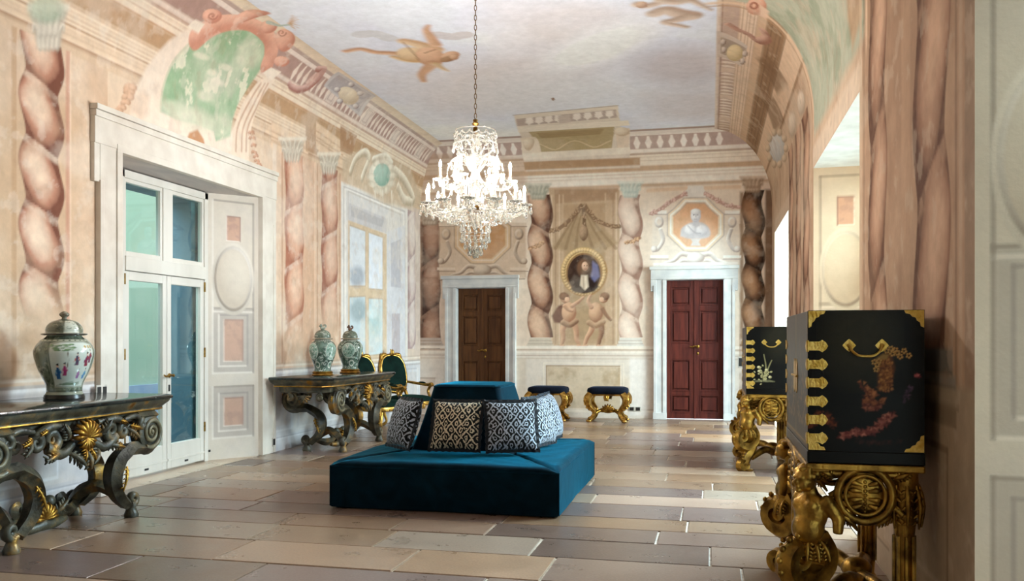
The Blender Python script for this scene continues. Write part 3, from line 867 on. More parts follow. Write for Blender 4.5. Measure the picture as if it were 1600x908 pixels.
# columns of the back wall
pxcol('B', 844, 18.5, 304, 527, 3.4, (96, 60, 44), (168, 120, 92), (226, 188, 156), (200, 162, 134), phase=0.3, wob=.2)
pxcol('B', 985, 18, 304, 527, 3.6, (158, 118, 100), (210, 178, 158), (236, 214, 196), (222, 196, 176), phase=0.4, wob=.2)
pxcol('B', 672, 16.5, 346, 545, 2.6, (70, 46, 38), (136, 96, 76), (184, 142, 116), (158, 122, 100), phase=0.2, wob=.2, lean=-1)
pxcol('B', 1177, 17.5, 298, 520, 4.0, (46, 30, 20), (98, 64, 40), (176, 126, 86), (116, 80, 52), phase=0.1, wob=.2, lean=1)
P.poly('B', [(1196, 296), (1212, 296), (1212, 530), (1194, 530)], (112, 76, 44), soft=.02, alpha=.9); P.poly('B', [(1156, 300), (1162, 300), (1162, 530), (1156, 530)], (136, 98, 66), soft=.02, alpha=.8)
P.poly('B', [(652, 330), (660, 330), (658, 548), (652, 548)], (170, 136, 112), soft=.03, alpha=.6)
for (x, y, c, h) in ((841, 297, (156, 156, 138), (206, 200, 182)), (985, 294, (178, 192, 182), (222, 224, 212)), (1176, 286, (150, 120, 94), (206, 180, 152)), (672, 338, (150, 128, 108), (204, 182, 160))):
    P.capital('B', x, y, 19, 11, c, h)
for (x, c) in ((844, (206, 192, 172)), (985, (214, 206, 196)), (672, (190, 172, 158)), (1177, (150, 116, 86))):
    for (y0, w) in ((528, 17), (533, 19), (538, 21)): P.poly('B', [(x - w, y0), (x + w, y0), (x + w, y0 + 4.5), (x - w, y0 + 4.5)], c, soft=.006); P.stroke('B', [(x - w, y0 + 4.5), (x + w, y0 + 4.5)], .014, (150, 126, 106), alpha=.7, smooth=False)
for (x, y) in ((839, 386), (990, 378)):
    garland('B', [(x - 12, y + 2), (x, y - 2), (x + 10, y - 6)], .05, (160, 112, 76), (226, 184, 142), int(x), 18)
# oval portrait in its gilt painted frame
pt = P.newtag('portrait_medallion')
P.ball('B', (912.5, 425), 36.5, 38.5, (176, 132, 74), (226, 190, 124), soft=.05, tag=pt)
rr = random.Random(5)
for k in range(46):
    t = k / 46 * 6.283; P.ball('B', (912.5 + 32 * math.cos(t), 425 + 34.5 * math.sin(t)), 3.2, 3.2, (150, 108, 58), (240, 208, 146), soft=.4, alpha=.85)
P.ball('B', (912.5, 427), 28, 32, (150, 108, 62), soft=.05); P.ball('B', (912.5, 428), 25.5, 30, (62, 40, 30), soft=.05)
P.poly('B', [(926, 408), (934, 414), (937, 432), (928, 442), (922, 430)], (110, 112, 160), soft=.02, alpha=.9)
P.ball('B', (913, 420), 12, 16, (70, 46, 32), (124, 86, 58), soft=.3)                       # long wig
P.ball('B', (914, 416), 5.2, 7.2, (176, 128, 98), (232, 190, 156), soft=.2)                 # face
P.ball('B', (913, 415), 1.0, .8, (80, 50, 38)); P.ball('B', (917, 415), 1.0, .8, (80, 50, 38)); P.stroke('B', [(913.5, 420.5), (916.5, 420.5)], .012, (150, 80, 66), smooth=False)
P.poly('B', [(892, 452), (900, 440), (912, 436), (926, 438), (936, 448), (928, 456), (912, 458), (898, 457)], (50, 32, 26), soft=.02)
P.poly('B', [(908, 430), (918, 430), (920, 448), (914, 454), (906, 446)], (214, 194, 168), soft=.015)
P.stroke('B', [(911, 432), (912, 450)], .02, (170, 146, 120), alpha=.8); P.stroke('B', [(915, 432), (916, 450)], .02, (240, 226, 206), alpha=.8)
# two cherubs holding the medallion up
def limb(pts, w, w2, d=(164, 112, 82), h=(222, 176, 138), tg=None): P.stroke('B', pts, w, d, w2=w2, hi=h, soft=.01, tag=tg)
for (m, x0) in ((1, 0), (-1, 0)):
    k1 = P.newtag('painted_cherub')
    if m == 1:
        P.poly('B', [(884, 474), (872, 478), (862, 494), (866, 504), (880, 506), (886, 490)], (112, 68, 50), soft=.02, tag=k1)
        limb([(884, 502), (879, 516), (880, 528), (877, 541)], .12, .06, tg=k1); limb([(896, 502), (900, 516), (901, 530), (906, 541)], .12, .06, tg=k1)
        limb([(880, 541), (874, 543)], .06, .04, tg=k1); limb([(903, 541), (911, 542)], .06, .04, tg=k1)
        P.ball('B', (889, 488), 11.5, 16, (168, 116, 84), (226, 180, 140), tag=k1)
        P.stroke('B', [(880, 504), (890, 508), (900, 502)], .10, (130, 92, 66), hi=(190, 150, 116), tag=k1)
        limb([(894, 478), (903, 472), (911, 465)], .08, .05, tg=k1); limb([(882, 478), (888, 484), (894, 486)], .07, .05, tg=k1)
        P.ball('B', (883, 466), 7.5, 7.5, (160, 110, 80), (226, 182, 144), tag=k1); P.ball('B', (881, 463), 7.5, 6.2, (96, 60, 42), (140, 96, 68), soft=.3, alpha=.85)
        P.ball('B', (886, 468), 4, 4, (206, 156, 122), (232, 190, 154))
    else:
        limb([(928, 504), (923, 518), (917, 528), (913, 541)], .12, .06, tg=k1); limb([(938, 504), (940, 518), (937, 530), (934, 542)], .12, .06, (120, 82, 60), (180, 136, 104), tg=k1)
        limb([(916, 541), (910, 542)], .06, .04, tg=k1); limb([(935, 541), (941, 542)], .06, .04, tg=k1)
        P.ball('B', (931, 488), 11.5, 16, (160, 114, 84), (218, 174, 136), tag=k1)
        P.stroke('B', [(920, 504), (930, 509), (942, 503)], .10, (150, 112, 82), hi=(200, 162, 126), tag=k1)
        limb([(924, 480), (919, 471), (922, 462)], .08, .05, tg=k1); limb([(941, 482), (947, 492), (954, 500)], .08, .05, (120, 84, 62), (176, 132, 100), tg=k1)
        P.ball('B', (943, 466), 7.5, 7.5, (150, 104, 76), (218, 174, 136), tag=k1); P.ball('B', (945, 463), 7.5, 6.2, (96, 62, 44), (140, 98, 70), soft=.3, alpha=.85)
        P.ball('B', (940, 468), 4, 4, (204, 156, 122), (228, 186, 150))
# medallions over the two doors
def octa(cx, cy, w, h, k=.3): return [(cx - w, cy - h * (1 - 2 * k)), (cx - w * (1 - 2 * k), cy - h), (cx + w * (1 - 2 * k), cy - h), (cx + w, cy - h * (1 - 2 * k)), (cx + w, cy + h * (1 - 2 * k)), (cx + w * (1 - 2 * k), cy + h), (cx - w * (1 - 2 * k), cy + h), (cx - w, cy + h * (1 - 2 * k))]
def overdoor(cx, cy, bust, base, d, h, fr, inn, zt):
    k1 = P.newtag('overdoor_medallion')
    P.poly('B', [(cx - 68, cy - 20), (cx + 68, cy - 22), (cx + 68, cy + 62), (cx - 68, cy + 64)], base, soft=.02, alpha=.8)
    # scrolled brackets at either side
    for sgn in (-1, 1):
        x = cx + sgn * 57
        P.poly('B', [(x - 9, cy - 18), (x + 9, cy - 18), (x + 9, cy + 8), (x - 9, cy + 8)], base, soft=.01)
        P.poly('B', [(x - 12, cy - 24), (x + 12, cy - 24), (x + 11, cy - 18), (x - 11, cy - 18)], h, soft=.006); P.stroke('B', [(x - 12, cy - 18), (x + 12, cy - 18)], .014, d, smooth=False)
        P.ball('B', (x, cy - 6), 7, 9, d, h, ring=.55, soft=.2)
        P.stroke('B', [(x - sgn * 2, cy + 6), (x - sgn * 6, cy + 22), (x + sgn * 2, cy + 36), (x + sgn * 9, cy + 38)], .07, d, hi=h)
        P.ball('B', (x + sgn * 8, cy + 36), 5, 5, d, h)
        P.poly('B', [(x - 14, cy + 46), (x + 14, cy + 46), (x + 14, cy + 50), (x - 14, cy + 50)], h, soft=.006); P.stroke('B', [(x - 14, cy + 52), (x + 14, cy + 52)], .014, d, smooth=False)
    P.poly('B', octa(cx, cy - 2, 44, 42), fr, soft=.008, tag=k1)
    P.stroke('B', octa(cx, cy - 2, 44, 42) + octa(cx, cy - 2, 44, 42)[:1], .02, d, smooth=False, alpha=.7)
    P.stroke('B', octa(cx, cy - 2, 39, 37) + octa(cx, cy - 2, 39, 37)[:1], .025, h, smooth=False)
    P.poly('B', octa(cx, cy - 2, 35, 34), inn, soft=.008, tag=k1)
    P.stroke('B', octa(cx, cy - 2, 35, 34)[:4], .02, d, smooth=False, alpha=.6)
    if bust:
        P.ball('B', (cx + 2, cy + 8), 22, 20, (236, 196, 164), soft=.8, alpha=.7)
        kb = P.newtag('painted_bust')
        P.poly('B', curve2([(cx - 24, cy + 16), (cx - 22, cy + 4), (cx - 12, cy - 3), (cx - 4, cy - 6), (cx + 6, cy - 6), (cx + 14, cy - 3), (cx + 22, cy + 6), (cx + 22, cy + 16), (cx + 10, cy + 20), (cx - 12, cy + 20)], 3), (206, 198, 200), soft=.015, tag=kb)
        P.ball('B', (cx - 8, cy + 6), 10, 9, (200, 194, 198), (238, 232, 232), soft=.4); P.ball('B', (cx + 10, cy + 7), 10, 9, (196, 190, 196), (232, 226, 228), soft=.4)
        P.stroke('B', [(cx - 12, cy), (cx - 2, cy + 10), (cx + 8, cy + 12)], .02, (174, 168, 176), alpha=.7)
        P.poly('B', [(cx - 4, cy - 8), (cx + 5, cy - 8), (cx + 6, cy), (cx - 5, cy)], (204, 198, 202), soft=.01, tag=kb)
        P.ball('B', (cx, cy - 16), 8, 10.5, (196, 190, 196), (242, 238, 238), tag=kb)
        P.ball('B', (cx, cy - 22), 8, 5, (206, 202, 206), (240, 238, 238), soft=.3)
        P.ball('B', (cx - 3, cy - 17), 1.2, .9, (160, 154, 162)); P.ball('B', (cx + 3, cy - 17), 1.2, .9, (160, 154, 162)); P.stroke('B', [(cx, cy - 17), (cx + .5, cy - 13.5)], .012, (176, 170, 176), smooth=False); P.stroke('B', [(cx - 2, cy - 10.5), (cx + 2, cy - 10.5)], .012, (170, 160, 164), smooth=False)
        P.poly('B', [(cx - 8, cy + 20), (cx + 8, cy + 20), (cx + 5, cy + 25), (cx + 8, cy + 31), (cx - 8, cy + 31), (cx - 5, cy + 25)], (222, 212, 208), soft=.01, tag=kb)
    # shell scroll at the foot
    for sgn in (-1, 1):
        P.stroke('B', [(cx + sgn * 6, cy + 47), (cx + sgn * 22, cy + 44), (cx + sgn * 34, cy + 54), (cx + sgn * 48, cy + 58)], .10, d, w2=.05, hi=h)
        P.stroke('B', [(cx + sgn * 4, cy + 58), (cx + sgn * 18, cy + 54), (cx + sgn * 32, cy + 60)], .06, d, hi=h)
    P.ball('B', (cx, cy + 50), 14, 9, d, h)
    P.poly('B', [(cx - 66, cy + 58), (cx + 66, cy + 56), (cx + 66, cy + 63), (cx - 66, cy + 65)], h, soft=.008, alpha=.8)
    P.stroke('B', [(cx - 66, cy + 66), (cx + 66, cy + 64)], .014, d, smooth=False)
overdoor(1087, 353, True, (228, 212, 196), (176, 156, 146), (242, 234, 226), (234, 212, 182), (226, 172, 128), 0)
P.poly('B', [(1076, 290), (1098, 290), (1106, 308), (1066, 308)], (226, 216, 206), soft=.01)
garland('B', [(1016, 334), (1030, 328), (1050, 314), (1072, 302)], .05, (184, 132, 116), (226, 190, 176), 11, 30)
garland('B', [(1102, 302), (1122, 314), (1140, 322), (1156, 324)], .05, (184, 132, 116), (226, 190, 176), 12, 30)
P.stroke('B', [(1012, 298), (1072, 294)], .05, (222, 186, 150), smooth=False, alpha=.8); P.stroke('B', [(1102, 294), (1156, 292)], .05, (222, 186, 150), smooth=False, alpha=.8)
overdoor(754, 372, False, (196, 166, 138), (136, 108, 88), (212, 188, 164), (204, 168, 128), (190, 138, 88), 0)
# dado of the back wall
bz = bv(549)
P.band('B', -0.1, bz, (220, 206, 192), soft=.02)
P.mottle('B', .5, 2.0, 33.0, (204, 180, 150), .45, .75, a0=-3.3, a1=-1.4, b1=bz)
for (y0, w, c) in ((543, .05, (236, 224, 210)), (547, .02, (186, 160, 138)), (551, .03, (234, 222, 208)), (556, .015, (190, 164, 142)), (561, .02, (206, 186, 166)), (640, .02, (196, 170, 146)), (643, .02, (236, 222, 206))):
    P.band('B', bv(y0) - w / 2, bv(y0) + w / 2, c, soft=.006, alpha=.9)
def pxrect(x0, x1, y0, y1, c, alpha=1, tagn=None):
    a0 = PX('B', x0, y0)[0]; a1 = PX('B', x1, y0)[0]; P.rect('B', a0, a1, bv(y1, (x0 + x1) / 2), bv(y0, (x0 + x1) / 2), c, alpha=alpha, tag=tagn)
    return a0, a1, bv(y1, (x0 + x1) / 2), bv(y0, (x0 + x1) / 2)
r = pxrect(853, 971, 571, 640, (206, 182, 150), .85, 'painted_panel'); P.rectline('B', *r, .022, (168, 140, 112), .9, (232, 216, 198)); P.rectline('B', r[0] - .05, r[1] + .05, r[2] - .05, r[3] + .05, .02, (234, 220, 202), .8)
P.mottle('B', .6, 3.0, 77.0, (168, 138, 98), .48, .7, a0=r[0] + .03, a1=r[1] - .03, b0=r[2] + .03, b1=r[3] - .03)
r = pxrect(655, 682, 590, 648, (212, 190, 172), .8); P.rectline('B', *r, .02, (170, 144, 126), .9, (232, 218, 206))
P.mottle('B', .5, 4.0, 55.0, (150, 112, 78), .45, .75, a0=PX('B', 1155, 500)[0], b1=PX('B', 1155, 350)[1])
P.poly('B', [(808, 560), (822, 560), (822, 650), (808, 650)], (206, 186, 164), soft=.02, alpha=.6); P.poly('B', [(984, 560), (1012, 560), (1012, 650), (984, 650)], (228, 220, 216), soft=.02, alpha=.6)

# ================= right wall
i, a, b = P.sel('R', -99, 99, -1, Z0 + 1.3)
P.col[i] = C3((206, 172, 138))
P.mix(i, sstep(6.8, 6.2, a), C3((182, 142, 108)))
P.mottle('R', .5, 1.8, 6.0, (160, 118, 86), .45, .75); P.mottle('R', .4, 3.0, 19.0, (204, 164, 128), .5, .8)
def rv(x, y): return PX('R', x, y)[1]
r_top, r1, r2, r3, r4, r5 = rv(1119, 86), rv(1150, 86), rv(1176, 86), rv(1190, 90), rv(1218, 96), rv(1250, 110)
bal3 = P.newtag('painted_balustrade')
P.band('R', r1, r_top, (190, 158, 140), a0=9.3, soft=.01, tag=bal3)
P.band('R', r_top - .05, r_top, (220, 200, 186), soft=.008); P.band('R', r_top - .07, r_top - .05, (160, 124, 108), soft=.006)
P.band('R', r2, r1, (224, 194, 166), soft=.01); P.band('R', r3, r2, (206, 168, 132), soft=.01); P.band('R', r4, r3, (150, 112, 76), soft=.02); P.band('R', r5, r4, (218, 182, 146), soft=.015)
for t in np.linspace(r2, r1, 6): P.band('R', t - .008, t + .008, (184, 146, 116), soft=.006, alpha=.8)
for t in np.linspace(r4, r3, 5): P.band('R', t - .008, t + .008, (120, 86, 56), soft=.006, alpha=.7)
P.band('R', r5 - .02, r5 + .02, (160, 120, 84), soft=.01)
for k in range(40):
    y0 = 10.55 + k * .16
    if y0 > 14.9: break
    if k % 8 == 7:
        P.rect('R', y0 - .1, y0 + .1, r1, r_top - .07, (214, 186, 164)); continue
    P.poly('R', [(y0 - .02, r_top - .08), (y0 + .02, r_top - .08), (y0 + .05, (r_top + r1) / 2), (y0 + .02, r1), (y0 - .02, r1), (y0 - .05, (r_top + r1) / 2)], (228, 208, 192), soft=.012, raw=True)
P.poly('R', [(1119, 48), (1168, 72), (1158, 104), (1121, 88)], (206, 186, 170), soft=.01, tag='painted_pedestal')
P.poly('R', [(1126, 58), (1166, 76), (1158, 98), (1126, 84)], (170, 146, 126), soft=.01)
P.ball('R', (1148, 83), 13, 13, (190, 160, 110), (228, 204, 158))
for (x, y) in ((1130, 66), (1131, 78), (1160, 96), (1164, 84)): P.ball('R', (x, y), 4, 5, (140, 112, 96), (222, 204, 190))
P.stroke('R', [(1138, 38), (1152, 46), (1170, 54), (1184, 64), (1198, 60), (1194, 50)], .10, (150, 98, 76), hi=(206, 160, 136), w2=.16, tag='painted_scroll')
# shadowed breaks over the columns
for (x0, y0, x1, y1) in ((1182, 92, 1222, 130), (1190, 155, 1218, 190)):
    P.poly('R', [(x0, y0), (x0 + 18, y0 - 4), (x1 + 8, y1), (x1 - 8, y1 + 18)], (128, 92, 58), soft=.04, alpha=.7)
# grey-green shell niche over the near window
g0, g1 = W2_Y0 - .1, W2_Y1 - 0.15
i, a, b = P.sel('R', g0 - .5, g1 + .6, WIN_Z + .1, 9)
arch = 1 - ((a - (g0 + g1) / 2) / ((g1 - g0) / 2 + .12)) ** 2
topb = end['R'] + .25
m = sstep(-.02, .06, arch - 0.0) * sstep(WIN_Z + .25, WIN_Z + .4, b) * sstep(topb + .1, topb, b + (1 - np.clip(arch, 0, 1)) * .5)
kk = P.newtag('green_shell_niche'); P.settag(i, m, kk)
nn = fbm(a, b, 2.2, 5, 44.0)[:, None]
gc = C3((164, 168, 140)) * (1 - nn) + C3((190, 186, 160)) * nn
P.mix(i, m, gc)
P.mix(i, m * sstep(.5, .75, fbm(a, b, 3.6, 5, 61.0)) * .6, C3((140, 146, 116)))
edge = np.exp(-((arch + .08) / .06) ** 2) * sstep(WIN_Z + .1, WIN_Z + .3, b) * sstep(topb, topb - .2, b)
P.mix(i, edge * .9, C3((226, 190, 152)))
edge = np.exp(-((arch + .20) / .03) ** 2) * sstep(WIN_Z + .1, WIN_Z + .3, b) * sstep(topb, topb - .2, b)
P.mix(i, edge * .8, C3((186, 140, 100)))
P.ball('R', (1182, 10), 16, 14, (196, 126, 96), (232, 180, 148), tag='coral_scroll_rim'); P.ball('R', (1178, 9), 7, 6, (170, 100, 72), ring=.5, soft=.2); P.poly('R', [(1188, 8), (1202, 18), (1196, 30), (1186, 24)], (224, 188, 158), soft=.02)
P.poly('R', [(1318, -40), (1345, -60), (1345, 30), (1332, 78), (1324, 30)], (190, 140, 96), soft=.05, alpha=.7)
# pale plaster band over the window heads
P.band('R', WIN_Z, WIN_Z + .22, (222, 196, 166), a0=W2_Y0 - .1, a1=W2_Y1 + .1, soft=.03, alpha=.8); P.band('R', WIN_Z, WIN_Z + .2, (216, 186, 156), a0=W3_Y0 - .1, a1=W3_Y1 + .1, soft=.03, alpha=.8)
# capitals at the head of the far piers, small cartouche over the far window
for (x, y) in ((1252, 162), (1238, 195)):
    P.ball('R', (x, y), 6, 20, (176, 150, 122), (226, 204, 178), soft=.4)
P.ball('R', (1214, 232), 12, 22, (176, 170, 164), (206, 198, 190), soft=.2)
for k in range(10):
    t = k / 10 * 6.283; P.ball('R', (1214 + 14 * math.cos(t), 232 + 26 * math.sin(t)), 4, 6, (150, 118, 84), (220, 192, 156), alpha=.8)
# columns of the right-hand piers
def rcol(y, hw, b0, b1, npitch, **k): P.column('R', y, hw, b0, b1, (b1 - b0) / npitch, (104, 66, 44), (160, 112, 82), (212, 166, 130), (190, 146, 112), name='twisted_column', **k)
pn0, pn1 = W1_Y1, W2_Y0
rcol(pn0 + .72, .34, 1.34, Z0 + .2, 2.6, lean=1, phase=.1); rcol(pn1 - .66, .30, 1.34, Z0 + .2, 2.6, lean=1, phase=.55)
rcol(W2_Y1 + .7, .34, 1.2, Z0 + .2, 3.2); rcol(W2_Y1 + 1.55, .34, 1.2, Z0 + .2, 3.2, phase=.5); rcol(W3_Y0 - .4, .3, 1.2, Z0 + .2, 3.2, phase=.3)
for (y0, w, c) in ((pn0 + .07, .14, (150, 124, 100)), (pn0 + .20, .05, (200, 166, 134)), (pn0 + .27, .03, (126, 92, 66)), (pn1 - .05, .10, (206, 174, 140)), (pn1 - .18, .04, (140, 104, 74)), (pn0 + 1.25, .22, (190, 148, 112)), (W2_Y1 + .1, .12, (190, 148, 112))):
    P.rect('R', y0 - w / 2, y0 + w / 2, 1.0, Z0 + .2, c, alpha=.6)
# pedestals and dado
P.band('R', -.1, 1.2, (176, 150, 120), soft=.02)
P.mottle('R', .5, 2.0, 23.0, (150, 126, 98), .45, .75, b1=1.2)
for (yc, hw) in ((pn0 + .72, .45), (pn1 - .66, .42), (W2_Y1 + .7, .42), (W2_Y1 + 1.55, .42)):
    for (z0_, z1_, w, c) in ((1.24, 1.36, .88, (122, 112, 100)), (1.18, 1.24, 1.0, (150, 136, 118)), (1.1, 1.18, 1.1, (172, 148, 118)), (1.02, 1.1, 1.02, (146, 122, 94)), (.15, 1.02, .92, (178, 150, 118))):
        P.rect('R', yc - hw * w, yc + hw * w, z0_, z1_, c)
        P.band('R', z0_, z0_ + .012, (110, 88, 66), a0=yc - hw * w, a1=yc + hw * w, soft=.006, alpha=.7)
    P.rectline('R', yc - hw * .72, yc + hw * .72, .25, .92, .03, (136, 110, 84), .8, (204, 176, 144))

# ================= flying figures in the sky
fl = P.newtag('flying_figure')
c_ = lambda L_: [(380 + .2863 * x, .2863 * y) for (x, y) in L_]
def fst(pts, w, w2=None, d=(196, 140, 100), h=(228, 186, 150), t=fl): P.stroke('C', c_(pts), w, d, w2=w2, hi=h, soft=.03, tag=t)
def fb(x, y, rx, ry, d, h, rot=0, t=fl): P.ball('C', (380 + .2863 * x, .2863 * y), rx * .2863, ry * .2863, d, h, rot=rot, tag=t, soft=.2)
P.stroke('C', c_([(640, 190), (720, 185), (800, 210)]), .22, (196, 192, 188), alpha=.5); P.stroke('C', c_([(1060, 190), (1140, 200), (1210, 190)]), .22, (190, 170, 154), alpha=.5)
fst([(560, 280), (640, 268), (720, 285), (800, 290), (860, 295)], .10, .16)
fst([(880, 225), (930, 235), (980, 250), (1040, 270)], .18, .26, (206, 160, 116), (232, 204, 166))
fst([(820, 310), (900, 330), (1000, 330)], .10, .16, (206, 164, 112), (230, 196, 146))
fb(930, 300, 95, 40, (206, 160, 108), (236, 208, 166), -.1)
fb(1020, 310, 80, 50, (198, 142, 104), (232, 188, 152), -.15)
fst([(1050, 245), (1020, 200), (1000, 165), (1010, 140)], .16, .06)
fst([(1040, 345), (1000, 380), (975, 410), (985, 445)], .20, .08)
fst([(1050, 350), (1090, 375), (1120, 388)], .12, .03, (206, 170, 120), (226, 196, 156))
fb(1130, 305, 52, 24, (190, 134, 96), (228, 186, 150), .15); fb(1120, 322, 46, 16, (146, 100, 66), (186, 140, 100), .2); fb(1150, 312, 26, 16, (176, 122, 86), (222, 178, 142))
P.stroke('C', c_([(870, 230), (930, 290), (960, 330)]), .03, (170, 120, 80), alpha=.6); P.stroke('C', c_([(990, 290), (1050, 270)]), .03, (160, 106, 72), alpha=.7)
f2 = P.newtag('flying_figure'); d_ = lambda L_: [(780 + .3524 * x, .3524 * y) for (x, y) in L_]
for (pts, w, w2) in (([(620, 20), (660, 25), (720, 10)], .16, .12), ([(690, 60), (740, 45), (800, 60), (850, 70)], .20, .26), ([(850, 70), (780, 90), (740, 100), (830, 120)], .20, .08), ([(720, 0), (780, 10), (840, 0)], .16, .14), ([(860, 5), (900, 25), (940, 45)], .10, .04)):
    P.stroke('C', d_(pts), w, (182, 150, 128), w2=w2, hi=(216, 192, 174), soft=.03, tag=f2)
P.ball('C', (780 + .3524 * 632, .3524 * 22), 10, 5, (170, 126, 100), (214, 178, 150), tag=f2)
P.ball('C', (864, 155), 2.4, 2.4, (150, 110, 90), soft=.5)

# worn patches where the old paint has thinned to the pale ground
for s_, t_, k_ in (('L', (232, 218, 202), .75), ('B', (226, 208, 188), .28), ('R', (206, 178, 148), 1.0)):
    P.mottle(s_, .38 * k_, 1.5, 71.0, t_, .54, .68, b0=.2)
    P.mottle(s_, .32 * k_, 7.0, 83.0, t_, .60, .70, b0=.2)
    P.mottle(s_, .22 * k_, 5.0, 97.0, (176, 134, 104), .62, .74, b0=1.2)
# plaster unevenness everywhere
for s_ in 'LBR':
    i, a, b = P.sel(s_, -99, 99, -99, 99)
    i2 = i[SV[i, 2] < ZC - 1e-4]
    A_, B_ = P.co[s_]
    P.col[i2] *= (1 + 0.10 * (fbm(A_[i2], B_[i2], 9.0, 4, 2.0) - .5) + .06 * (fbm(A_[i2] * 2, B_[i2] * .6, 26.0, 3, 5.0) - .5))[:, None]
g_ = P.col.mean(axis=1, keepdims=True); P.col = np.clip((g_ + (P.col - g_) * 0.86) * 1.10, 0, .93)

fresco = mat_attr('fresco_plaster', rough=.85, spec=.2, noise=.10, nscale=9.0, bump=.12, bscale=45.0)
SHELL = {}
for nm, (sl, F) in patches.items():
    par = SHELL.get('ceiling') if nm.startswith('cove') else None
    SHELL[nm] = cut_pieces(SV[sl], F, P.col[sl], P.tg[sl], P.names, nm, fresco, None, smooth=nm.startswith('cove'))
    if not nm.startswith('cove'): tag(SHELL[nm], kind='structure')
for nm in ('cove_left', 'cove_right', 'cove_back'):
    SHELL[nm].parent = SHELL['ceiling']
tag(SHELL['wall_left'], 'left wall frescoed with twisted columns and a sham window'); tag(SHELL['wall_right'], 'right wall frescoed with brown twisted columns between the windows')
tag(SHELL['wall_back'], 'end wall frescoed with a portrait niche between two doors'); tag(SHELL['ceiling'], 'ceiling painted as a pale cloudy sky')
# ------------------------------------------------------------------ floor of stone slabs
def YatX(x, X):
    d = ray(x, HOR); return d[1] * X / d[0]
def zat(x, y, X=None, Y=None):
    d = ray(x, y); s = (X / d[0]) if X is not None else (Y / d[1])
    return EYE + d[2] * s
mortar = mat_noise('pale_mortar', lin(226, 216, 202), lin(190, 176, 160), 20, rough=.8)
def stone_mat():
    m, nt, N, L, p = new_mat('floor_stone')
    oi = N.new('ShaderNodeObjectInfo'); tc = N.new('ShaderNodeTexCoord')
    va = N.new('ShaderNodeVectorMath'); va.operation = 'ADD'
    mu = N.new('ShaderNodeVectorMath'); mu.operation = 'SCALE'; mu.inputs['Scale'].default_value = 9.0
    cb = N.new('ShaderNodeCombineXYZ'); L.new(oi.outputs['Random'], cb.inputs[0]); L.new(oi.outputs['Random'], cb.inputs[1]); L.new(cb.outputs[0], mu.inputs[0])
    L.new(tc.outputs['Object'], va.inputs[0]); L.new(mu.outputs[0], va.inputs[1])
    n1 = N.new('ShaderNodeTexNoise'); n1.inputs['Scale'].default_value = 3.0; n1.inputs['Detail'].default_value = 8; n1.inputs['Roughness'].default_value = .65; L.new(va.outputs[0], n1.inputs['Vector'])
    n2 = N.new('ShaderNodeTexNoise'); n2.inputs['Scale'].default_value = 60; n2.inputs['Detail'].default_value = 6; L.new(va.outputs[0], n2.inputs['Vector'])
    r1 = N.new('ShaderNodeMapRange'); r1.inputs['From Min'].default_value = .3; r1.inputs['From Max'].default_value = .7; r1.inputs['To Min'].default_value = .85; r1.inputs['To Max'].default_value = 1.10; L.new(n1.outputs['Fac'], r1.inputs['Value'])
    r2 = N.new('ShaderNodeMapRange'); r2.inputs['From Min'].default_value = .3; r2.inputs['From Max'].default_value = .7; r2.inputs['To Min'].default_value = .86; r2.inputs['To Max'].default_value = 1.1; L.new(n2.outputs['Fac'], r2.inputs['Value'])
    mm = N.new('ShaderNodeMath'); mm.operation = 'MULTIPLY'; L.new(r1.outputs[0], mm.inputs[0]); L.new(r2.outputs[0], mm.inputs[1])
    sc = N.new('ShaderNodeVectorMath'); sc.operation = 'SCALE'; L.new(oi.outputs['Color'], sc.inputs[0]); L.new(mm.outputs[0], sc.inputs['Scale'])
    L.new(sc.outputs[0], p.inputs['Base Color'])
    rr = N.new('ShaderNodeMapRange'); rr.inputs['From Min'].default_value = .3; rr.inputs['From Max'].default_value = .7; rr.inputs['To Min'].default_value = .24; rr.inputs['To Max'].default_value = .38
    L.new(n1.outputs['Fac'], rr.inputs['Value']); L.new(rr.outputs[0], p.inputs['Roughness'])
    b = N.new('ShaderNodeBump'); b.inputs['Strength'].default_value = .16; b.inputs['Distance'].default_value = .006
    ad = N.new('ShaderNodeMath'); ad.operation = 'ADD'; L.new(n1.outputs['Fac'], ad.inputs[0]); L.new(n2.outputs['Fac'], ad.inputs[1]); L.new(ad.outputs[0], b.inputs['Height']); L.new(b.outputs[0], p.inputs['Normal'])
    pset(p, spec=.65)
    return m
STONE = stone_mat()
fl_o = MB().box(XL - .75, XR + .7, YF - .1, YB + .3, -.12, -.012).obj('floor', mortar, smooth=False)
tag(fl_o, 'floor of large worn stone slabs in rows', kind='structure')
rnd = random.Random(42)
PAL = [(188, 160, 136), (172, 142, 118), (200, 176, 154), (162, 136, 118), (146, 124, 114), (212, 194, 178), (180, 156, 142), (164, 134, 108), (194, 164, 136), (156, 136, 132)]
def slab(x0, x1, y0, y1, col):
    g = .0075; t = rnd.uniform(-.002, .0012); h = .006
    mb = MB()
    w = x1 - x0 - 2 * g; d = y1 - y0 - 2 * g; j = lambda: rnd.uniform(-.003, .003)
    base = [(-w / 2 + j(), -d / 2 + j()), (w / 2 + j(), -d / 2 + j()), (w / 2 + j(), d / 2 + j()), (-w / 2 + j(), d / 2 + j())]
    secs = [[(p[0], p[1], -.05) for p in base], [(p[0], p[1], -.003) for p in base], [(p[0] * (1 - h / w), p[1] * (1 - h / d), 0) for p in base]]
    mb.loft(secs)
    o = mb.obj('floor_slab', STONE, fl_o, smooth=False)
    o.location = ((x0 + x1) / 2, (y0 + y1) / 2, t)
    o.color = lin(col[0] * .79, col[1] * .755, col[2] * .72)
    return o
y = -0.3; row = 0
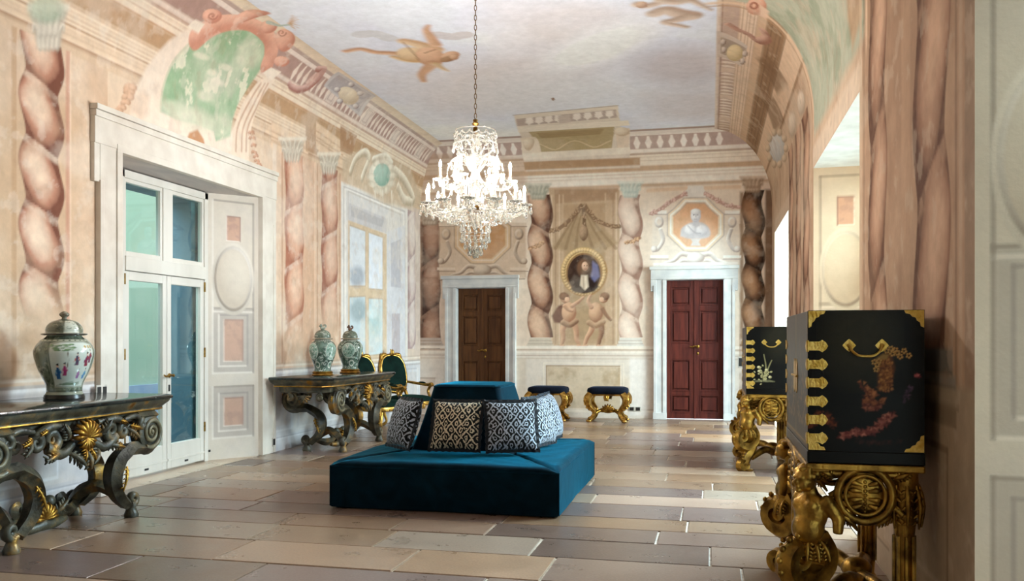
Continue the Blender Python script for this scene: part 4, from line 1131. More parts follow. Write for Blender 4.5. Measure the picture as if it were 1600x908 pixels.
while y < YB - .05:
    dy = rnd.uniform(.40, .56) if y > 3 else .9
    y2 = min(y + dy, YB)
    if YB - y2 < .2: y2 = YB
    x = XL + .01 - rnd.uniform(0, .6); x = XL + .005
    first = True
    while x < XR - .02:
        ln = rnd.uniform(.7, 1.5) if not first else rnd.uniform(.35, 1.2)
        first = False
        x2 = x + ln
        if XR - x2 < .3: x2 = XR - .005
        k = rnd.choice(PAL); v = rnd.uniform(.86, 1.10)
        slab(x, x2, y, y2, tuple(min(255, c * v) for c in k))
        x = x2
    y = y2; row += 1

# ------------------------------------------------------------------ painted reveals of the openings
XD = XL - .36                                       # plane of the garden door
D_FAR = YatX(322, XD); D_MID = YatX(258.5, XD); D_NEAR = 2 * D_MID - D_FAR
grisaille = mat_attr('grisaille_paint', rough=.75, spec=.3, noise=.06, nscale=10, bump=.1, bscale=50)
def reveal(name, p0, p1, ztop, parent=None, warm=0.0, res=.012):
    """splayed reveal from p0 (room edge) to p1 (window side), painted with panels and an oval."""
    p0 = np.array(p0); p1 = np.array(p1); w = float(np.linalg.norm(p1 - p0))
    na = max(8, int(w / res)); nb = int(ztop / res)
    av = np.linspace(0, w, na); bv_ = np.linspace(0, ztop, nb)
    A, B = np.meshgrid(av, bv_)
    q = Paint(A.size, {'J': (A.ravel(), B.ravel())})
    q.col[:] = C3((226, 217, 204))
    q.mottle('J', .4, 2.0, p0[1], (210, 204, 200), .45, .75)
    k = w / .6
    m0, m1 = .09 * w, .91 * w
    DK = (170, 160, 150); LT = (242, 236, 228); PK = (212, 174, 154)
    def panel(b0, b1, pink=True):
        q.rectline('J', m0, m1, b0, b1, .02 * k, DK, .9, LT); q.rect('J', m0 + .02, m1 - .02, b0 + .02, b1 - .02, (196, 188, 180), alpha=.8)
        q.rectline('J', m0 + .07 * k, m1 - .07 * k, b0 + .08, b1 - .08, .018 * k, (176, 168, 162), .9, LT)
        q.rect('J', m0 + .13 * k, m1 - .13 * k, b0 + .14, b1 - .14, PK if pink else (206, 200, 192), alpha=.9)
        q.rectline('J', m0 + .13 * k, m1 - .13 * k, b0 + .14, b1 - .14, .012 * k, (166, 140, 130), .8, LT)
        q.mottle('J', .5, 9.0, b0, (190, 160, 146), .5, .7, a0=m0 + .14 * k, a1=m1 - .14 * k, b0=b0 + .15, b1=b1 - .15)
    panel(.24, .86); panel(1.0, 1.78)
    q.rectline('J', m0, m1, 1.72, ztop - .08, .02 * k, DK, .8, LT)
    q.rect('J', w * .36, w * .64, 2.56, 2.86, PK); q.rectline('J', w * .36, w * .64, 2.56, 2.86, .012, (160, 132, 124), .9, LT)
    q.mottle('J', .6, 12.0, 3.0, (184, 152, 140), .5, .7, a0=w * .37, a1=w * .63, b0=2.57, b1=2.85)
    q.ball('J', (w / 2, 2.12), w * .41, .43, (214, 206, 194), (238, 231, 220), soft=.05)
    q.ball('J', (w / 2, 2.12), w * .37, .385, (166, 154, 142), (240, 234, 226), soft=.05)
    q.ball('J', (w / 2, 2.12), w * .33, .35, (214, 202, 186), (228, 219, 205), soft=.06, alpha=.95)
    q.col *= .93
    q.col = q.col * (1 - warm) + q.col * C3((236, 206, 176)) * warm * 1.05
    t = (A / w)[..., None]
    XY = p0[None, None, :] * (1 - t) + p1[None, None, :] * t
    V = np.stack([XY[..., 0], XY[..., 1], B], -1).reshape(-1, 3)
    idx = np.arange(A.size).reshape(A.shape)
    F = np.stack([idx[:-1, :-1], idx[:-1, 1:], idx[1:, 1:], idx[1:, :-1]], -1).reshape(-1, 4)
    return grid_mesh(name, V, F, q.col, grisaille, parent)
whitewash = mat_noise('white_plaster', lin(232, 226, 216), lin(216, 208, 198), 6, rough=.8, bump=.05)
soffit_m = mat_noise('grey_grained_soffit', lin(186, 178, 176), lin(204, 196, 190), 3.0, rough=.8, dist=2.5, stretch=(1, .3, 1))
def quad(name, pts, mat, parent, thick=0):
    mb = MB(); mb.add(pts, [(0, 1, 2, 3)]); return mb.obj(name, mat, parent, smooth=False)

# ------------------------------------------------------------------ garden door in the left wall
cream_wood = mat_noise('cream_painted_wood', lin(226, 222, 214), lin(214, 209, 200), 4, rough=.45, bump=.03, stretch=(1, 1, .2))
def glass_mat():
    m, nt, N, L, p = new_mat('window_glass')
    N.remove(p)
    tr = N.new('ShaderNodeBsdfTransparent'); tr.inputs[0].default_value = (.86, .93, .90, 1)
    gl = N.new('ShaderNodeBsdfGlossy'); gl.inputs['Roughness'].default_value = .015; gl.inputs[0].default_value = (.9, 1, 1, 1)
    fr = N.new('ShaderNodeLayerWeight'); fr.inputs['Blend'].default_value = .5
    pw = N.new('ShaderNodeMath'); pw.operation = 'POWER'; pw.inputs[1].default_value = 4.0; L.new(fr.outputs['Facing'], pw.inputs[0])
    ml = N.new('ShaderNodeMath'); ml.operation = 'MULTIPLY_ADD'; ml.inputs[1].default_value = .9; ml.inputs[2].default_value = .05; L.new(pw.outputs[0], ml.inputs[0])
    mx = N.new('ShaderNodeMixShader'); L.new(ml.outputs[0], mx.inputs[0]); L.new(tr.outputs[0], mx.inputs[1]); L.new(gl.outputs[0], mx.inputs[2])
    L.new(mx.outputs[0], N['Material Output'].inputs[0])
    return m
GLASS = glass_mat()
brass = mat_noise('old_brass', lin(176, 140, 70), lin(120, 90, 40), 30, rough=.35, metal=1.0)
iron = mat_noise('dark_iron', lin(26, 24, 24), lin(40, 36, 34), 20, rough=.5)
d1 = empty('door_1', (XD, D_MID, 0)); tag(d1, 'cream glazed double garden door with transom in the left wall', kind='structure')
def lbox(name, y0, y1, z0, z1, x0, x1, mat, parent, bevel=.006):
    """box in absolute coordinates, parented without moving."""
    o = MB().box(x0, x1, y0, y1, z0, z1).obj(name, mat, parent, smooth=False, bevel=bevel)
    p = parent; off = Vector((0, 0, 0))
    while p: off += p.location; p = p.parent
    o.location = -off
    return o
fw = .07; ztr0, ztr1 = zat(258, 433, X=XD), zat(258, 406, X=XD); zt1 = DOOR_Z - .03
half = (D_FAR - D_NEAR) / 2
for (y0, y1) in ((D_NEAR, D_NEAR + fw), (D_FAR - fw, D_FAR)): lbox('door_frame', y0, y1, 0, zt1, XD - .05, XD + .03, cream_wood, d1)
lbox('head_rail', D_NEAR, D_FAR, zt1 - .08, zt1, XD - .05, XD + .03, cream_wood, d1)
lbox('transom_bar', D_NEAR + fw, D_FAR - fw, ztr0 + .02, ztr1 - .02, XD - .05, XD + .045, cream_wood, d1)
lbox('transom_mullion', D_MID - .075, D_MID + .075, ztr1 - .02, zt1 - .08, XD - .05, XD + .03, cream_wood, d1)
for s in (-1, 1):
    y0 = D_MID if s > 0 else D_NEAR + fw; y1 = D_FAR - fw if s > 0 else D_MID
    ty0 = D_MID + .075 if s > 0 else D_NEAR + fw; ty1 = D_FAR - fw if s > 0 else D_MID - .075
    # transom light
    for (a0, a1, b0, b1) in ((ty0, ty0 + .035, ztr1 - .02, zt1 - .08), (ty1 - .035, ty1, ztr1 - .02, zt1 - .08), (ty0 + .035, ty1 - .035, ztr1 - .02, ztr1 + .03), (ty0 + .035, ty1 - .035, zt1 - .12, zt1 - .08)):
        lbox('transom_sash', a0, a1, b0, b1, XD - .04, XD + .015, cream_wood, d1, .004)
    quad_o = lbox('glass_pane', ty0 + .03, ty1 - .03, ztr1 + .02, zt1 - .11, XD - .016, XD - .012, GLASS, d1, 0)
    leaf = empty('door_leaf', (0, (y0 + y1) / 2 - D_MID, 0)); leaf.parent = d1
    st = .075
    for (a0, a1, b0, b1) in ((y0 + .004, y0 + st, .02, ztr0 + .015), (y1 - st, y1 - .004, .02, ztr0 + .015)): lbox('stile', a0, a1, b0, b1, XD - .04, XD + .02, cream_wood, leaf)
    lbox('top_rail', y0 + st, y1 - st, ztr0 - .075, ztr0 + .015, XD - .04, XD + .02, cream_wood, leaf)
    lbox('kick_board', y0 + st, y1 - st, .02, .28, XD - .04, XD + .02, cream_wood, leaf)
    lbox('weather_strip', y0 + .01, y1 - .01, .10, .125, XD + .02, XD + .03, cream_wood, leaf, .003)
    lbox('latch_slot', (y0 + y1) / 2 - .03, (y0 + y1) / 2 + .03, .055, .075, XD + .02, XD + .026, iron, leaf, 0)
    lbox('glass_pane', y0 + st - .01, y1 - st + .01, .27, ztr0 - .065, XD - .014, XD - .010, GLASS, leaf, 0)
    for zz in (.35, 1.2, 1.95):
        lbox('hinge', (y1 - .008) if s > 0 else y0 - .012, (y1 + .012) if s > 0 else y0 + .008, zz, zz + .11, XD + .018, XD + .034, brass, leaf, .002)
    if s > 0:
        hz = zat(258, 587, X=XD)
        mb = MB(); mb.tube([(XD + .02, D_MID + .035, hz), (XD + .065, D_MID + .035, hz)], .011, 10)
        mb.tube(smooth_path([(XD + .062, D_MID + .04, hz), (XD + .066, D_MID - .02, hz + .008), (XD + .06, D_MID - .07, hz - .008), (XD + .058, D_MID - .11, hz + .012)], 4), [.011, .013, .010, .006], 8)
        mb.ell((XD + .062, D_MID + .05, hz), .017); mb.ell((XD + .024, D_MID + .035, hz), (.006, .026, .026))
        h = mb.obj('handle', brass, leaf); h.location = -(d1.location + leaf.location)
        lbox('keyhole_plate', D_MID + .022, D_MID + .048, hz - .17, hz - .10, XD + .02, XD + .026, iron, leaf, .002)
reveal('reveal', (XL, DOOR_Y1), (XD, D_FAR + .02), DOOR_Z, SHELL['wall_left']); reveal('reveal', (XL, DOOR_Y0), (XD, D_NEAR - .02), DOOR_Z, SHELL['wall_left'], res=.05)
quad('soffit', [(XL, DOOR_Y0, DOOR_Z), (XL, DOOR_Y1, DOOR_Z), (XD - .05, D_FAR + .05, DOOR_Z - .02), (XD - .05, D_NEAR - .05, DOOR_Z - .02)], soffit_m, SHELL['wall_left'])
o = MB().add([(XL + .01, DOOR_Y0, .001), (XL + .01, DOOR_Y1, .001), (XD - .1, D_FAR + .05, .001), (XD - .1, D_NEAR - .05, .001)], [(0, 1, 2, 3)]).obj('threshold', STONE, fl_o, smooth=False); o.color = lin(196, 174, 150)
MB().box(XD + .012, XD + .024, D_FAR + .03, D_FAR + .09, .10, .125).obj('latch_slot', iron, SHELL['wall_left'], smooth=False)
# architrave of the garden door, with eared head
trim_m = mat_noise('cream_stucco', lin(232, 225, 214), lin(218, 209, 197), 5, rough=.8, bump=.06, bscale=30)
t1 = empty('trim_1', (XL, (DOOR_Y0 + DOOR_Y1) / 2, 0)); tag(t1, 'cream moulded architrave round the garden door', kind='structure')
ya, yb_ = YLp(141), YLp(427); ztop = PX('L', 141, 161)[1]; ztop = min(ztop, 3.52)
def tbox(name, y0, y1, z0, z1, p): return lbox(name, y0, y1, z0, z1, XL - .01, XL + p, trim_m, t1, .006)
ear = .07
for (y0, y1) in ((ya + ear, DOOR_Y0), (DOOR_Y1, yb_ - ear * .5)):
    tbox('jamb_moulding', y0, y1, 0, DOOR_Z + .2, .045)
    tbox('inner_fillet', (y1 - .07) if y1 == DOOR_Y0 else y0 - .004, y1 + .004 if y1 == DOOR_Y0 else y0 + .07, .005, DOOR_Z + .004, .06)
    tbox('outer_fillet', y0 - .004 if y1 == DOOR_Y0 else y1 - .05, (y0 + .05) if y1 == DOOR_Y0 else y1 + .004, .005, DOOR_Z - .3, .055)
tbox('head_moulding', ya, yb_, DOOR_Z + .02, ztop - .10, .05); tbox('inner_fillet', DOOR_Y0 - .066, DOOR_Y1 + .066, DOOR_Z - .003, DOOR_Z + .066, .058)
tbox('head_cap', ya - .003, yb_ + .003, ztop - .11, ztop - .052, .065); tbox('head_cap', ya - .006, yb_ + .006, ztop - .05, ztop, .08)
for (y0, y1) in ((ya + .004, ya + .32), (yb_ - .25, yb_ - .004)): tbox('ear', y0, y1, DOOR_Z - .32, DOOR_Z + .1, .040)
# what lies outside the garden door: pale green loggia wall, blue-grey outer reveal
green_w = mat_noise('loggia_green_plaster', lin(176, 205, 186), lin(196, 216, 198), 1.2, rough=.9)
blue_w = mat_noise('blue_grey_plaster', lin(70, 104, 122), lin(88, 120, 136), 2.0, rough=.8)
lilac_w = mat_noise('pale_blue_plinth', lin(172, 192, 222), lin(150, 176, 214), 3.0, rough=.85)
ow = MB().box(-8.2, -8.0, 3.5, 16.5, .35, 6.5).obj('wall_loggia', green_w, smooth=False); tag(ow, 'pale green outer wall seen through the garden door', kind='structure')
MB().box(-8.2, -7.96, 3.5, 16.5, -.1, .75).obj('plinth', lilac_w, ow, smooth=False)
og = MB().box(-8.2, XD - .08, 3.0, 17, -.15, -.02).obj('floor_loggia', mat_noise('loggia_stone', lin(176, 170, 168), lin(150, 146, 146), 3, rough=.8), smooth=False); tag(og, 'stone paving outside the garden door', kind='structure')
pr = MB().box(XD - .42, XD - .08, D_FAR - .17, D_FAR + .35, -.02, DOOR_Z + .3).obj('outer_reveal', blue_w, SHELL['wall_left'], smooth=False)
MB().box(XD - .42, XD - .08, D_NEAR - .35, D_NEAR + .12, -.02, DOOR_Z + .3).obj('outer_reveal', blue_w, SHELL['wall_left'], smooth=False)
MB().box(XD - .42, XD - .08, D_NEAR - .35, D_FAR + .35, zt1 - .08, DOOR_Z + .3).obj('outer_lintel', blue_w, SHELL['wall_left'], smooth=False)

# ------------------------------------------------------------------ windows of the right wall
XW = XR + .62
for k, (y0, y1, sp) in enumerate(((W1_Y0, W1_Y1, 0), (W2_Y0, W2_Y1, 0), (W3_Y0, W3_Y1, 0))):
    reveal('reveal', (XR, y1), (XW, y1 - .04), WIN_Z, SHELL['wall_right'], res=.008 if k == 0 else .014, warm=(.6, .9, .1)[k])
    reveal('reveal', (XR, y0), (XW, y0 + .04), WIN_Z, SHELL['wall_right'], res=.06)
    quad('soffit', [(XR, y0, WIN_Z), (XR, y1, WIN_Z), (XW, y1, WIN_Z), (XW, y0, WIN_Z)], whitewash, SHELL['wall_right'])
    o = MB().add([(XR - .005, y0, .001), (XR - .005, y1, .001), (XW + .1, y1, .001), (XW + .1, y0, .001)], [(0, 1, 2, 3)]).obj('threshold', STONE, fl_o, smooth=False); o.color = lin(190, 176, 160)
    w = empty('window_%d' % (k + 1), (XW, (y0 + y1) / 2, 0)); tag(w, ('tall cream window in the right wall beside the nearest pier', 'tall cream window in the right wall between the two lacquer cabinets', 'tall cream window in the right wall at the far end')[k], kind='structure')
    ym = (y0 + y1) / 2
    for (a0, a1) in ((y0, y0 + .09), (ym - .07, ym + .07), (y1 - .09, y1)): lbox('window_frame', a0, a1, 0, WIN_Z, XW - .02, XW + .05, cream_wood, w)
    for (b0, b1) in ((0, .25), (2.1, 2.24), (WIN_Z - .08, WIN_Z)): lbox('window_rail', y0 + .09, y1 - .09, b0, b1, XW - .02, XW + .05, cream_wood, w)
    for (a0, a1) in ((y0 + .09, ym - .07), (ym + .07, y1 - .09)):
        for (b0, b1) in ((.25, 2.1), (2.24, WIN_Z - .08)): lbox('glass_pane', a0, a1, b0, b1, XW + .01, XW + .014, GLASS, w, 0)
rg = MB().box(XR + .7, 30, -8, 30, -.5, -.4).obj('floor_court', mat_noise('court_gravel', lin(186, 182, 174), lin(166, 160, 152), 5, rough=.9), smooth=False); tag(rg, 'gravel court outside the right-hand windows', kind='structure')
# end wall behind the viewpoint
wf = MB().box(XL - .4, XR + .4, YF - .2, YF, 0, ZC).obj('wall_front', mat_noise('front_plaster', lin(206, 184, 158), lin(190, 164, 136), 1.5, rough=.85), smooth=False); tag(wf, 'plain plaster wall behind the viewer', kind='structure')

# ------------------------------------------------------------------ panelled double doors of the end wall
def back_door(num, x0, x1, zt, px_out, ytop_px, wood, label, handle_side):
    stone = mat_noise('grey_stone_frame', lin(186, 186, 186), lin(206, 204, 200), 5, rough=.7, bump=.08, bscale=40)
    d = empty('door_%d' % num, ((x0 + x1) / 2, YB, 0)); tag(d, label, kind='structure')
    xo0, xo1 = XBp(px_out[0]), XBp(px_out[1]); zo = PX('B', (px_out[0] + px_out[1]) / 2, ytop_px)[1]
    def b(name, a0, a1, z0, z1, p0, p1, mat, par, bev=.006):
        o = MB().box(a0, a1, YB - p1, YB - p0, z0, z1).obj(name, mat, par, smooth=False, bevel=bev)
        off = Vector((0, 0, 0)); q = par
        while q: off += q.location; q = q.parent
        o.location = -off; return o
    fr = (x0 - xo0); fr2 = (xo1 - x1)
    for (a0, a1, s) in ((xo0 + .05, x0, 1), (x1, xo1 - .05, -1)):
        b('jamb_stone', a0, a1, 0, zt, -.22, .06, stone, d)
        b('jamb_fillet', a0 if s > 0 else a1 - .05, a0 + .05 if s > 0 else a1, .12, zt - .1, .06, .085, stone, d)
        b('jamb_fillet', (a1 - .06) if s > 0 else a0, a1 if s > 0 else a0 + .06, .12, zt, .06, .075, stone, d)
        b('plinth_block', a0 - .01, a1 + .01, 0, .12, .05, .10, stone, d)
    b('lintel_stone', xo0, xo1, zt, zo, -.22, .07, stone, d); b('lintel_cap', xo0 - .02, xo1 + .02, zo - .06, zo, .06, .12, stone, d); b('lintel_fillet', xo0, xo1, zt + .01, zt + .05, .06, .085, stone, d)
    for (a0, a1) in ((xo0, xo0 + .10), (xo1 - .10, xo1)): b('ear', a0, a1, zt - .2, zt + .01, .0, .068, stone, d)
    xm = (x0 + x1) / 2
    for s in (-1, 1):
        lx0, lx1 = (x0 + .004, xm - .002) if s < 0 else (xm + .002, x1 - .004)
        leaf = empty('door_leaf', ((lx0 + lx1) / 2 - xm, 0, 0)); leaf.parent = d
        b('leaf_board', lx0, lx1, .01, zt - .005, -.16, -.11, wood, leaf, .004)
        w = lx1 - lx0; sw = .075
        zs = [(.045, .185), (.215, .455), (.57, .80), (.825, .955)]
        for (a0, a1) in ((lx0, lx0 + sw), (lx1 - sw, lx1)): b('stile', a0, a1, .01, zt - .005, -.11, -.085, wood, leaf, .004)
        edges = [0.0] + [e for z in zs for e in z] + [1.0]
        for k in range(0, len(edges), 2):
            e0 = zt * (1 - edges[k + 1]); e1 = zt * (1 - edges[k]); b('rail', lx0 + sw, lx1 - sw, max(e0, .01), min(e1, zt - .005), -.11, -.087, wood, leaf, .004)
        for (f0, f1) in zs:
            z1 = zt * (1 - f0); z0 = zt * (1 - f1); pa0, pa1 = lx0 + sw, lx1 - sw
            pn = b('panel', pa0 + .045, pa1 - .045, z0 + .05, z1 - .05, -.11, -.082, wood, leaf, .012)
            mb = MB()
            for (q0, q1, r0, r1) in ((pa0, pa1, z1 - .02, z1), (pa0, pa1, z0, z0 + .02), (pa0, pa0 + .02, z0 + .02, z1 - .02), (pa1 - .02, pa1, z0 + .02, z1 - .02)): mb.box(q0, q1, YB + .078, YB + .11, r0, r1)
            o = mb.obj('panel_moulding', wood, leaf, smooth=False, bevel=.004); o.location = -(d.location + leaf.location)
        if s > 0:
            b('closing_strip', xm - .018, xm + .018, .01, zt - .005, -.085, -.07, wood, leaf, .004)
            hz = 1.28 if num == 3 else 1.2
            mb = MB(); mb.tube([(xm + .05, YB + .085, hz), (xm + .05, YB + .03, hz)], .012, 8); mb.tube(smooth_path([(xm + .05, YB + .032, hz), (xm + .0, YB + .03, hz + .012), (xm - .05, YB + .03, hz - .008), (xm - .085, YB + .03, hz + .01)], 4), [.014, .012, .012, .008], 8)
            mb.ell((xm + .05, YB + .082, hz), (.03, .008, .03)); mb.ell((xm + .05, YB + .082, hz - .12), (.018, .008, .026))
            h = mb.obj('handle', brass, leaf); h.location = -(d.location + leaf.location)
    return d
mahog = mat_noise('mahogany', lin(88, 36, 27), lin(64, 23, 18), 3.5, rough=.5, stretch=(6, 6, .6), bump=.03, spec=.2)
oak = mat_noise('dark_oak', lin(96, 60, 30), lin(72, 42, 20), 3.5, rough=.5, stretch=(6, 6, .6), bump=.03, spec=.2)
back_door(2, b0x0, b0x1, b0z, (693, 811), 431, oak, 'brown panelled double door in a grey stone frame behind the sofa', 1)
back_door(3, b1x0, b1x1, b1z, (1017, 1153), 416, mahog, 'red-brown panelled double door in a pale stone frame under the painted bust', 1)
# ------------------------------------------------------------------ island sofa of blue velvet
def velvet(name, base, sheen, rough=.55, w=1.0, spec=.3):
    m, nt, N, L, p = new_mat(name)
    tc = N.new('ShaderNodeTexCoord'); nz = N.new('ShaderNodeTexNoise'); nz.inputs['Scale'].default_value = 4; nz.inputs['Detail'].default_value = 6; nz.inputs['Distortion'].default_value = 1.2
    L.new(tc.outputs['Object'], nz.inputs['Vector'])
    cr = N.new('ShaderNodeValToRGB'); cr.color_ramp.elements[0].position = .3; cr.color_ramp.elements[1].position = .75
    cr.color_ramp.elements[0].color = (base[0] * .6, base[1] * .6, base[2] * .6, 1); cr.color_ramp.elements[1].color = (base[0] * 1.5, base[1] * 1.5, base[2] * 1.5, 1)
    L.new(nz.outputs['Fac'], cr.inputs[0]); L.new(cr.outputs[0], p.inputs['Base Color'])
    b = N.new('ShaderNodeBump'); b.inputs['Strength'].default_value = .25; b.inputs['Distance'].default_value = .02; L.new(nz.outputs['Fac'], b.inputs['Height']); L.new(b.outputs[0], p.inputs['Normal'])
    pset(p, rough=rough, spec=spec, sheen=w, sheenr=.35, sheent=sheen)
    return m
VELVET = velvet('blue_velvet', (.0006, .012, .022), (.008, .30, .50, 1), rough=.8, w=.95, spec=.08)
SX, SY = -2.12, 7.72; HX, HY = .965, 1.05; SZ = .385; BX, BY, TX, TY, BT = .50, .52, .30, .33, 1.0
so = empty('island_sofa', (SX, SY, 0)); tag(so, 'square dark blue velvet island sofa with a tapering central back', 'sofa')
def soft_quad_section(name, ring_out, ring_in):
    """one mitred quarter: seat wedge with a padded top and a straight skirt."""
    (o0, o1), (i0, i1) = ring_out, ring_in
    n, m = 28, 14
    mb = MB()
    rows = []
    c = (Vector(o0) + Vector(o1) + Vector(i0) + Vector(i1)) / 4
    for r in range(m + 1):
        v = r / m; row = []
        for k in range(n + 1):
            u = k / n
            p = (Vector(o0) * (1 - u) + Vector(o1) * u) * (1 - v) + (Vector(i0) * (1 - u) + Vector(i1) * u) * v
            eu = min(u, 1 - u) * (2.1 - v * .9); ev = v
            d = min(1, eu / .10) * min(1, ev / .07 + .0)
            h = SZ - .03 + .03 * math.sqrt(max(0, 1 - (1 - min(1, eu / .09)) ** 2)) * math.sqrt(max(0, 1 - (1 - min(1, (ev + .01) / .09)) ** 2)) + .012 * math.sin(math.pi * u) + .045 * v
            h += .004 * math.sin(u * 23 + v * 9) * math.sin(v * 11 + u * 3)
            row.append((p.x, p.y, h))
        rows.append(row)
    sk = []
    for zz, ins in ((.012, .012), (.03, .002), (.2, -.004), (SZ - .06, 0.0), (SZ - .035, .0)):
        row = []
        for k in range(n + 1):
            u = k / n
            p = Vector(o0) * (1 - u) + Vector(o1) * u
            q = p + (c - p).normalized() * (ins + .003 * math.sin(u * 31 + zz * 17))
            row.append((q.x, q.y, zz))
        sk.append(row)
    mb.loft(sk + rows, cap=False, closed=False)
    return mb.obj(name, VELVET, so, auto=70)
o_ = [(-HX, -HY, 0), (HX, -HY, 0), (HX, HY, 0), (-HX, HY, 0)]; i_ = [(-BX, -BY, 0), (BX, -BY, 0), (BX, BY, 0), (-BX, BY, 0)]
for k in range(4): soft_quad_section('seat_section', (o_[k], o_[(k + 1) % 4]), (i_[k], i_[(k + 1) % 4]))
# seams along the edges of the seat and down the corners
mb = MB()
for k in range(4):
    a = Vector(o_[k]); b = Vector(o_[(k + 1) % 4]); mb.tube([a + Vector((0, 0, SZ - .034)), b + Vector((0, 0, SZ - .034))], .006, 6)
    mb.tube([a + Vector((0, 0, .02)), a + Vector((0, 0, SZ - .034))], .005, 6)
    mb.tube([a + Vector((0, 0, SZ - .034)), Vector(i_[k]) + Vector((0, 0, SZ + .014))], .006, 6)
mb.obj('piping', VELVET, so)
mb = MB(); mb.loft([[(x * .96, y * .96, 0.0) for (x, y, _) in o_], [(x * .96, y * .96, .04) for (x, y, _) in o_]]); mb.obj('base_frame', mat_noise('dark_base', lin(14, 16, 22), lin(24, 26, 32), 8, rough=.7), so, smooth=False)
def ring(hx, hy, z, r, n=6):
    out = []
    for (sx, sy, a0) in ((1, -1, -90), (1, 1, 0), (-1, 1, 90), (-1, -1, 180)):
        for k in range(n + 1):
            a = math.radians(a0 + 90 * k / n); out.append((sx * (hx - r) + r * math.cos(a), sy * (hy - r) + r * math.sin(a), z))
    return out
mb = MB()
prof = [(0, .33), (.03, .38), (.3, .6), (.62, .78), (.86, .90), (.96, BT - .03), (1.0, BT - .012), (1.02, BT)]
secs = []
for t, z in prof:
    k = (z - .33) / (BT - .33)
    hx = BX + (TX - BX) * k ** .85; hy = BY + (TY - BY) * k ** .85
    if z >= BT - .001: hx -= .02; hy -= .02
    secs.append(ring(hx, hy, z, .05))
mb.loft(secs); mb.obj('backrest', VELVET, so, auto=50)
mb = MB()
mb.tube([Vector(p) for p in ring(TX + .004, TY + .004, BT - .02, .05)] + [Vector(ring(TX + .004, TY + .004, BT - .02, .05)[0])], .008, 6); mb.obj('top_piping', VELVET, so)

# ------------------------------------------------------------------ cushions with a black and white woven pattern
def ikat(name, light):
    m, nt, N, L, p = new_mat(name)
    tc = N.new('ShaderNodeTexCoord'); mp = N.new('ShaderNodeMapping'); mp.inputs['Scale'].default_value = (22.0, .001, 17.0); L.new(tc.outputs['Object'], mp.inputs[0])
    nz = N.new('ShaderNodeTexNoise'); nz.inputs['Scale'].default_value = 1.1; nz.inputs['Detail'].default_value = 4; L.new(mp.outputs[0], nz.inputs['Vector'])
    ad = N.new('ShaderNodeVectorMath'); ad.operation = 'MULTIPLY_ADD'; ad.inputs[1].default_value = (.85, 0, .85); L.new(nz.outputs['Color'], ad.inputs[0]); L.new(mp.outputs[0], ad.inputs[2])
    sx = N.new('ShaderNodeSeparateXYZ'); L.new(ad.outputs[0], sx.inputs[0])
    def mth(op, a, b=None, c=None):
        n = N.new('ShaderNodeMath'); n.operation = op
        for i, v in enumerate((a, b, c)):
            if v is None: continue
            if isinstance(v, (int, float)): n.inputs[i].default_value = v
            else: L.new(v, n.inputs[i])
        return n.outputs[0]
    # diamond lattice of rings: distance in a sheared, staggered cell
    u = mth('ADD', sx.outputs[0], sx.outputs[2]); v = mth('SUBTRACT', sx.outputs[0], sx.outputs[2])
    fu = mth('SUBTRACT', mth('FRACT', mth('MULTIPLY', u, .5)), .5); fv = mth('SUBTRACT', mth('FRACT', mth('MULTIPLY', v, .5)), .5)
    d = mth('SQRT', mth('ADD', mth('MULTIPLY', fu, fu), mth('MULTIPLY', fv, fv)))
    dm = mth('MAXIMUM', mth('ABSOLUTE', fu), mth('ABSOLUTE', fv))
    ringm = mth('MULTIPLY', mth('GREATER_THAN', d, .12), mth('LESS_THAN', d, .235))
    latt = mth('GREATER_THAN', dm, .425)
    vo = N.new('ShaderNodeTexVoronoi'); vo.inputs['Scale'].default_value = 1.9; L.new(ad.outputs[0], vo.inputs['Vector'])
    spot = mth('LESS_THAN', vo.outputs['Distance'], .26)
    w = mth('MAXIMUM', mth('MAXIMUM', ringm, latt), spot)
    fine = N.new('ShaderNodeTexNoise'); fine.inputs['Scale'].default_value = 60; L.new(tc.outputs['Object'], fine.inputs['Vector'])
    w = mth('MULTIPLY', w, mth('GREATER_THAN', fine.outputs['Fac'], .36))
    mx = N.new('ShaderNodeMix'); mx.data_type = 'RGBA'; L.new(w, mx.inputs['Factor']); mx.inputs['A'].default_value = lin(10, 10, 14); mx.inputs['B'].default_value = light
    L.new(mx.outputs['Result'], p.inputs['Base Color']); pset(p, rough=.8, spec=.2, sheen=.2)
    return m
IKAT = ikat('woven_ikat', lin(220, 204, 176)); IKATC = ikat('woven_ikat_cool', lin(184, 192, 206))
BLACK_VELVET = velvet('black_velvet', (.006, .008, .012), (.15, .25, .4, 1), w=.4)
def pillow_mesh(size, depth, bulge=1.0, n=20):
    mb = MB(); V = []; F = []
    for side in (-1, 1):
        for i in range(n + 1):
            for j in range(n + 1):
                u = i / n * 2 - 1; v = j / n * 2 - 1
                k = (1 - abs(u) ** 2.6) ** .5 * (1 - abs(v) ** 2.6) ** .5
                pin = 1 - .07 * (1 - abs(v) ** 2) * abs(u) ** 3; pinv = 1 - .07 * (1 - abs(u) ** 2) * abs(v) ** 3
                V.append((u * size / 2 * pin, side * (depth / 2 * k * bulge + .002), v * size / 2 * pinv + size / 2))
    m = (n + 1) ** 2
    for s in (0, 1):
        for i in range(n):
            for j in range(n):
                a = s * m + i * (n + 1) + j; q = (a, a + 1, a + n + 2, a + n + 1); F.append(q if s == 0 else q[::-1])
    return mb.add(V, F)
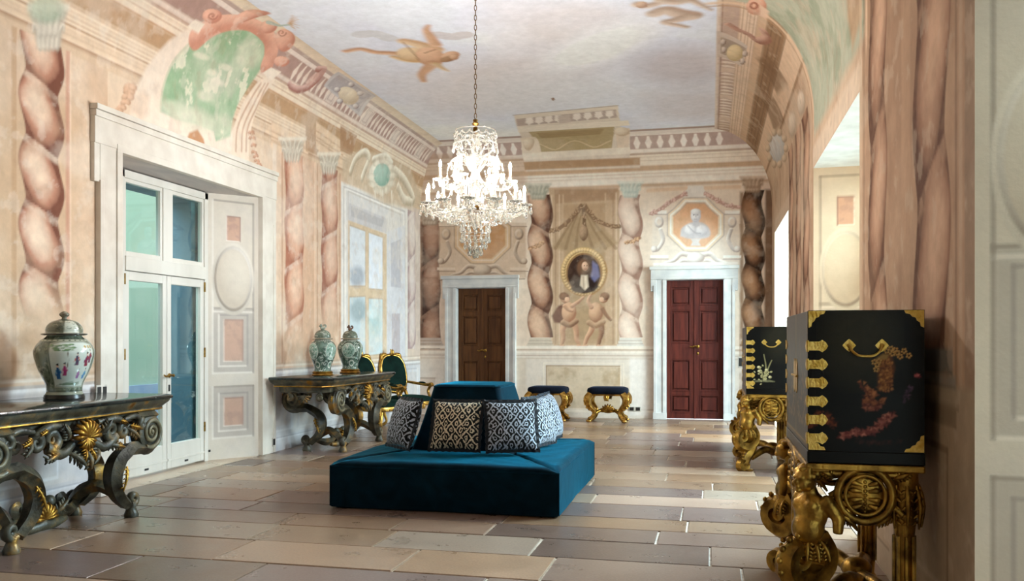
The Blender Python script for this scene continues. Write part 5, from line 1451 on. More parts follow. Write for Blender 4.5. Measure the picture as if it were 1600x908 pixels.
def make_pillow(size, fabric):
    t = empty('cushion')
    pillow_mesh(size, .17).obj('cover', fabric, t, auto=80)
    # gathered black velvet flange round the edge
    mb = MB(); path = []; N_ = 96
    secs = []
    for k in range(N_):
        a = k / N_ * 4; e = int(a); f = a - e; s = size / 2
        x, z = ((-s + f * size, -s), (s, -s + f * size), (s - f * size, s), (-s, s - f * size))[e]
        c = Vector((x, 0, z)).normalized()
        pin = 1 - .05 * (1 - (2 * abs(f - .5)) ** 2)
        p = Vector((x * pin, 0, z * pin + s)); w = .026 + .004 * math.sin(k * 2.1)
        y = .008 * math.sin(k * 1.9)
        secs.append([p + Vector((0, .010, 0)), p + c * w + Vector((0, y + .004, 0)), p + c * w + Vector((0, y - .004, 0)), p + Vector((0, -.010, 0))])
    secs.append(secs[0]); mb.loft(secs, cap=False); mb.obj('flange', BLACK_VELVET, t)
    return t
PG = 'patterned cushions on the island sofa'
PIL = [  # local x, y on the sofa, facing angle, lean, size, label
    (0.0, -.69, 0.0, .34, .43, 'black and cream patterned cushion in the middle of the sofa front', 0),
    (-.55, -.57, -.76, .30, .43, 'black and white patterned cushion at the left corner of the sofa', 1),
    (.50, -.63, .38, .34, .43, 'black and white patterned cushion at the right of the sofa front', 1),
    (.68, -.10, 1.32, .30, .43, 'patterned cushion just round the right-hand corner of the sofa back', 1),
    (.69, .42, 1.52, .30, .43, 'patterned cushion furthest along the right side of the sofa', 1)]
for (px_, py_, rz, lean, sz, lb, cool) in PIL:
    t = make_pillow(sz, IKATC if cool else IKAT)
    t.location = (SX + px_, SY + py_, SZ + .080); t.rotation_mode = 'XYZ'
    t.rotation_euler = (Matrix.Rotation(rz, 3, 'Z') @ Matrix.Rotation(-lean, 3, 'X')).to_euler()
    tag(t, lb, 'cushion', PG)
# ------------------------------------------------------------------ carved console tables
def carved_mat(name, dark, mid, gold, scale=7.0, gm=.55):
    """dark patinated wood with rubbed gilding that shows through on noise."""
    m, nt, N, L, p = new_mat(name)
    tc = N.new('ShaderNodeTexCoord'); nz = N.new('ShaderNodeTexNoise'); nz.inputs['Scale'].default_value = scale; nz.inputs['Detail'].default_value = 7; L.new(tc.outputs['Object'], nz.inputs['Vector'])
    cr = N.new('ShaderNodeValToRGB'); e = cr.color_ramp.elements; e[0].position = .36; e[0].color = dark; e[1].position = .54; e[1].color = mid; x = e.new(gm + .08); x.color = gold
    L.new(nz.outputs['Fac'], cr.inputs[0]); L.new(cr.outputs[0], p.inputs['Base Color'])
    mr = N.new('ShaderNodeMapRange'); mr.inputs['From Min'].default_value = gm; mr.inputs['From Max'].default_value = gm + .08; L.new(nz.outputs['Fac'], mr.inputs['Value']); L.new(mr.outputs[0], p.inputs['Metallic'])
    b = N.new('ShaderNodeBump'); b.inputs['Strength'].default_value = .35; b.inputs['Distance'].default_value = .01
    n2 = N.new('ShaderNodeTexNoise'); n2.inputs['Scale'].default_value = 50; L.new(tc.outputs['Object'], n2.inputs['Vector']); L.new(n2.outputs['Fac'], b.inputs['Height']); L.new(b.outputs[0], p.inputs['Normal'])
    pset(p, rough=.42, spec=.5)
    return m
OLIVE = carved_mat('olive_gilt_wood', lin(38, 36, 28), lin(82, 78, 62), lin(150, 112, 56), gm=.60)
OLIVE_L = mat_noise('pale_olive_wood', lin(84, 82, 68), lin(128, 118, 88), 16, rough=.38, bump=.2)  # paler olive for the raised volute spirals, so they stand out
GILT = mat_noise('worn_gilding', lin(118, 82, 30), lin(182, 138, 60), 14, rough=.36, metal=.9, bump=.3, bscale=40)
GILT_D = mat_noise('dark_gilding', lin(96, 68, 26), lin(196, 152, 68), 10, rough=.34, metal=.9, bump=.35, bscale=45)
MARBLE = mat_noise('black_green_marble', lin(18, 22, 22), lin(46, 54, 52), 4, rough=.12, dist=3, c3=lin(120, 124, 118), detail=9)
def shell_fan(mb, c, r, ax, ay, nrm, ribs=9, a0=-.1, a1=math.pi + .1, th=.03):
    """scallop of radiating ribs in the plane ax, ay, bulging along nrm."""
    c = Vector(c); ax = Vector(ax); ay = Vector(ay); nrm = Vector(nrm)
    for k in range(ribs):
        a = a0 + (a1 - a0) * k / (ribs - 1); d = ax * math.cos(a) + ay * math.sin(a)
        mb.tube([c + nrm * th * .4, c + d * r * .4 + nrm * th, c + d * r * .8 + nrm * th * .9, c + d * r + nrm * th * .2], [.010, r * .11, r * .16, r * .08], 6)
def acanthus(mb, base, tip, nrm, w, n=5):
    """curling leaf: a spine with side lobes."""
    base = Vector(base); tip = Vector(tip); nrm = Vector(nrm); ax = tip - base; L_ = ax.length; ax.normalize(); sd = ax.cross(nrm).normalized()
    pts = [base + ax * L_ * t + nrm * (math.sin(t * math.pi) * w * .8 + (t ** 3) * w * .8) for t in (0, .25, .5, .75, 1)]
    mb.tube(pts, [w * .3, w * .42, w * .4, w * .3, w * .16], 6)
    for k in range(n):
        t = .1 + .75 * k / (n - 1); p = base + ax * L_ * t + nrm * math.sin(t * math.pi) * w * .6; s = w * (1.1 - .5 * t)
        for q in (-1, 1): mb.tube([p, p + sd * q * s * .6 + ax * s * .2 + nrm * w * .15, p + sd * q * s + ax * s * .65 - nrm * w * .1], [w * .22, w * .24, w * .08], 5)
def scroll(mb, path, r, c, r0, r1, turns, ax, ay, a0, n=8, ridges=0, flat=1.0):
    sp = spiral(c, r0, r1, a0, a0 + turns * 2 * math.pi, ax, ay, 30)
    mb.tube(smooth_path(path, 5) + sp[1:], r, n, ridges=ridges, flat=flat)
def make_console(name):
    t = empty(name)
    Lh, D, H = 1.10, .86, .945
    def outline(ins):
        # slightly serpentine front with canted corners; y = 0 is the wall side
        a = Lh - ins; y1 = D - ins; y0 = .012 + max(0, ins - .02)
        pts = [(-a, y0), (a, y0), (a, y1 - .12), (a - .07, y1 - .02), (a - .14, y1)]
        for k in range(1, 12):
            u = k / 12; x = (a - .14) * (1 - 2 * u); pts.append((x, y1 + .03 * math.sin(u * math.pi) ** 2))
        pts += [(-a + .14, y1), (-a + .07, y1 - .02), (-a, y1 - .12)]
        return pts
    def stack(layers): return MB().loft([[(x, y, z) for (x, y) in outline(i)] for (z, i) in layers])
    stack([(H - .034, .016), (H - .030, .004), (H - .016, 0), (H - .006, .004), (H, .014)]).obj('marble_top', MARBLE, t, auto=35)
    stack([(.828, .075), (.842, .062), (.850, .062), (.868, .045), (.885, .028), (.900, .018), (H - .033, .016)]).obj('cornice', OLIVE, t, auto=30)
    stack([(.826, .066), (.834, .058), (.842, .060)]).obj('gilt_fillet', GILT, t, auto=30)
    stack([(.755, .125), (.762, .11), (.828, .105)]).obj('frieze', OLIVE, t, auto=30)
    # front apron: scallop and C-scrolls
    fy = D - .06
    mb = MB(); shell_fan(mb, (0, fy + .02, .70), .13, (1, 0, 0), (0, 0, 1), (0, 1, 0), 9, .05, math.pi - .05, .05)
    shell_fan(mb, (0, fy + .03, .69), .09, (1, 0, 0), (0, 0, -1), (0, 1, 0), 7, .3, math.pi - .3, .03)
    mb.obj('shell', GILT, t, auto=80)
    mb = MB()
    for s in (-1, 1):
        scroll(mb, [(s * .10, fy, .66), (s * .22, fy + .01, .60), (s * .34, fy, .66)], [.03, .045, .035, .02, .014], (s * .30, fy, .715), .075, .015, 1.5 * 1, (-s, 0, 0), (0, 0, 1), -2.2, 8)
        scroll(mb, [(s * .16, fy, .79), (s * .34, fy + .02, .80), (s * .46, fy, .745)], [.025, .036, .028, .016], (s * .44, fy, .70), .06, .012, 1.2, (s, 0, 0), (0, 0, 1), 1.4, 8)
        scroll(mb, [(s * .46, fy, .78), (s * .58, fy, .80), (s * .68, fy - .01, .77)], [.02, .03, .02, .012], (s * .68, fy, .725), .045, .01, 1.2, (s, 0, 0), (0, 0, 1), 1.5, 8)
        acanthus(mb, (s * .14, fy + .01, .60), (s * .04, fy + .03, .50), (0, 1, 0), .05); acanthus(mb, (s * .24, fy, .62), (s * .40, fy + .02, .58), (0, 1, 0), .045); acanthus(mb, (s * .48, fy, .72), (s * .58, fy + .02, .63), (0, 1, 0), .04)
        acanthus(mb, (s * .16, fy + .01, .70), (s * .24, fy + .03, .80), (0, 1, 0), .045)
    mb.ell((0, fy + .02, .56), (.06, .035, .05)); acanthus(mb, (0, fy + .03, .60), (0, fy + .04, .47), (0, 1, 0), .05)
    mb.obj('apron_carving', OLIVE, t, auto=80)
    mb = MB()
    for s in (-1, 1): acanthus(mb, (s * .02, fy + .045, .62), (s * .06, fy + .05, .52), (0, 1, 0), .03); acanthus(mb, (s * .50, fy + .03, .735), (s * .60, fy + .035, .70), (0, 1, 0), .026); acanthus(mb, (s * .36, fy + .03, .79), (s * .44, fy + .035, .76), (0, 1, 0), .022)
    mb.obj('gilt_leaves', GILT, t, auto=80)
    for s in (-1, 1):   # end aprons
        mb = MB(); x = s * (Lh - .12)
        shell_fan(mb, (x, D * .5, .72), .09, (0, 1, 0), (0, 0, -1), (s, 0, 0), 7, .1, math.pi - .1, .03)
        for q in (-1, 1): scroll(mb, [(x, D * .5 + q * .06, .76), (x, D * .5 + q * .16, .78), (x, D * .5 + q * .22, .74)], [.018, .026, .014], (x, D * .5 + q * .2, .70), .04, .01, 1.2, (0, q, 0), (0, 0, 1), 1.4, 7)
        mb.obj('end_apron_carving', OLIVE, t, auto=80)
    # scroll legs: the front pair turn sideways, the back pair turn towards the room
    def leg(base, out, depth):
        """base: plan point of the foot; out: plan direction in which the volute lies; depth: thickness direction."""
        b = Vector((base[0], base[1], 0)); o = Vector((out[0], out[1], 0)); dv = Vector((depth[0], depth[1], 0))
        lg = empty('scroll_leg'); lg.parent = t
        P3 = lambda u, z: b + o * u + Vector((0, 0, z))
        mb = MB()
        path = smooth_path([P3(-.01, .10), P3(-.12, .20), P3(-.17, .33), P3(-.12, .46), P3(.02, .545)], 6)
        sp = spiral(P3(.22, .655), .145, .02, -2.2, -2.2 + 2 * math.pi * 2.2, o, Vector((0, 0, 1)), 46)
        mb.tube(path + sp, [.036, .046, .054, .050, .038, .026, .021, .018, .016, .012], 10, flat=1.4, up=dv, ridges=5)
        mb.obj('shaft', OLIVE, lg, auto=60)
        # volute: a disc with a raised spiral on either face
        mb = MB(); ring_ = [(o * (.138 * math.cos(a)) + Vector((0, 0, .138 * math.sin(a)))) for a in np.linspace(0, 2 * math.pi, 28, endpoint=False)]
        mb.loft([[P3(.22, .655) + q * .9 - dv * .052 for q in ring_], [P3(.22, .655) + q - dv * .044 for q in ring_], [P3(.22, .655) + q + dv * .044 for q in ring_], [P3(.22, .655) + q * .9 + dv * .052 for q in ring_]])
        vd = mb.obj('volute', OLIVE, lg, auto=35)
        for q in (-1, 1):
            mb = MB(); mb.tube(spiral(P3(.22, .655) + dv * (.055 * q), .135, .02, -2.2, -2.2 + 2 * math.pi * 2.1, o, Vector((0, 0, 1)), 44), [.020, .018, .015, .012], 8); mb.ell(P3(.22, .655) + dv * (.056 * q), .022, 10, 6)
            mb.obj('volute_spiral', OLIVE_L, vd, auto=80)
        mb = MB(); mb.tube([P3(.08, .79), P3(.30, .79)], .055, 4, flat=1.2, up=dv); mb.tube(spiral(P3(.02, .70), .05, .012, .5, -7.5, o, Vector((0, 0, 1)), 20), [.03, .02, .012], 7)
        mb.obj('leg_block', OLIVE, lg, auto=40)
        mb = MB(); mb.tube(spiral(P3(.05, .145), .055, .012, -2.4, -2.4 + 2 * math.pi * 1.3, o, Vector((0, 0, 1)), 22), [.03, .026, .016], 8, flat=1.3, up=dv)
        mb.lathe([(.052, 0), (.056, .02), (.044, .05), (.034, .075), (.042, .095), (.03, .115)], 12, tuple(P3(.04, 0)))
        mb.obj('foot', OLIVE, lg, auto=60)
        mb = MB(); acanthus(mb, P3(-.10, .42) + dv * .065, P3(-.17, .24) + dv * .065, dv, .03); acanthus(mb, P3(.33, .60), P3(.35, .72), o, .03); acanthus(mb, P3(.30, .58), P3(.20, .51), Vector((0, 0, -1)), .03)
        mb.obj('gilt_leaf', GILT_D, lg, auto=80)
    for s in (-1, 1):
        leg((s * .56, D - .10), (s, 0), (0, 1)); leg((s * .58, .30), (0, -1), (s, 0))
    # stretchers rising between the feet, meeting at a carved shell
    for s in (-1, 1):
        mb = MB()
        mb.tube(smooth_path([(s * .58, D - .11, .12), (s * .54, D - .20, .19), (s * .50, D - .32, .255), (s * .47, D - .44, .22), (s * .47, .33, .14), (s * .52, .28, .12)], 6), [.03, .036, .042, .045, .036, .03], 8, ridges=4)
        mb.tube(smooth_path([(s * .50, .34, .14), (s * .36, .40, .09), (s * .22, .43, .10), (s * .14, .44, .17)], 6) + spiral((s * .20, .44, .20), .06, .014, 3.6 if s > 0 else 3.6, 9.6, (s, 0, 0), (0, 0, 1), 18), [.03, .042, .04, .034, .03, .014], 8, ridges=4)
        mb.obj('stretcher', OLIVE, t, auto=60)
    mb = MB()
    mb.tube(smooth_path([(-.26, .44, .05), (-.12, .46, .04), (0, .47, .05), (.12, .46, .04), (.26, .44, .05)], 5), [.025, .04, .045, .04, .025], 8); mb.ell((0, .43, .13), (.13, .06, .11))
    for s in (-1, 1): acanthus(mb, (s * .08, .46, .10), (s * .20, .48, .20), (0, 1, 0), .05); mb.ell((s * .1, .44, .2), (.05, .04, .05))
    mb.obj('stretcher_crest', OLIVE, t, auto=70)
    mb = MB(); shell_fan(mb, (0, .47, .09), .12, (1, 0, 0), (0, 0, 1), (0, 1, 0), 9, .1, math.pi - .1, .04); mb.obj('stretcher_shell', GILT, t, auto=80)
    return t
con = make_console('console_table')
TAB1_Y, TAB2_Y = 5.38, 10.62
con.location = (XL + .10, TAB1_Y, 0); con.rotation_euler = (0, 0, -math.pi / 2)
tag(con, 'carved dark console table with black marble top carrying the large single vase', 'console table', 'carved console tables along the left wall')
con2 = copy_tree(con); con2.location = (XL + .10, TAB2_Y, 0)
tag(con2, 'carved dark console table carrying two green vases, beside the sofa', 'console table')

# ------------------------------------------------------------------ lidded porcelain vases
PORC = mat_attr('glazed_porcelain', rough=.12, spec=.6, coat=.6, noise=.04, nscale=30, bump=0)
def painted_lathe(name, prof, painter, parent, n=150, m=110, mat=PORC):
    """lathe of a smooth profile with a painted colour layer; coordinates: angle (radians) and 0..1 along the profile."""
    pts = smooth_path([(r, 0, z) for (r, z) in prof], 8)
    ds = [0]
    for k in range(1, len(pts)): ds.append(ds[-1] + (pts[k] - pts[k - 1]).length)
    tv = np.linspace(0, ds[-1], m); r = np.interp(tv, ds, [p.x for p in pts]); z = np.interp(tv, ds, [p.z for p in pts])
    th = np.linspace(-math.pi, math.pi, n + 1)
    A, T = np.meshgrid(th, tv / ds[-1]); Rr = r[:, None] * np.ones_like(A); Zz = z[:, None] * np.ones_like(A)
    q = Paint(A.size, {'V': (A.ravel(), T.ravel())}); painter(q)
    V = np.stack([Rr * np.cos(A), Rr * np.sin(A), Zz], -1).reshape(-1, 3)
    idx = np.arange(A.size).reshape(A.shape)
    F = np.stack([idx[:-1, :-1], idx[:-1, 1:], idx[1:, 1:], idx[1:, :-1]], -1).reshape(-1, 4)
    return grid_mesh(name, V, F, q.col, mat, parent, smooth=True)
def scrollwork(q, seed, dark, lite, t0, t1, n=170, w=.02):
    rr = random.Random(seed)
    for k in range(n):
        a = rr.uniform(-3.1, 3.1); t = rr.uniform(t0, t1); s = rr.choice((-1, 1)); c = rr.choice((dark, lite, dark)); R = rr.uniform(.08, .2)
        pts = [(a + R * math.cos(x) * (1 - x / 8), t + .34 * R * math.sin(x) * s * (1 - x / 8)) for x in np.linspace(0, 4.6, 9)]
        q.stroke('V', pts, w, c, soft=.012, alpha=.85, w2=w * .4)
def vase_profile(h, rmax, rneck, rbase):
    return [(rbase * .98, 0), (rbase, .01 * h), (rbase * .93, .06 * h), (rbase * 1.0, .2 * h), (rmax * .86, .42 * h), (rmax, .66 * h), (rmax * .97, .78 * h), (rmax * .80, .9 * h), (rneck * 1.02, .965 * h), (rneck, h)]
def body_fig(q):    # famille-rose vase: dark green brocade with a white panel of figures
    q.col[:] = C3((120, 130, 112))
    q.mottle('V', .6, 7.0, 2.0, (80, 92, 78), .45, .65)
    scrollwork(q, 4, (66, 80, 66), (176, 182, 160), .05, .95, 260, .03)
    q.band('V', .0, .06, (150, 156, 138), soft=.01); q.band('V', .06, .075, (60, 70, 58), soft=.005); q.band('V', .90, .915, (60, 70, 58), soft=.005); q.band('V', .86, .90, (190, 192, 170), soft=.005)
    for k in range(26): q.ball('V', (-3.1 + k * .245, .88), .05, .010, (70, 82, 66))
    a0, w = -.55, .80         # panel faces the room
    pa = [(a0 - w, .14), (a0 + w, .14), (a0 + w * 1.02, .5), (a0 + w, .80), (a0 + w * .6, .835), (a0 - w * .6, .835), (a0 - w, .80), (a0 - w * 1.02, .5)]
    q.poly('V', [(x + (.09 if x > a0 else -.09), t + (.025 if t > .5 else -.025)) for (x, t) in pa], (96, 108, 92), soft=.01)
    q.poly('V', [(x + (.06 if x > a0 else -.06), t + (.016 if t > .5 else -.016)) for (x, t) in pa], (206, 206, 186), soft=.008)
    q.poly('V', [(x + (.03 if x > a0 else -.03), t + (.008 if t > .5 else -.008)) for (x, t) in pa], (92, 104, 88), soft=.006)
    q.poly('V', pa, (216, 222, 212), soft=.008)
    rr = random.Random(3)
    for k in range(30): q.ball('V', (a0 + rr.uniform(-w, .05), rr.uniform(.70, .80)), rr.uniform(.05, .12), rr.uniform(.008, .016), (70, 112, 74), (140, 170, 120), soft=.3, alpha=.85)
    q.stroke('V', [(a0 - .25, .40), (a0 - .18, .55), (a0 - .22, .70)], .035, (120, 104, 80), w2=.02)
    for k in range(14): q.stroke('V', [(a0 + rr.uniform(-w, w * .7), rr.uniform(.15, .22))] * 1 + [(a0 + rr.uniform(-w, w), rr.uniform(.15, .22))], .014, (110, 130, 104), alpha=.6, smooth=False)
    def fig(x, t, s, robe, robe2, hair=(40, 34, 34)):
        q.poly('V', [(x - .085 * s, t - .09 * s), (x + .085 * s, t - .09 * s), (x + .05 * s, t + .05 * s), (x + .03 * s, t + .075 * s), (x - .03 * s, t + .075 * s), (x - .05 * s, t + .05 * s)], robe, soft=.006)
        q.stroke('V', [(x - .06 * s, t + .03 * s), (x - .11 * s, t - .03 * s)], .03 * s, robe2, soft=.006); q.stroke('V', [(x + .05 * s, t + .04 * s), (x + .10 * s, t + .0 * s)], .03 * s, robe2, soft=.006)
        q.stroke('V', [(x - .01, t + .05 * s), (x, t - .085 * s)], .02 * s, robe2, soft=.006)
        q.ball('V', (x, t + .098 * s), .034 * s, .026 * s, (226, 190, 168)); q.ball('V', (x, t + .115 * s), .034 * s, .016 * s, hair)
    fig(a0 - .55, .36, 1.15, (44, 92, 150), (90, 150, 190)); fig(a0 - .30, .40, .95, (176, 62, 110), (206, 120, 150)); fig(a0 + .12, .56, .9, (70, 60, 90), (190, 90, 80)); fig(a0 + .52, .55, 1.0, (150, 60, 74), (120, 66, 96)); fig(a0 + .68, .60, .95, (90, 66, 110), (160, 66, 60)); fig(a0 + .60, .33, .8, (70, 120, 190), (110, 170, 200)); fig(a0 + .26, .33, .7, (150, 90, 160), (190, 130, 180))
    for x in (.46, .62, .74): q.ball('V', (a0 + x, .76), .05, .025, (150, 120, 60), (206, 176, 110))
def lid_fig(q):
    q.col[:] = C3((112, 116, 98)); scrollwork(q, 8, (60, 68, 56), (180, 180, 156), .1, .95, 130, .04)
    q.poly('V', [(-.9, .2), (.0, .2), (-.1, .7), (-.8, .7)], (206, 208, 192), soft=.02); scrollwork(q, 9, (80, 96, 78), (170, 90, 90), .25, .65, 20, .03)
    q.band('V', .0, .10, (60, 58, 50), soft=.01)
def body_green(seed):
    def f(q):
        q.col[:] = C3((96, 122, 108))
        q.mottle('V', .7, 6.0, seed, (58, 78, 66), .4, .65)
        scrollwork(q, seed, (44, 62, 54), (206, 216, 206), .04, .96, 420, .03)
        q.band('V', .92, 1.0, (196, 200, 186), soft=.008)
        for k in range(22): q.ball('V', (-3.1 + k * .29, .96), .06, .016, (60, 74, 64))
        for (a, t, ra, rt) in ((-.55, .60, .52, .24), (1.2, .6, .5, .22), (-2.2, .6, .5, .22)):
            q.ball('V', (a, t), ra * 1.08, rt * 1.08, (210, 216, 206), soft=.05); q.ball('V', (a, t), ra, rt, (150, 178, 164), soft=.05)
            rr = random.Random(seed + int(a * 10))
            for k in range(40):
                x = a + rr.uniform(-.8, .8) * ra; y = t + rr.uniform(-.75, .75) * rt
                q.stroke('V', [(x, y), (x + rr.uniform(-.12, .12), y + rr.uniform(-.05, .05)), (x + rr.uniform(-.16, .16), y + rr.uniform(-.07, .07))], .026, rr.choice(((56, 92, 78), (226, 230, 222), (70, 116, 96))), soft=.01, w2=.01)
        for a in (-.45, .9, 2.3, -1.9): q.ball('V', (a, .20), .30, .105, (214, 218, 208), soft=.06); q.ball('V', (a, .20), .22, .07, (120, 150, 132), soft=.1); q.stroke('V', [(a - .15, .19), (a, .22), (a + .15, .19)], .03, (50, 66, 58), soft=.01)
    return f
def lid_green(seed):
    def f(q):
        q.col[:] = C3((104, 116, 100)); scrollwork(q, seed, (50, 62, 52), (206, 210, 196), .1, .95, 150, .045)
        q.band('V', .0, .14, (150, 140, 120), soft=.02)
    return f
def make_vase(name, h, rmax, rneck, rbase, body, lid, finial, base_h, base_mat, knob_mat):
    t = empty(name)
    # foot ring or gilt mount
    mb = MB()
    if base_mat is GILT:
        mb.lathe([(rbase * 1.22, 0), (rbase * 1.26, .008), (rbase * 1.16, base_h * .35), (rbase * 1.10, base_h * .55), (rbase * 1.16, base_h * .8), (rbase * 1.06, base_h), (rbase * .9, base_h)], 40); mb.obj('gilt_mount', GILT, t, auto=35)
    else:
        mb.lathe([(rbase * 1.06, 0), (rbase * 1.08, .006), (rbase * 1.04, base_h), (rbase * .95, base_h)], 40); mb.obj('wooden_stand', base_mat, t, auto=35)
    b = painted_lathe('body', vase_profile(h, rmax, rneck, rbase), body, t); b.location = (0, 0, base_h)
    z = base_h + h
    l = painted_lathe('lid', [(rneck * 1.22, 0), (rneck * 1.30, .006), (rneck * 1.28, .014), (rneck * 1.06, .022), (rneck * 1.05, .045), (rneck * .96, .075), (rneck * .72, .105), (rneck * .35, .122), (.012, .128)], lid, t, n=100, m=50); l.location = (0, 0, z - .004)
    mb = MB()
    if finial == 'ball': mb.lathe([(.016, 0), (.02, .008), (.016, .014), (.034, .03), (.036, .042), (.024, .056), (.006, .064)], 16)
    else:
        # small seated lion-dog: body, head, curled tail
        mb.ell((0, 0, .02), (.03, .02, .022)); mb.ell((-.02, 0, .05), (.02, .018, .02)); mb.ell((-.036, 0, .046), (.012, .012, .010)); mb.tube(spiral((.024, 0, .05), .022, .008, -1.5, 3.6, (1, 0, 0), (0, 0, 1), 12), [.012, .008], 6); mb.ell((-.018, .012, .068), (.006, .005, .010)); mb.ell((-.018, -.012, .068), (.006, .005, .010))
    k = mb.obj('finial', knob_mat, l, auto=60); k.location = (0, 0, .122)
    return t
dark_wood = mat_noise('ebonised_wood', lin(20, 18, 16), lin(38, 32, 28), 8, rough=.3)
glaze_d = mat_noise('brown_glaze', lin(96, 84, 66), lin(150, 146, 130), 40, rough=.2)
TT = .945 + .001
v1 = make_vase('lidded_vase', .46, .212, .125, .135, body_fig, lid_fig, 'ball', .032, dark_wood, glaze_d)
def on_table(px, X): return YatX(px, X)
vx = XL + .46; v1.location = (vx, on_table(100.5, vx), TT); v1.rotation_euler = (0, 0, .0)
tag(v1, 'large lidded porcelain vase painted with robed figures, on the nearest console table', 'vase')
VG = 'green porcelain vases on the console table'
vx = XL + .50
v2 = make_vase('lidded_vase', .41, .172, .098, .112, body_green(21), lid_green(5), 'lion', .052, GILT, mat_noise('white_green_glaze', lin(190, 196, 184), lin(90, 104, 92), 40, rough=.2)); v2.location = (vx, on_table(504, vx), TT); v2.rotation_euler = (0, 0, .2)
tag(v2, 'left green and white lidded vase with pale finial, on a gilt mount', 'vase', VG)
v3 = make_vase('lidded_vase', .41, .172, .098, .112, body_green(33), lid_green(6), 'lion', .052, GILT, mat_noise('red_brown_glaze', lin(120, 80, 64), lin(80, 60, 50), 40, rough=.2)); v3.location = (vx, on_table(547, vx), TT); v3.rotation_euler = (0, 0, .9)
tag(v3, 'right green and white lidded vase with red-brown finial, on a gilt mount', 'vase', VG)
# ------------------------------------------------------------------ gilt armchairs with green velvet
GREEN_V = velvet('green_velvet', (.003, .014, .011), (.02, .12, .09, 1), rough=.8, w=.25, spec=.08)
CHGILT = mat_noise('bright_gilding', lin(140, 100, 38), lin(206, 164, 84), 18, rough=.3, metal=.9, bump=.25, bscale=60)
def make_armchair():
    t = empty('gilt_armchair')          # faces -y
    W, Dp, SH = .33, .31, .42
    out = lambda k, z: [(k * W * math.copysign(abs(math.cos(a)) ** .55, math.cos(a)) * (1 - .08 * math.sin(a)), k * Dp * math.copysign(abs(math.sin(a)) ** .55, math.sin(a)), z) for a in np.linspace(0, 2 * math.pi, 36, endpoint=False)]
    MB().loft([out(.94, SH - .085), out(1.0, SH - .075), out(1.02, SH - .05), out(1.0, SH - .02), out(.95, SH - .01)]).obj('seat_rail', CHGILT, t, auto=40)
    MB().loft([out(.93, SH - .02), out(.96, SH + .02), out(.90, SH + .05), out(.62, SH + .075), out(.2, SH + .085)]).obj('seat', GREEN_V, t, auto=70)
    mb = MB()
    for a in np.linspace(0, 2 * math.pi, 26, endpoint=False):
        x = W * math.copysign(abs(math.cos(a)) ** .55, math.cos(a)); y = Dp * math.copysign(abs(math.sin(a)) ** .55, math.sin(a)); mb.ell((x, y, SH - .06), (.022, .022, .016), 6, 4)
    acanthus(mb, (0, -Dp, SH - .03), (0, -Dp - .01, SH - .13), (0, -1, 0), .05); mb.obj('rail_carving', CHGILT, t, auto=80)
    for sx in (-1, 1):
        for sy in (-1, 1):
            mb = MB(); x, y = sx * W * .84, sy * Dp * .84
            mb.tube(smooth_path([(x, y, SH - .05), (x + sx * .035, y + sy * .035, SH - .13), (x + sx * .01, y + sy * .01, .18), (x - sx * .012, y - sy * .012, .08), (x + sx * .02, y + sy * .02, .02)], 5), [.045, .04, .026, .019, .028], 8); mb.ell((x + sx * .024, y + sy * .024, .018), (.03, .03, .018), 8, 5)
            mb.obj('leg', CHGILT, t, auto=60)
    # oval back, leaning
    def bk(a, k, yo=0.0):
        x = .26 * k * math.copysign(abs(math.cos(a)) ** .7, math.cos(a)); z = .30 * k * math.copysign(abs(math.sin(a)) ** .8, math.sin(a)); return Vector((x, Dp * .92 + .10 + z * .22 + yo, SH + .42 + z))
    A_ = np.linspace(0, 2 * math.pi, 41)
    mb = MB(); mb.tube([bk(a, 1) for a in A_], [.032] * 41, 8, cap=False)
    for a in A_[:-1:2]: mb.ell(bk(a, 1.06), (.026, .024, .026), 6, 4)
    acanthus(mb, bk(math.pi / 2, 1) + Vector((0, -.01, -.02)), bk(math.pi / 2, 1) + Vector((0, -.01, .10)), (0, -1, 0), .05)
    for s in (-1, 1):
        mb.tube(smooth_path([bk(math.pi / 2 - s * .25, 1.08), bk(math.pi / 2 - s * .55, 1.14), bk(math.pi / 2 - s * .8, 1.06)], 4), [.03, .036, .02], 6)
        mb.tube([bk(-math.pi / 2 + s * .7, 1), Vector((s * W * .72, Dp * .86, SH - .02))], [.028, .032], 8)
    mb.obj('back_frame', CHGILT, t, auto=70)
    mb = MB(); front = [[bk(a, k, -.03 - .03 * (1 - k)) for a in A_[:-1]] for k in (.98, .9, .6, .2)]; back = [[bk(a, k, .02) for a in A_[:-1]] for k in (.2, .6, .98)]
    mb.loft(back + front); mb.obj('backrest', GREEN_V, t, auto=70)
    for s in (-1, 1):
        mb = MB(); p0 = bk(0 if s > 0 else math.pi, 1) + Vector((0, 0, -.14))
        mb.tube(smooth_path([p0, (s * (W - .01), .1, SH + .25), (s * (W + .02), -.06, SH + .235), (s * (W + .015), -.17, SH + .25), (s * (W + .01), -.20, SH + .225)], 5), [.022, .024, .026, .03, .026], 8)
        mb.tube(smooth_path([(s * (W + .01), -.17, SH + .24), (s * (W + .005), -.10, SH + .14), (s * W * .96, -.16, SH + .03), (s * W * .95, -.15, SH - .05)], 5), [.024, .024, .022, .028], 8)
        ar = mb.obj('armrest', CHGILT, t, auto=60)
        MB().ell((s * (W + .005), .05, SH + .268), (.03, .09, .018), 10, 6).obj('arm_pad', GREEN_V, ar)
    return t
ch = make_armchair(); CG = 'gilt armchairs along the left wall'
ch.location = (XL + .52, 13.38, 0); ch.rotation_euler = (0, 0, math.radians(62))
tag(ch, 'gilt armchair with dark green velvet nearest the end wall, beside the sofa', 'armchair', CG)
ch2 = copy_tree(ch); ch2.location = (XL + .47, 12.24, 0); ch2.rotation_euler = (0, 0, math.radians(66)); tag(ch2, 'gilt armchair with dark green velvet mostly hidden behind the console table with two vases', 'armchair')

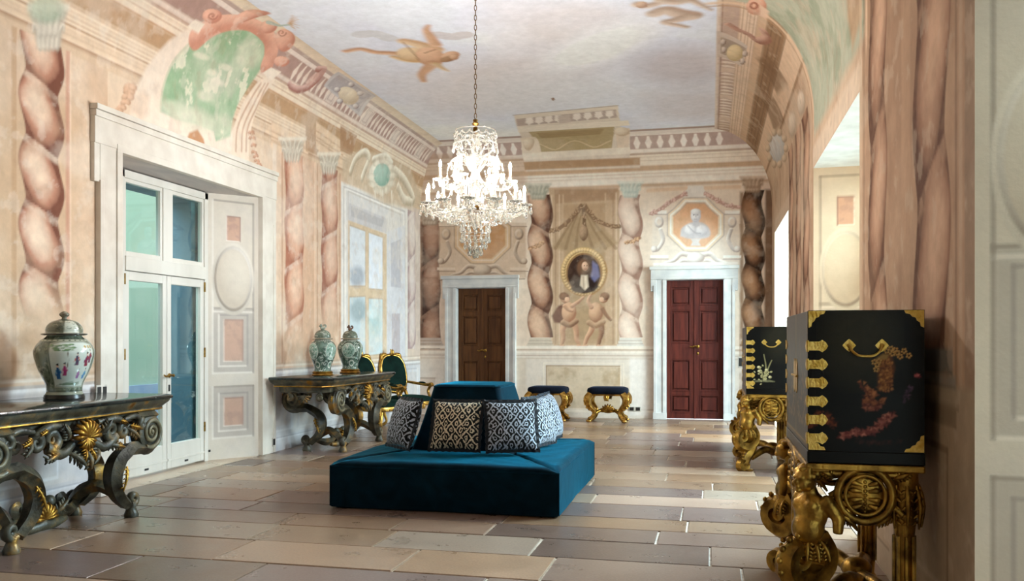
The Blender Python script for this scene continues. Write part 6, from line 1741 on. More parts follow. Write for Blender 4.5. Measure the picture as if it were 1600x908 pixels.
# ------------------------------------------------------------------ stools against the end wall
NAVY = velvet('navy_velvet', (.003, .005, .012), (.05, .09, .2, 1), rough=.8, w=.25, spec=.1)
def make_stool():
    t = empty('gilt_stool'); hx, hy, H = .34, .27, .60
    def sq(k, z, kk=.45): return [(k * hx * math.copysign(abs(math.cos(a)) ** kk, math.cos(a)), k * hy * math.copysign(abs(math.sin(a)) ** kk, math.sin(a)), z) for a in np.linspace(0, 2 * math.pi, 44, endpoint=False)]
    MB().loft([sq(.94, H - .12), sq(1.0, H - .11), sq(1.02, H - .06), sq(.98, H - .025), sq(.8, H - .006), sq(.3, H)]).obj('seat', NAVY, t, auto=70)
    MB().loft([sq(.84, H - .15), sq(.9, H - .145), sq(.92, H - .12), sq(.86, H - .115)]).obj('seat_frame', GILT_D, t, auto=40)
    mb = MB()
    for s in (-1, 1): acanthus(mb, (0, s * hy * .86, H - .13), (0, s * hy * .84, H - .23), (0, s, 0), .05); acanthus(mb, (s * hx * .9, 0, H - .13), (s * hx * .88, 0, H - .22), (s, 0, 0), .05)
    mb.obj('frame_carving', GILT_D, t, auto=80)
    for sx in (-1, 1):
        for sy in (-1, 1):
            x, y = sx * .27, sy * .20; mb = MB()
            mb.tube(smooth_path([(x, y, H - .12), (x + sx * .05, y + sy * .03, H - .20), (x + sx * .03, y + sy * .02, .30), (x - sx * .05, y - sy * .03, .19), (x - sx * .04, y - sy * .02, .10), (x + sx * .02, y + sy * .02, .04)], 6), [.055, .065, .05, .036, .034, .045], 9, ridges=4)
            mb.ell((x + sx * .03, y + sy * .025, .028), (.05, .045, .028), 9, 6); mb.ell((x + sx * .055, y + sy * .03, H - .20), (.045, .045, .06), 9, 6); mb.tube(spiral((x + sx * .02, y + sy * .01, .235), .05, .012, 0, 7.5, (sx, 0, 0), (0, 0, 1), 18), [.022, .012], 7)
            acanthus(mb, (x + sx * .08, y + sy * .05, H - .15), (x + sx * .07, y + sy * .05, .29), (sx * .7, sy * .7, 0), .04)
            mb.obj('leg', CHGILT, t, auto=70)
    mb = MB()
    for s in (-1, 1):
        mb.tube(smooth_path([(s * .24, -.18, .12), (s * .17, -.10, .17), (s * .10, -.03, .20), (0, 0, .21)], 5), [.022, .03, .03, .03], 7); mb.tube(smooth_path([(s * .24, .18, .12), (s * .17, .10, .17), (0, 0, .21)], 5), [.022, .03, .03], 7)
    mb.obj('stretcher', GILT_D, t, auto=70)
    mb = MB(); shell_fan(mb, (0, -.03, .17), .13, (1, 0, 0), (0, 0, 1), (0, -1, 0), 9, .1, math.pi - .1, .04); mb.ell((0, 0, .2), (.11, .06, .06)); mb.obj('stretcher_crest', GILT, t, auto=80)
    return t
st = make_stool(); SG = 'gilt stools against the end wall'
def at_Y(px, Y):
    d = ray(px, HOR); return d[0] / d[1] * Y
st.location = (at_Y(950, 14.78), 14.78, 0); tag(st, 'gilt carved stool with navy velvet seat, right one of the pair', 'stool', SG)
st2 = copy_tree(st); st2.location = (at_Y(857, 14.78), 14.78, 0); tag(st2, 'gilt carved stool with navy velvet seat, partly behind the sofa cushions', 'stool')
# ------------------------------------------------------------------ lacquer cabinets on carved gilt stands
LACQ = mat_noise('black_lacquer', lin(6, 5, 5), lin(12, 10, 8), 5, rough=.3, spec=.18, coat=.0)
LACQP = mat_attr('painted_lacquer', rough=.32, spec=.18, coat=.0, noise=.12, nscale=30, bump=.05, bscale=60)
HGILT = mat_noise('engraved_gilt_brass', lin(190, 148, 62), lin(226, 190, 104), 30, rough=.32, metal=.9, bump=.3, bscale=90)
CD, CL, CH = .255, .575, .72         # half depth, half length, height of the carcase
def painted_panel(name, w, h, painter, to3d, parent, mat, nx=150, ny=190):
    av = np.linspace(-w / 2, w / 2, nx); bv_ = np.linspace(0, h, ny); A, B = np.meshgrid(av, bv_)
    q = Paint(A.size, {'S': (A.ravel(), B.ravel())}); painter(q)
    V = np.array([to3d(a, b) for a, b in zip(A.ravel(), B.ravel())])
    idx = np.arange(A.size).reshape(A.shape); F = np.stack([idx[:-1, :-1], idx[:-1, 1:], idx[1:, 1:], idx[1:, :-1]], -1).reshape(-1, 4)
    return grid_mesh(name, V, F, q.col, mat, parent)
def paint_rocks(q):
    e = lambda x, y: ((x - 150) / 615 * .51 - .255, (.72 - (y - 45) / 835 * .72) - .005)
    E = lambda L_: [e(x, y) for (x, y) in L_]
    q.col[:] = C3((7, 6, 6))
    q.ball('S', e(430, 260), .15, .20, (46, 42, 26), soft=.9, alpha=.9)
    rr = random.Random(2)
    q.poly('S', E([(545, 360), (590, 350), (606, 420), (580, 540), (530, 540), (528, 440)]), (128, 74, 34), soft=.012)
    for k in range(60): x, y = rr.uniform(530, 600), rr.uniform(370, 545); q.ball('S', e(x, y), .006, .010, (84, 42, 22), (196, 128, 62), soft=.4, alpha=.8)
    q.poly('S', E([(510, 375), (550, 345), (580, 350), (570, 375)]), (170, 132, 70), soft=.006)
    for (x, y) in ((592, 318), (600, 345), (625, 340), (640, 360), (660, 330), (685, 355), (615, 325), (520, 405), (505, 390), (515, 430), (530, 385), (570, 330)):
        for k in range(5): a = k * 1.256 + x; q.ball('S', e(x + 11 * math.cos(a), y + 11 * math.sin(a)), .0055, .0055, (150, 100, 44), (214, 168, 92), soft=.4)
    def crag(path, n, spread, smin, smax, lo, hi, al=.8):
        """broken rock drawn as many small facets scattered along a line."""
        pp = curve2(path, 8)
        for k in range(n):
            x, y = pp[int(rr.random() * (len(pp) - 1))]; sz = rr.uniform(smin, smax); t = rr.random() ** 1.6
            c = [l + (h - l) * t for l, h in zip(lo, hi)]
            X, Y = x + rr.gauss(0, spread), y + rr.gauss(0, spread * .7); an = rr.uniform(0, 6.28)
            q.poly('S', E([(X + sz * math.cos(an + j * 2.09) * rr.uniform(.5, 1.3), Y + .8 * sz * math.sin(an + j * 2.09)) for j in range(3)]), c, soft=.004, alpha=al)
    crag([(440, 510), (470, 545), (500, 560), (465, 590), (520, 610), (560, 590)], 110, 13, 6, 20, (70, 26, 18), (206, 128, 78))
    crag([(450, 620), (480, 640), (540, 635)], 40, 8, 5, 14, (80, 30, 26), (196, 120, 90))
    crag([(335, 795), (400, 775), (470, 770), (530, 740), (560, 700), (595, 670)], 190, 12, 6, 20, (84, 26, 28), (222, 140, 116))
    crag([(165, 740), (200, 700), (240, 690), (285, 740)], 130, 17, 6, 20, (56, 20, 14), (170, 88, 48), .65)
    crag([(560, 420), (575, 470), (560, 530)], 90, 17, 5, 16, (84, 40, 18), (206, 140, 70))
    crag([(728, 460), (712, 505)], 26, 5, 4, 11, (110, 40, 50), (222, 130, 130)); crag([(700, 520), (672, 560), (662, 610)], 40, 7, 4, 12, (44, 30, 48), (128, 92, 120), .7)
    crag([(400, 815), (520, 825), (640, 815)], 60, 10, 6, 18, (30, 16, 14), (84, 44, 40), .5)
def paint_orchid(q):
    e = lambda x, y: ((x - 178) / 240 * .51 - .255, (.72 - (y - 78) / 370 * .72))
    q.col[:] = C3((8, 7, 6)); q.ball('S', e(330, 180), .14, .2, (40, 36, 24), soft=.9, alpha=.85)
    for pts in ([(262, 400), (272, 330), (262, 260)], [(265, 400), (285, 330), (300, 292)], [(262, 400), (250, 350), (232, 330)]): q.stroke('S', [e(*p) for p in pts], .012, (176, 168, 120), w2=.004, soft=.006)
    rr = random.Random(4)
    for k in range(34): q.ball('S', e(rr.gauss(262, 22), rr.gauss(372, 20)), .012, .008, (110, 104, 70), (206, 196, 146), soft=.4, rot=rr.uniform(-1, 1))
    for k in range(10): q.stroke('S', [e(215 + k * 9, 405 + rr.uniform(-5, 5)), e(232 + k * 9, 408)], .006, (150, 146, 110), alpha=.7, smooth=False)
    for (x, y) in ((238, 330), (240, 352), (292, 384), (275, 345)): q.ball('S', e(x, y), .018, .014, (150, 140, 100), (226, 216, 170), soft=.3)
def paint_door(q):
    q.col[:] = C3((30, 26, 22)); q.rectline('S', -.27, .27, .02, .70, .008, (150, 120, 60))
    rr = random.Random(6); 
    for k in range(60): x = rr.uniform(-.22, .22); z = .10 + .25 * rr.random() ** 2; q.ball('S', (x, z), .015, .012, (70, 52, 26), (150, 116, 60), soft=.5, alpha=.7)
    q.stroke('S', [(-.2, .12), (-.1, .3), (0, .38), (.12, .55)], .02, (110, 80, 40), w2=.006, alpha=.8)
def make_cabinet(side_paint):
    t = empty('lacquer_cabinet')         # front faces -x, near end faces -y
    MB().box(-CD + .03, CD, -CL, CL, .05, CH).obj('body', LACQ, t, smooth=False, bevel=.003)
    MB().box(-CD - .004, CD + .004, -CL - .006, CL + .006, 0, .058).obj('plinth', LACQ, t, smooth=False, bevel=.006)
    painted_panel('side_panel', .51, .66, lambda q: side_paint(q), lambda a, b: (a, -CL - .0015, b + .06), t, LACQP)
    for s in (-1, 1):
        d = empty('door', (-CD + .014, s * CL / 2, .06)); d.parent = t
        MB().box(-.014, .014, -CL / 2 + .002, CL / 2 - .002, 0, CH - .062).obj('door_board', LACQ, d, smooth=False, bevel=.002)
        painted_panel('door_painting', CL - .01, CH - .066, paint_door, lambda a, b: (-.0155, a, b + .002), d, LACQP, 60, 80)
        # lock plate with bolt
        mb = MB(); y = -s * CL / 2 + s * .05
        mb.prism([(y - .035, .26), (y, .24), (y + .035, .26), (y + .045, .33), (y + .035, .40), (y, .42), (y - .035, .40), (y - .045, .33)], 'x', -.019, -.0155); mb.tube([(-.024, y - .07, .33), (-.024, y + .09, .33)], .006, 8)
        mb.obj('lock_plate', HGILT, d, smooth=False)
        for k in range(6):      # strap hinges wrapping the corner
            z = .085 + k * .0868
            yy = s * (CL + .0035)
            L0 = -CD - .002
            poly = [(L0, z + .012), (L0 + .052, z + .012), (L0 + .066, z + .004), (L0 + .082, z + .016), (L0 + .092, z + .033), (L0 + .082, z + .05), (L0 + .066, z + .062), (L0 + .052, z + .054), (L0, z + .054)]
            mb = MB(); mb.prism(poly, 'y', yy - .002, yy + .002)
            mb.tube([(L0, yy, z + .006), (L0, yy, z + .060)], .006, 8)
            mb.prism([(s * CL, z + .012), (s * (CL - .045), z + .012), (s * (CL - .07), z + .033), (s * (CL - .045), z + .054), (s * CL, z + .054)], 'x', L0 - .003, L0 - .0005)
            mb.obj('hinge', HGILT, t, smooth=False)
    for (sx, top) in ((-1, 1), (1, 1), (-1, 0), (1, 0)):
        for s in (-1, 1):
            x0 = sx * (CD - .002); z0 = CH - .002 if top else .062; u = -sx; v = -1 if top else 1
            poly = [(0, 0), (.085, 0), (.078, .014), (.060, .018), (.050, .030), (.036, .034), (.030, .048), (.018, .056), (.014, .074), (0, .08)]
            if sx < 0 and True: poly = [(a * .9, b) for (a, b) in poly]
            mb = MB(); mb.prism([(x0 + u * a, z0 + v * b) for (a, b) in poly], 'y', s * (CL + .001), s * (CL + .004)); mb.obj('corner_mount', HGILT, t, smooth=False)
    for s in (-1, 1):
        h = empty('handle', (0, s * CL, CH - .165)); h.parent = t
        for q in (-1, 1):
            mb = MB(); c = q * .072; w = .030
            mb.prism([(c - w, 0), (c - w * .55, .016), (c - .006, .026), (c, .031), (c + .006, .026), (c + w * .55, .016), (c + w, 0), (c + w * .55, -.016), (c, -.030), (c - w * .55, -.016)], 'y', s * .001, s * .005); mb.ell((c, s * .010, 0), (.010, .008, .010), 8, 6)
            mb.obj('back_plate', HGILT, h, smooth=False)
        mb = MB(); mb.tube(smooth_path([(-.070, s * .014, -.004), (-.060, s * .022, -.026), (-.034, s * .026, -.046), (0, s * .026, -.050), (.034, s * .026, -.046), (.060, s * .022, -.026), (.070, s * .014, -.004)], 5), .0062, 8); mb.obj('bail', HGILT, h)
    return t
def make_stand():
    t = empty('carved_gilt_stand'); H = .818
    MB().box(-CD - .012, CD + .004, -CL - .012, CL + .012, H - .035, H).obj('top_frame', GILT_D, t, smooth=False, bevel=.01, seg=3)
    def fig_leg(sy):
        """winged child figure growing out of a scrolled tail, on an S-shaped leg."""
        lg = empty('figure_leg', (-CD + .03, sy * (CL - .06), 0)); lg.parent = t
        f = Vector((-.75, sy * .66, 0)).normalized(); r = Vector((-f.y, f.x, 0)); Z = Vector((0, 0, 1))
        p = lambda a, b, z: f * a + r * b + Z * z
        ang = (0, 0, math.atan2(f.y, f.x))
        mb = MB()
        mb.ell(p(.015, 0, .58), (.072, .088, .10), 14, 9, ang); mb.ell(p(.035, 0, .50), (.076, .080, .085), 14, 9, ang)          # chest, belly
        for s in (-1, 1): mb.ell(p(.052, s * .036, .612), (.034, .040, .034), 10, 6, ang); mb.ell(p(.0, s * .085, .63), (.036, .034, .040), 10, 6, ang); mb.tube([p(0, s * .09, .63), p(-.03, s * .125, .56), p(-.02, s * .13, .49)], [.036, .032, .024], 8)
        mb.ell(p(.104, 0, .475), (.010, .010, .010), 6, 4)
        mb.tube([p(.01, 0, .66), p(.035, 0, .71)], .034, 8)
        mb.obj('torso', GILT_D, lg, remesh=.008, smoothit=3)
        mb = MB(); mb.ell(p(.055, 0, .735), (.056, .052, .060), 14, 9, ang)
        mb.ell(p(.112, 0, .728), (.015, .012, .015), 8, 5); mb.ell(p(.106, 0, .706), (.012, .020, .007), 8, 4); mb.ell(p(.100, 0, .688), (.015, .020, .013), 8, 5)
        for s in (-1, 1): mb.ell(p(.090, s * .028, .714), (.020, .019, .019), 8, 5); mb.ell(p(.102, s * .020, .750), (.010, .015, .007), 8, 4)
        rr = random.Random(5)
        for k in range(26):
            a = rr.uniform(-2.6, 2.6); e = rr.uniform(-.1, 1.2); mb.ell(p(.035 - .05 * math.cos(a) * math.cos(e) * 1.0, .056 * math.sin(a) * math.cos(e), .745 + .055 * math.sin(e)), rr.uniform(.014, .021), 7, 5)
        mb.obj('head', GILT_D, lg, remesh=.006, smoothit=1)
        mb = MB()     # scrolled tail curling forward
        mb.tube(smooth_path([p(.02, 0, .47), p(-.03, 0, .39), p(-.035, 0, .32), p(.03, 0, .265), p(.11, 0, .27)], 5) + spiral(p(.105, 0, .355), .085, .018, -1.5, -1.5 + 2 * math.pi * 1.25, f, Z, 26), [.075, .080, .07, .06, .052, .045, .036, .026, .016], 12, ridges=6)
        for k in range(9): a = -1.4 + k * .5; c = p(.105, 0, .355) + f * math.cos(a) * .115 + Z * math.sin(a) * .115; mb.ell(c, .017, 8, 5)
        mb.obj('scroll_tail', GILT_D, lg, auto=80)
        mb = MB()
        for k in range(7):
            a = -1.5 + k * .5; d = f * math.cos(a) + r * math.sin(a); acanthus(mb, Vector((0, 0, .45)) + d * .055 + f * .01, Vector((0, 0, .36)) + d * .085, d, .030)
        mb.obj('leaf_skirt', GILT_D, lg, auto=80)
        for s in (-1, 1):
            mb = MB()
            for k in range(5): mb.tube(smooth_path([p(-.03, s * .07, .66 - k * .018), p(-.08, s * (.12 + k * .004), .70 - k * .035), p(-.13, s * (.15), .72 - k * .055)], 4), [.014, .020, .006], 6)
            mb.obj('wing', GILT_D, lg, auto=80)
        mb = MB()     # lower S-shaped leg with scroll foot
        mb.tube(smooth_path([p(-.03, 0, .36), p(-.05, 0, .28), p(-.03, 0, .20), p(.03, 0, .13), p(.06, 0, .07)], 5) + spiral(p(.10, 0, .075), .06, .014, 3.3, 3.3 + 7.6, f, Z, 22), [.05, .046, .042, .044, .040, .03, .016], 10, ridges=5)
        for k in range(6): mb.ell(p(-.01 + .01 * k, .0, .30 - .035 * k) + f * .05, .018, 8, 5)
        mb.lathe([(.07, 0), (.075, .012), (.06, .02)], 14, tuple(p(.04, 0, 0)))
        mb.obj('scroll_foot', GILT_D, lg, auto=80)
        MB().box(-.07, .07, -.07, .07, .772, .80).obj('capital', GILT_D, lg, smooth=False, bevel=.012, seg=3)
    for sy in (-1, 1): fig_leg(sy)
    for sy in (-1, 1):     # back legs: fluted pilasters with hanging leaves
        mb = MB(); x, y = CD - .07, sy * (CL - .08)
        mb.lathe([(.055, 0), (.06, .02), (.04, .05), (.045, .12), (.038, .3), (.044, .46), (.058, .6), (.066, .7), (.06, .785)], 14, (x, y, 0))
        for a in np.linspace(0, 2 * math.pi, 8, endpoint=False): d = Vector((math.cos(a), math.sin(a), 0)); acanthus(mb, Vector((x, y, .72)) + d * .06, Vector((x, y, .52)) + d * .05, d, .03); mb.tube([Vector((x, y, .12)) + d * .045, Vector((x, y, .48)) + d * .045], .009, 5)
        mb.obj('back_leg', GILT_D, t, auto=70)
    def apron(c, ax, nrm, half):
        c = Vector(c); ax = Vector(ax); nrm = Vector(nrm); Z = Vector((0, 0, 1))
        ap = empty('apron'); ap.parent = t
        mb = MB()       # oval cartouche with a grinning mask
        mb.tube([c + ax * .12 * math.cos(a) + Z * (-.11 + .125 * math.sin(a)) + nrm * .02 for a in np.linspace(0, 2 * math.pi, 33)], .020, 8, cap=False)
        mb.tube([c + ax * .088 * math.cos(a) + Z * (-.11 + .092 * math.sin(a)) + nrm * .032 for a in np.linspace(0, 2 * math.pi, 33)], .009, 7, cap=False)
        mb.ell(c + Z * -.11 + nrm * .0, (abs(ax.x) * .1 + abs(nrm.x) * .03, abs(ax.y) * .1 + abs(nrm.y) * .03, .10), 14, 8)
        for k in range(9): mb.ell(c + Z * (-.19 + k * .02) + nrm * (.03 - .0012 * (k - 4) ** 2), .010, 7, 4)
        for s in (-1, 1):
            for k in range(4): a = -.9 + k * .6; mb.tube(smooth_path([c + ax * s * .015 + Z * (-.11 + .06 * math.sin(a)) + nrm * .03, c + ax * s * .05 + Z * (-.11 + .075 * math.sin(a)) + nrm * .028, c + ax * s * .075 * math.cos(a * .5) + Z * (-.11 + .08 * math.sin(a)) + nrm * .012], 4), [.008, .014, .006], 6)
        mb.obj('mask_cartouche', GILT_D, ap, auto=80)
        mb = MB()
        for s in (-1, 1):
            for (x0, z0, R, a0) in ((.17, -.06, .045, 0), (.17, -.16, .04, 2), (.25, -.09, .05, 1), (.33, -.07, .045, 3), (.32, -.16, .035, 0), (.42, -.08, .045, 2)):
                if x0 > half - .10: continue
                mb.tube(spiral(c + ax * s * x0 + Z * z0, R, .008, a0, a0 + 8, ax * s, Z, 18), [.018, .014, .009], 7)
            for (x0, z0, x1, z1) in ((.13, -.03, .20, .0), (.20, -.12, .24, -.20), (.28, -.05, .36, -.02), (.12, -.20, .05, -.25)):
                if x1 > half - .05: continue
                acanthus(mb, c + ax * s * x0 + Z * z0, c + ax * s * x1 + Z * z1, nrm, .030)
            mb.tube(smooth_path([c + ax * s * .08 + Z * -.22, c + ax * s * (half * .5) + Z * -.17, c + ax * s * (half - .06) + Z * -.22], 5), [.022, .018, .022], 7)
        mb.tube([c - ax * (half - .05) + Z * -.015, c + ax * (half - .05) + Z * -.015], .018, 7)
        mb.obj('apron_scrolls', GILT_D, ap, auto=80)
    zt = H - .035
    apron((0.0, -CL + .03, zt), (1, 0, 0), (0, -1, 0), .25); apron((0.0, CL - .03, zt), (-1, 0, 0), (0, 1, 0), .25); apron((-CD + .02, 0, zt), (0, -1, 0), (-1, 0, 0), .50)
    mb = MB()
    for sy in (-1, 1): mb.tube(smooth_path([(-CD + .06, sy * (CL - .10), .13), (-.05, sy * .30, .20), (.05, sy * .12, .15), (.05, 0, .16)], 6), [.03, .04, .04, .04], 8); mb.tube(smooth_path([(CD - .07, sy * (CL - .08), .12), (.12, sy * .30, .17), (.05, 0, .16)], 6), [.03, .036, .04], 8)
    mb.ell((.05, 0, .19), (.08, .08, .06)); mb.obj('stretcher', GILT_D, t, auto=70)
    return t
SDX = .705; C1Y = 4.30 + CL; C2X = .63; C2Y = 9.55 + CL
s1 = make_stand(); s1.location = (SDX, C1Y, 0); tag(s1, 'carved gilt stand with child figures under the nearest black lacquer cabinet', 'cabinet stand', 'carved gilt cabinet stands')
c1 = make_cabinet(paint_rocks); c1.location = (SDX, C1Y, .8185); tag(c1, 'black lacquer cabinet painted with red and gold rocks, nearest on the right', 'cabinet', 'lacquer cabinets along the right wall')
s2 = copy_tree(s1); s2.location = (C2X, C2Y, 0); tag(s2, 'carved gilt stand with child figures under the further lacquer cabinet', 'cabinet stand')
c2 = make_cabinet(paint_orchid); c2.location = (C2X, C2Y, .8185); tag(c2, 'black lacquer cabinet painted with pale flowering stems, further down the right wall', 'cabinet', 'lacquer cabinets along the right wall')
# ------------------------------------------------------------------ crystal chandelier
def crystal_mat():
    m, nt, N, L, p = new_mat('cut_crystal')
    pset(p, base=(.98, .95, .88, 1), rough=.04, trans=.92, ior=1.5, spec=.6)
    return m
CRYS = crystal_mat()
CHB = mat_noise('chandelier_brass', lin(150, 108, 48), lin(100, 70, 30), 20, rough=.3, metal=1)
CANDLE = mat_noise('candle_sleeve', lin(240, 232, 214), lin(230, 220, 200), 10, rough=.4)
def bulb_mat():
    m, nt, N, L, p = new_mat('lit_candle_bulb')
    pset(p, base=(1, .85, .6, 1), emit=(1.0, .965, .93, 1), emits=560.0)
    return m
BULB = bulb_mat()
CHX, CHY = -2.12, 7.72
cz = lambda y: EYE + (HOR - y) / 168.6
ch_ = empty('crystal_chandelier', (CHX, CHY, 0)); tag(ch_, 'crystal chandelier with lit candle bulbs hanging over the sofa', 'chandelier')
# chain of brass links up to the ceiling
lk = MB(); lk.tube([Vector((.011 * math.cos(a), 0, .027 * math.sin(a))) for a in np.linspace(0, 2 * math.pi, 17)], .0034, 6, cap=False)
lm = lk.mesh('chain_link'); lm.materials.append(CHB)
z = cz(186); k = 0
while z < ZC - .05:
    o = bpy.data.objects.new('chain_link', lm); COL.objects.link(o); o.parent = ch_; o.location = (0, 0, z + .025); o.rotation_euler = (0, 0, (k % 2) * math.pi / 2 + .4); z += .0455; k += 1
MB().lathe([(.012, -.08), (.05, -.05), (.06, -.02), (.062, 0)], 20, (0, 0, ZC)).obj('ceiling_rose', CHB, ch_, auto=40)
# stem of turned glass and brass
MB().lathe([(.008, cz(186)), (.024, cz(188)), (.020, cz(191)), (.034, cz(194)), (.018, cz(198)), (.024, cz(204)), (.012, cz(210))], 16).obj('brass_finial', CHB, ch_, auto=40)
MB().lathe([(.012, cz(360)), (.05, cz(350)), (.03, cz(338)), (.06, cz(328)), (.075, cz(318)), (.035, cz(308)), (.05, cz(296)), (.085, cz(286)), (.05, cz(276)), (.03, cz(266)), (.06, cz(254)), (.07, cz(246)), (.03, cz(238)), (.022, cz(224)), (.04, cz(216)), (.02, cz(206)), (.012, cz(200))], 18).obj('glass_stem', CRYS, ch_, auto=50)
MB().lathe([(.03, cz(332)), (.085, cz(327)), (.09, cz(323)), (.03, cz(318))], 20).obj('arm_plate', CHB, ch_, auto=40)
# crystal drops, shared meshes
def drop_mesh(name, s, w):
    mb = MB(); mb.lathe([(.001, 0), (w * .35, -.10 * s), (w * .5, -.16 * s), (w * .30, -.2 * s), (w * .85, -.55 * s), (w, -.72 * s), (w * .7, -.9 * s), (.001, -s)], 7)
    m = mb.mesh(name, smooth=False); m.materials.append(CRYS); return m
DROP_L = drop_mesh('crystal_drop', .085, .017); DROP_S = drop_mesh('crystal_drop', .05, .012)
bead = MB().ell((0, 0, 0), .010, 7, 5)
def hang(me, x, y, z, par=None):
    o = bpy.data.objects.new('crystal_drop', me); COL.objects.link(o); o.parent = par or ch_; o.location = (x, y, z); o.rotation_euler = (0, 0, x * 40 + y * 17); return o
def beads(p0, p1, sag, n, r=.0085, par=None):
    p0 = Vector(p0); p1 = Vector(p1); mb = MB()
    for k in range(n):
        t = (k + .5) / n; c = p0.lerp(p1, t) - Vector((0, 0, sag * 4 * t * (1 - t))); mb.ell(c, (r, r, r), 6, 4)
    for k in range(n): pass
    mb.tube([p0.lerp(p1, t / 10) - Vector((0, 0, sag * 4 * t / 10 * (1 - t / 10))) for t in range(11)], .0018, 4)
    return mb.obj('bead_string', CRYS, par or ch_)
# crown
R0 = .20
mb = MB()
for (r, zz, th) in ((R0, cz(226), .008), (R0 * .92, cz(205), .006)): mb.tube([Vector((r * math.cos(a), r * math.sin(a), zz)) for a in np.linspace(0, 2 * math.pi, 41)], th, 6, cap=False)
for k in range(8): a = k / 8 * 2 * math.pi; mb.tube(smooth_path([(.02 * math.cos(a), .02 * math.sin(a), cz(212)), (.10 * math.cos(a), .10 * math.sin(a), cz(214)), (R0 * math.cos(a), R0 * math.sin(a), cz(226))], 4), .006, 6)
mb.obj('crown_ring', CRYS, ch_)
for k in range(16):
    a = k / 16 * 2 * math.pi; x, y = math.cos(a), math.sin(a)
    mb = MB(); mb.lathe([(.001, 0), (.012, .012), (.005, .03), (.013, .048), (.005, .062), (.001, .075)], 6, (x * R0 * .95, y * R0 * .95, cz(226))); mb.ell((x * R0 * .95, y * R0 * .95, cz(226) + .09), (.008, .008, .014), 6, 5); mb.obj('crown_spike', CRYS, ch_, smooth=False)
    hang(DROP_L if k % 2 else DROP_S, x * R0 * 1.02, y * R0 * 1.02, cz(226) - .004)
    a2 = (k + 1) / 16 * 2 * math.pi; beads((x * R0, y * R0, cz(210)), (R0 * math.cos(a2), R0 * math.sin(a2), cz(210)), .03, 6)
    if k % 2 == 0: beads((x * R0, y * R0, cz(228)), (x * .06, y * .06, cz(245)), .02, 9)
# arched sprays over the upper tier
for k in range(8):
    a = k / 8 * 2 * math.pi + .2; x, y = math.cos(a), math.sin(a)
    mb = MB(); mb.tube(smooth_path([(.04 * x, .04 * y, cz(268)), (.13 * x, .13 * y, cz(246)), (.22 * x, .22 * y, cz(252)), (.26 * x, .26 * y, cz(268))], 5), [.012, .011, .010, .008], 7)
    for q in (.10, .17, .235):
        for s in (-1, 1): mb.ell((q * x - s * .022 * y, q * y + s * .022 * x, cz(249) - (q - .1) * .35), (.022, .022, .009), 7, 4)
    sp = mb.obj('crystal_spray', CRYS, ch_, auto=60)
    hang(DROP_L, .26 * x, .26 * y, cz(268) - .01, sp); hang(DROP_S, .18 * x, .18 * y, cz(254) - .01, sp); hang(DROP_S, .22 * x, .22 * y, cz(258), sp)
def candle_arm(a, r, z_root, z_low, z_cup, hc, drops):
    x, y = math.cos(a), math.sin(a)
    arm = MB().tube(smooth_path([(.05 * x, .05 * y, z_root), (.35 * r * x, .35 * r * y, z_low + .04), (.70 * r * x, .70 * r * y, z_low), (.98 * r * x, .98 * r * y, z_low + .03), (r * x, r * y, z_cup)], 6), [.016, .015, .013, .012, .010], 8, ridges=4).obj('candle_arm', CRYS, ch_, auto=60)
    mb = MB(); mb.lathe([(.012, -.02), (.022, -.006), (.058, .006), (.066, .014), (.060, .014), (.02, .004), (.018, .03), (.026, .04), (.013, .044)], 16, (r * x, r * y, z_cup)); 
    for q in range(10): b = q / 10 * 2 * math.pi; mb.ell((r * x + .064 * math.cos(b), r * y + .064 * math.sin(b), z_cup + .012), (.012, .012, .009), 6, 4)
    mb.obj('drip_pan', CRYS, arm, auto=50)
    MB().lathe([(.0125, .04), (.0125, .04 + hc), (.009, .042 + hc)], 12, (r * x, r * y, z_cup)).obj('candle_tube', CANDLE, arm, auto=40)
    zb = z_cup + .04 + hc
    MB().lathe([(.004, 0), (.010, .010), (.0125, .022), (.010, .038), (.004, .054), (.0008, .062)], 10, (r * x, r * y, zb)).obj('candle_bulb', BULB, arm, auto=60)
    for q in range(drops):
        b = q / drops * 2 * math.pi + a; hang(DROP_L if q % 2 == 0 else DROP_S, r * x + .062 * math.cos(b), r * y + .062 * math.sin(b), z_cup + .004, arm)
    hang(DROP_S, .7 * r * x, .7 * r * y, z_low - .012, arm); hang(DROP_S, .45 * r * x, .45 * r * y, z_low + .012, arm)
    # leaf rosettes along the arm
    mb = MB()
    for q in (.4, .62, .85):
        for s in (-1, 1): mb.ell((q * r * x - s * .02 * y, q * r * y + s * .02 * x, z_low + .03), (.020, .020, .011), 7, 4)
    mb.obj('arm_leaves', CRYS, arm)
    return arm
NL, NU = 12, 6
for k in range(NL): candle_arm(k / NL * 2 * math.pi + .12, .455, cz(318), cz(336), cz(324), .085, 5)
for k in range(NU): candle_arm(k / NU * 2 * math.pi + .38, .325, cz(286), cz(296), cz(284), .085, 4)
for k in range(NL):
    a = k / NL * 2 * math.pi + .12; a2 = (k + 1) / NL * 2 * math.pi + .12
    beads((.455 * math.cos(a), .455 * math.sin(a), cz(324)), (.455 * math.cos(a2), .455 * math.sin(a2), cz(324)), .05, 11)
    beads((.43 * math.cos(a), .43 * math.sin(a), cz(322)), (.16 * math.cos(a), .16 * math.sin(a), cz(352)), .03, 12)
    if k % 2 == 0: beads((.40 * math.cos(a), .40 * math.sin(a), cz(320)), (.22 * math.cos(a), .22 * math.sin(a), cz(272)), .02, 12)
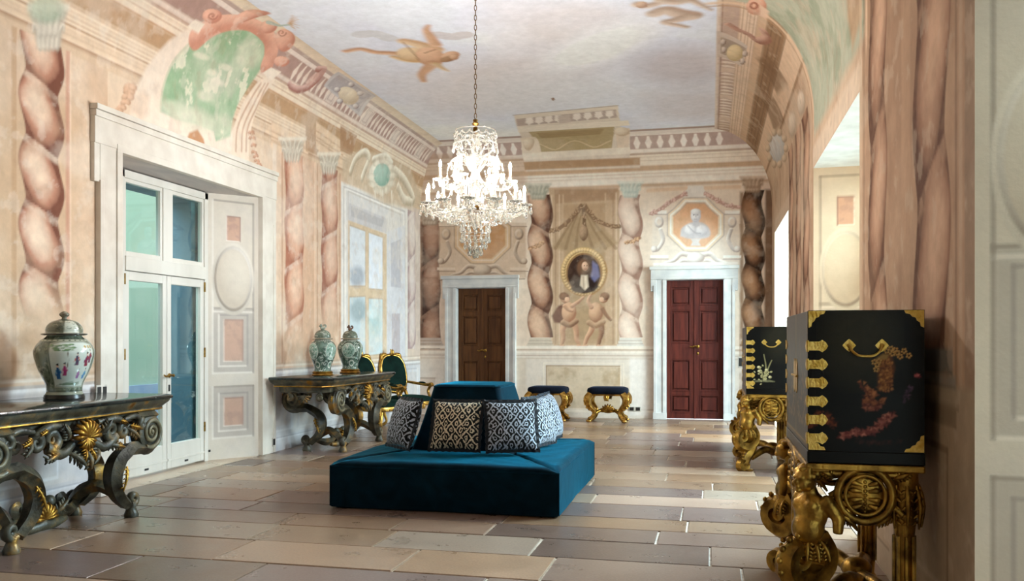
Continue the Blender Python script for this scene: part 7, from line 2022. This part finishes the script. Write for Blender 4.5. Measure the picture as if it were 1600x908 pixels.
# basket of drops below
for (r, zz, n, me) in ((.135, cz(350), 14, DROP_L), (.13, cz(366), 14, DROP_L), (.10, cz(376), 10, DROP_L), (.06, cz(386), 7, DROP_L), (.02, cz(390), 3, DROP_L), (.24, cz(342), 14, DROP_S), (.33, cz(338), 16, DROP_S)):
    rg_ = MB().tube([Vector((r * math.cos(a), r * math.sin(a), zz)) for a in np.linspace(0, 2 * math.pi, 33)], .005, 6, cap=False).obj('drop_ring', CRYS, ch_)
    for k in range(n): a = k / n * 2 * math.pi; hang(me, r * math.cos(a), r * math.sin(a), zz, rg_)
MB().ell((0, 0, cz(396)), (.035, .035, .04), 10, 7).obj('crystal_ball', CRYS, ch_, smooth=False)

# ------------------------------------------------------------------ small fittings
def socket(name, loc, size, label, n=1, axis='x'):
    t = empty(name, loc); tag(t, label, 'wall socket')
    plate = mat_noise('pale_plate', lin(206, 200, 190), lin(196, 190, 180), 10, rough=.5)
    w, h = size
    if axis == 'x': MB().box(0, .008, -w / 2, w / 2, -h / 2, h / 2).obj('plate', plate, t, smooth=False, bevel=.003)
    else: MB().box(-w / 2, w / 2, -.008, 0, -h / 2, h / 2).obj('plate', plate, t, smooth=False, bevel=.003)
    for k in range(n):
        c = (k - (n - 1) / 2) * w / n
        if axis == 'x': MB().box(.008, .013, c - w / n * .33, c + w / n * .33, -h * .36, h * .36).obj('insert', iron, t, smooth=False, bevel=.002)
        else: MB().box(c - w / n * .33, c + w / n * .33, -.013, -.008, -h * .36, h * .36).obj('insert', iron, t, smooth=False, bevel=.002)
socket('wall_socket', (XL + .046, YLp(422), zat(424, 690, X=XL)), (.07, .11), 'small dark socket low on the architrave of the garden door', 1)
socket('wall_switch', (XL + .046, YLp(151), zat(151, 612, X=XL)), (.14, .12), 'double dark switch on the architrave behind the large vase', 2)
socket('wall_socket', (at_Y(992, YB), YB - .001, zat(992, 639, Y=YB)), (.22, .08), 'double dark socket beside the right-hand stool', 2, 'y')
socket('wall_switch', (at_Y(1157, YB), YB - .001, zat(1157, 566, Y=YB)), (.09, .2), 'dark switch on the wall right of the red-brown door', 1, 'y')
# carved ornament and bead strings too fine to pick apart count as one piece each
for o in bpy.data.objects:
    if o.name.split('.')[0] in ('gilt_leaf', 'gilt_leaves', 'rail_carving', 'frame_carving', 'apron_carving', 'end_apron_carving', 'apron_scrolls', 'leaf_skirt', 'arm_leaves', 'bead_string'):
        o['kind'] = 'stuff'
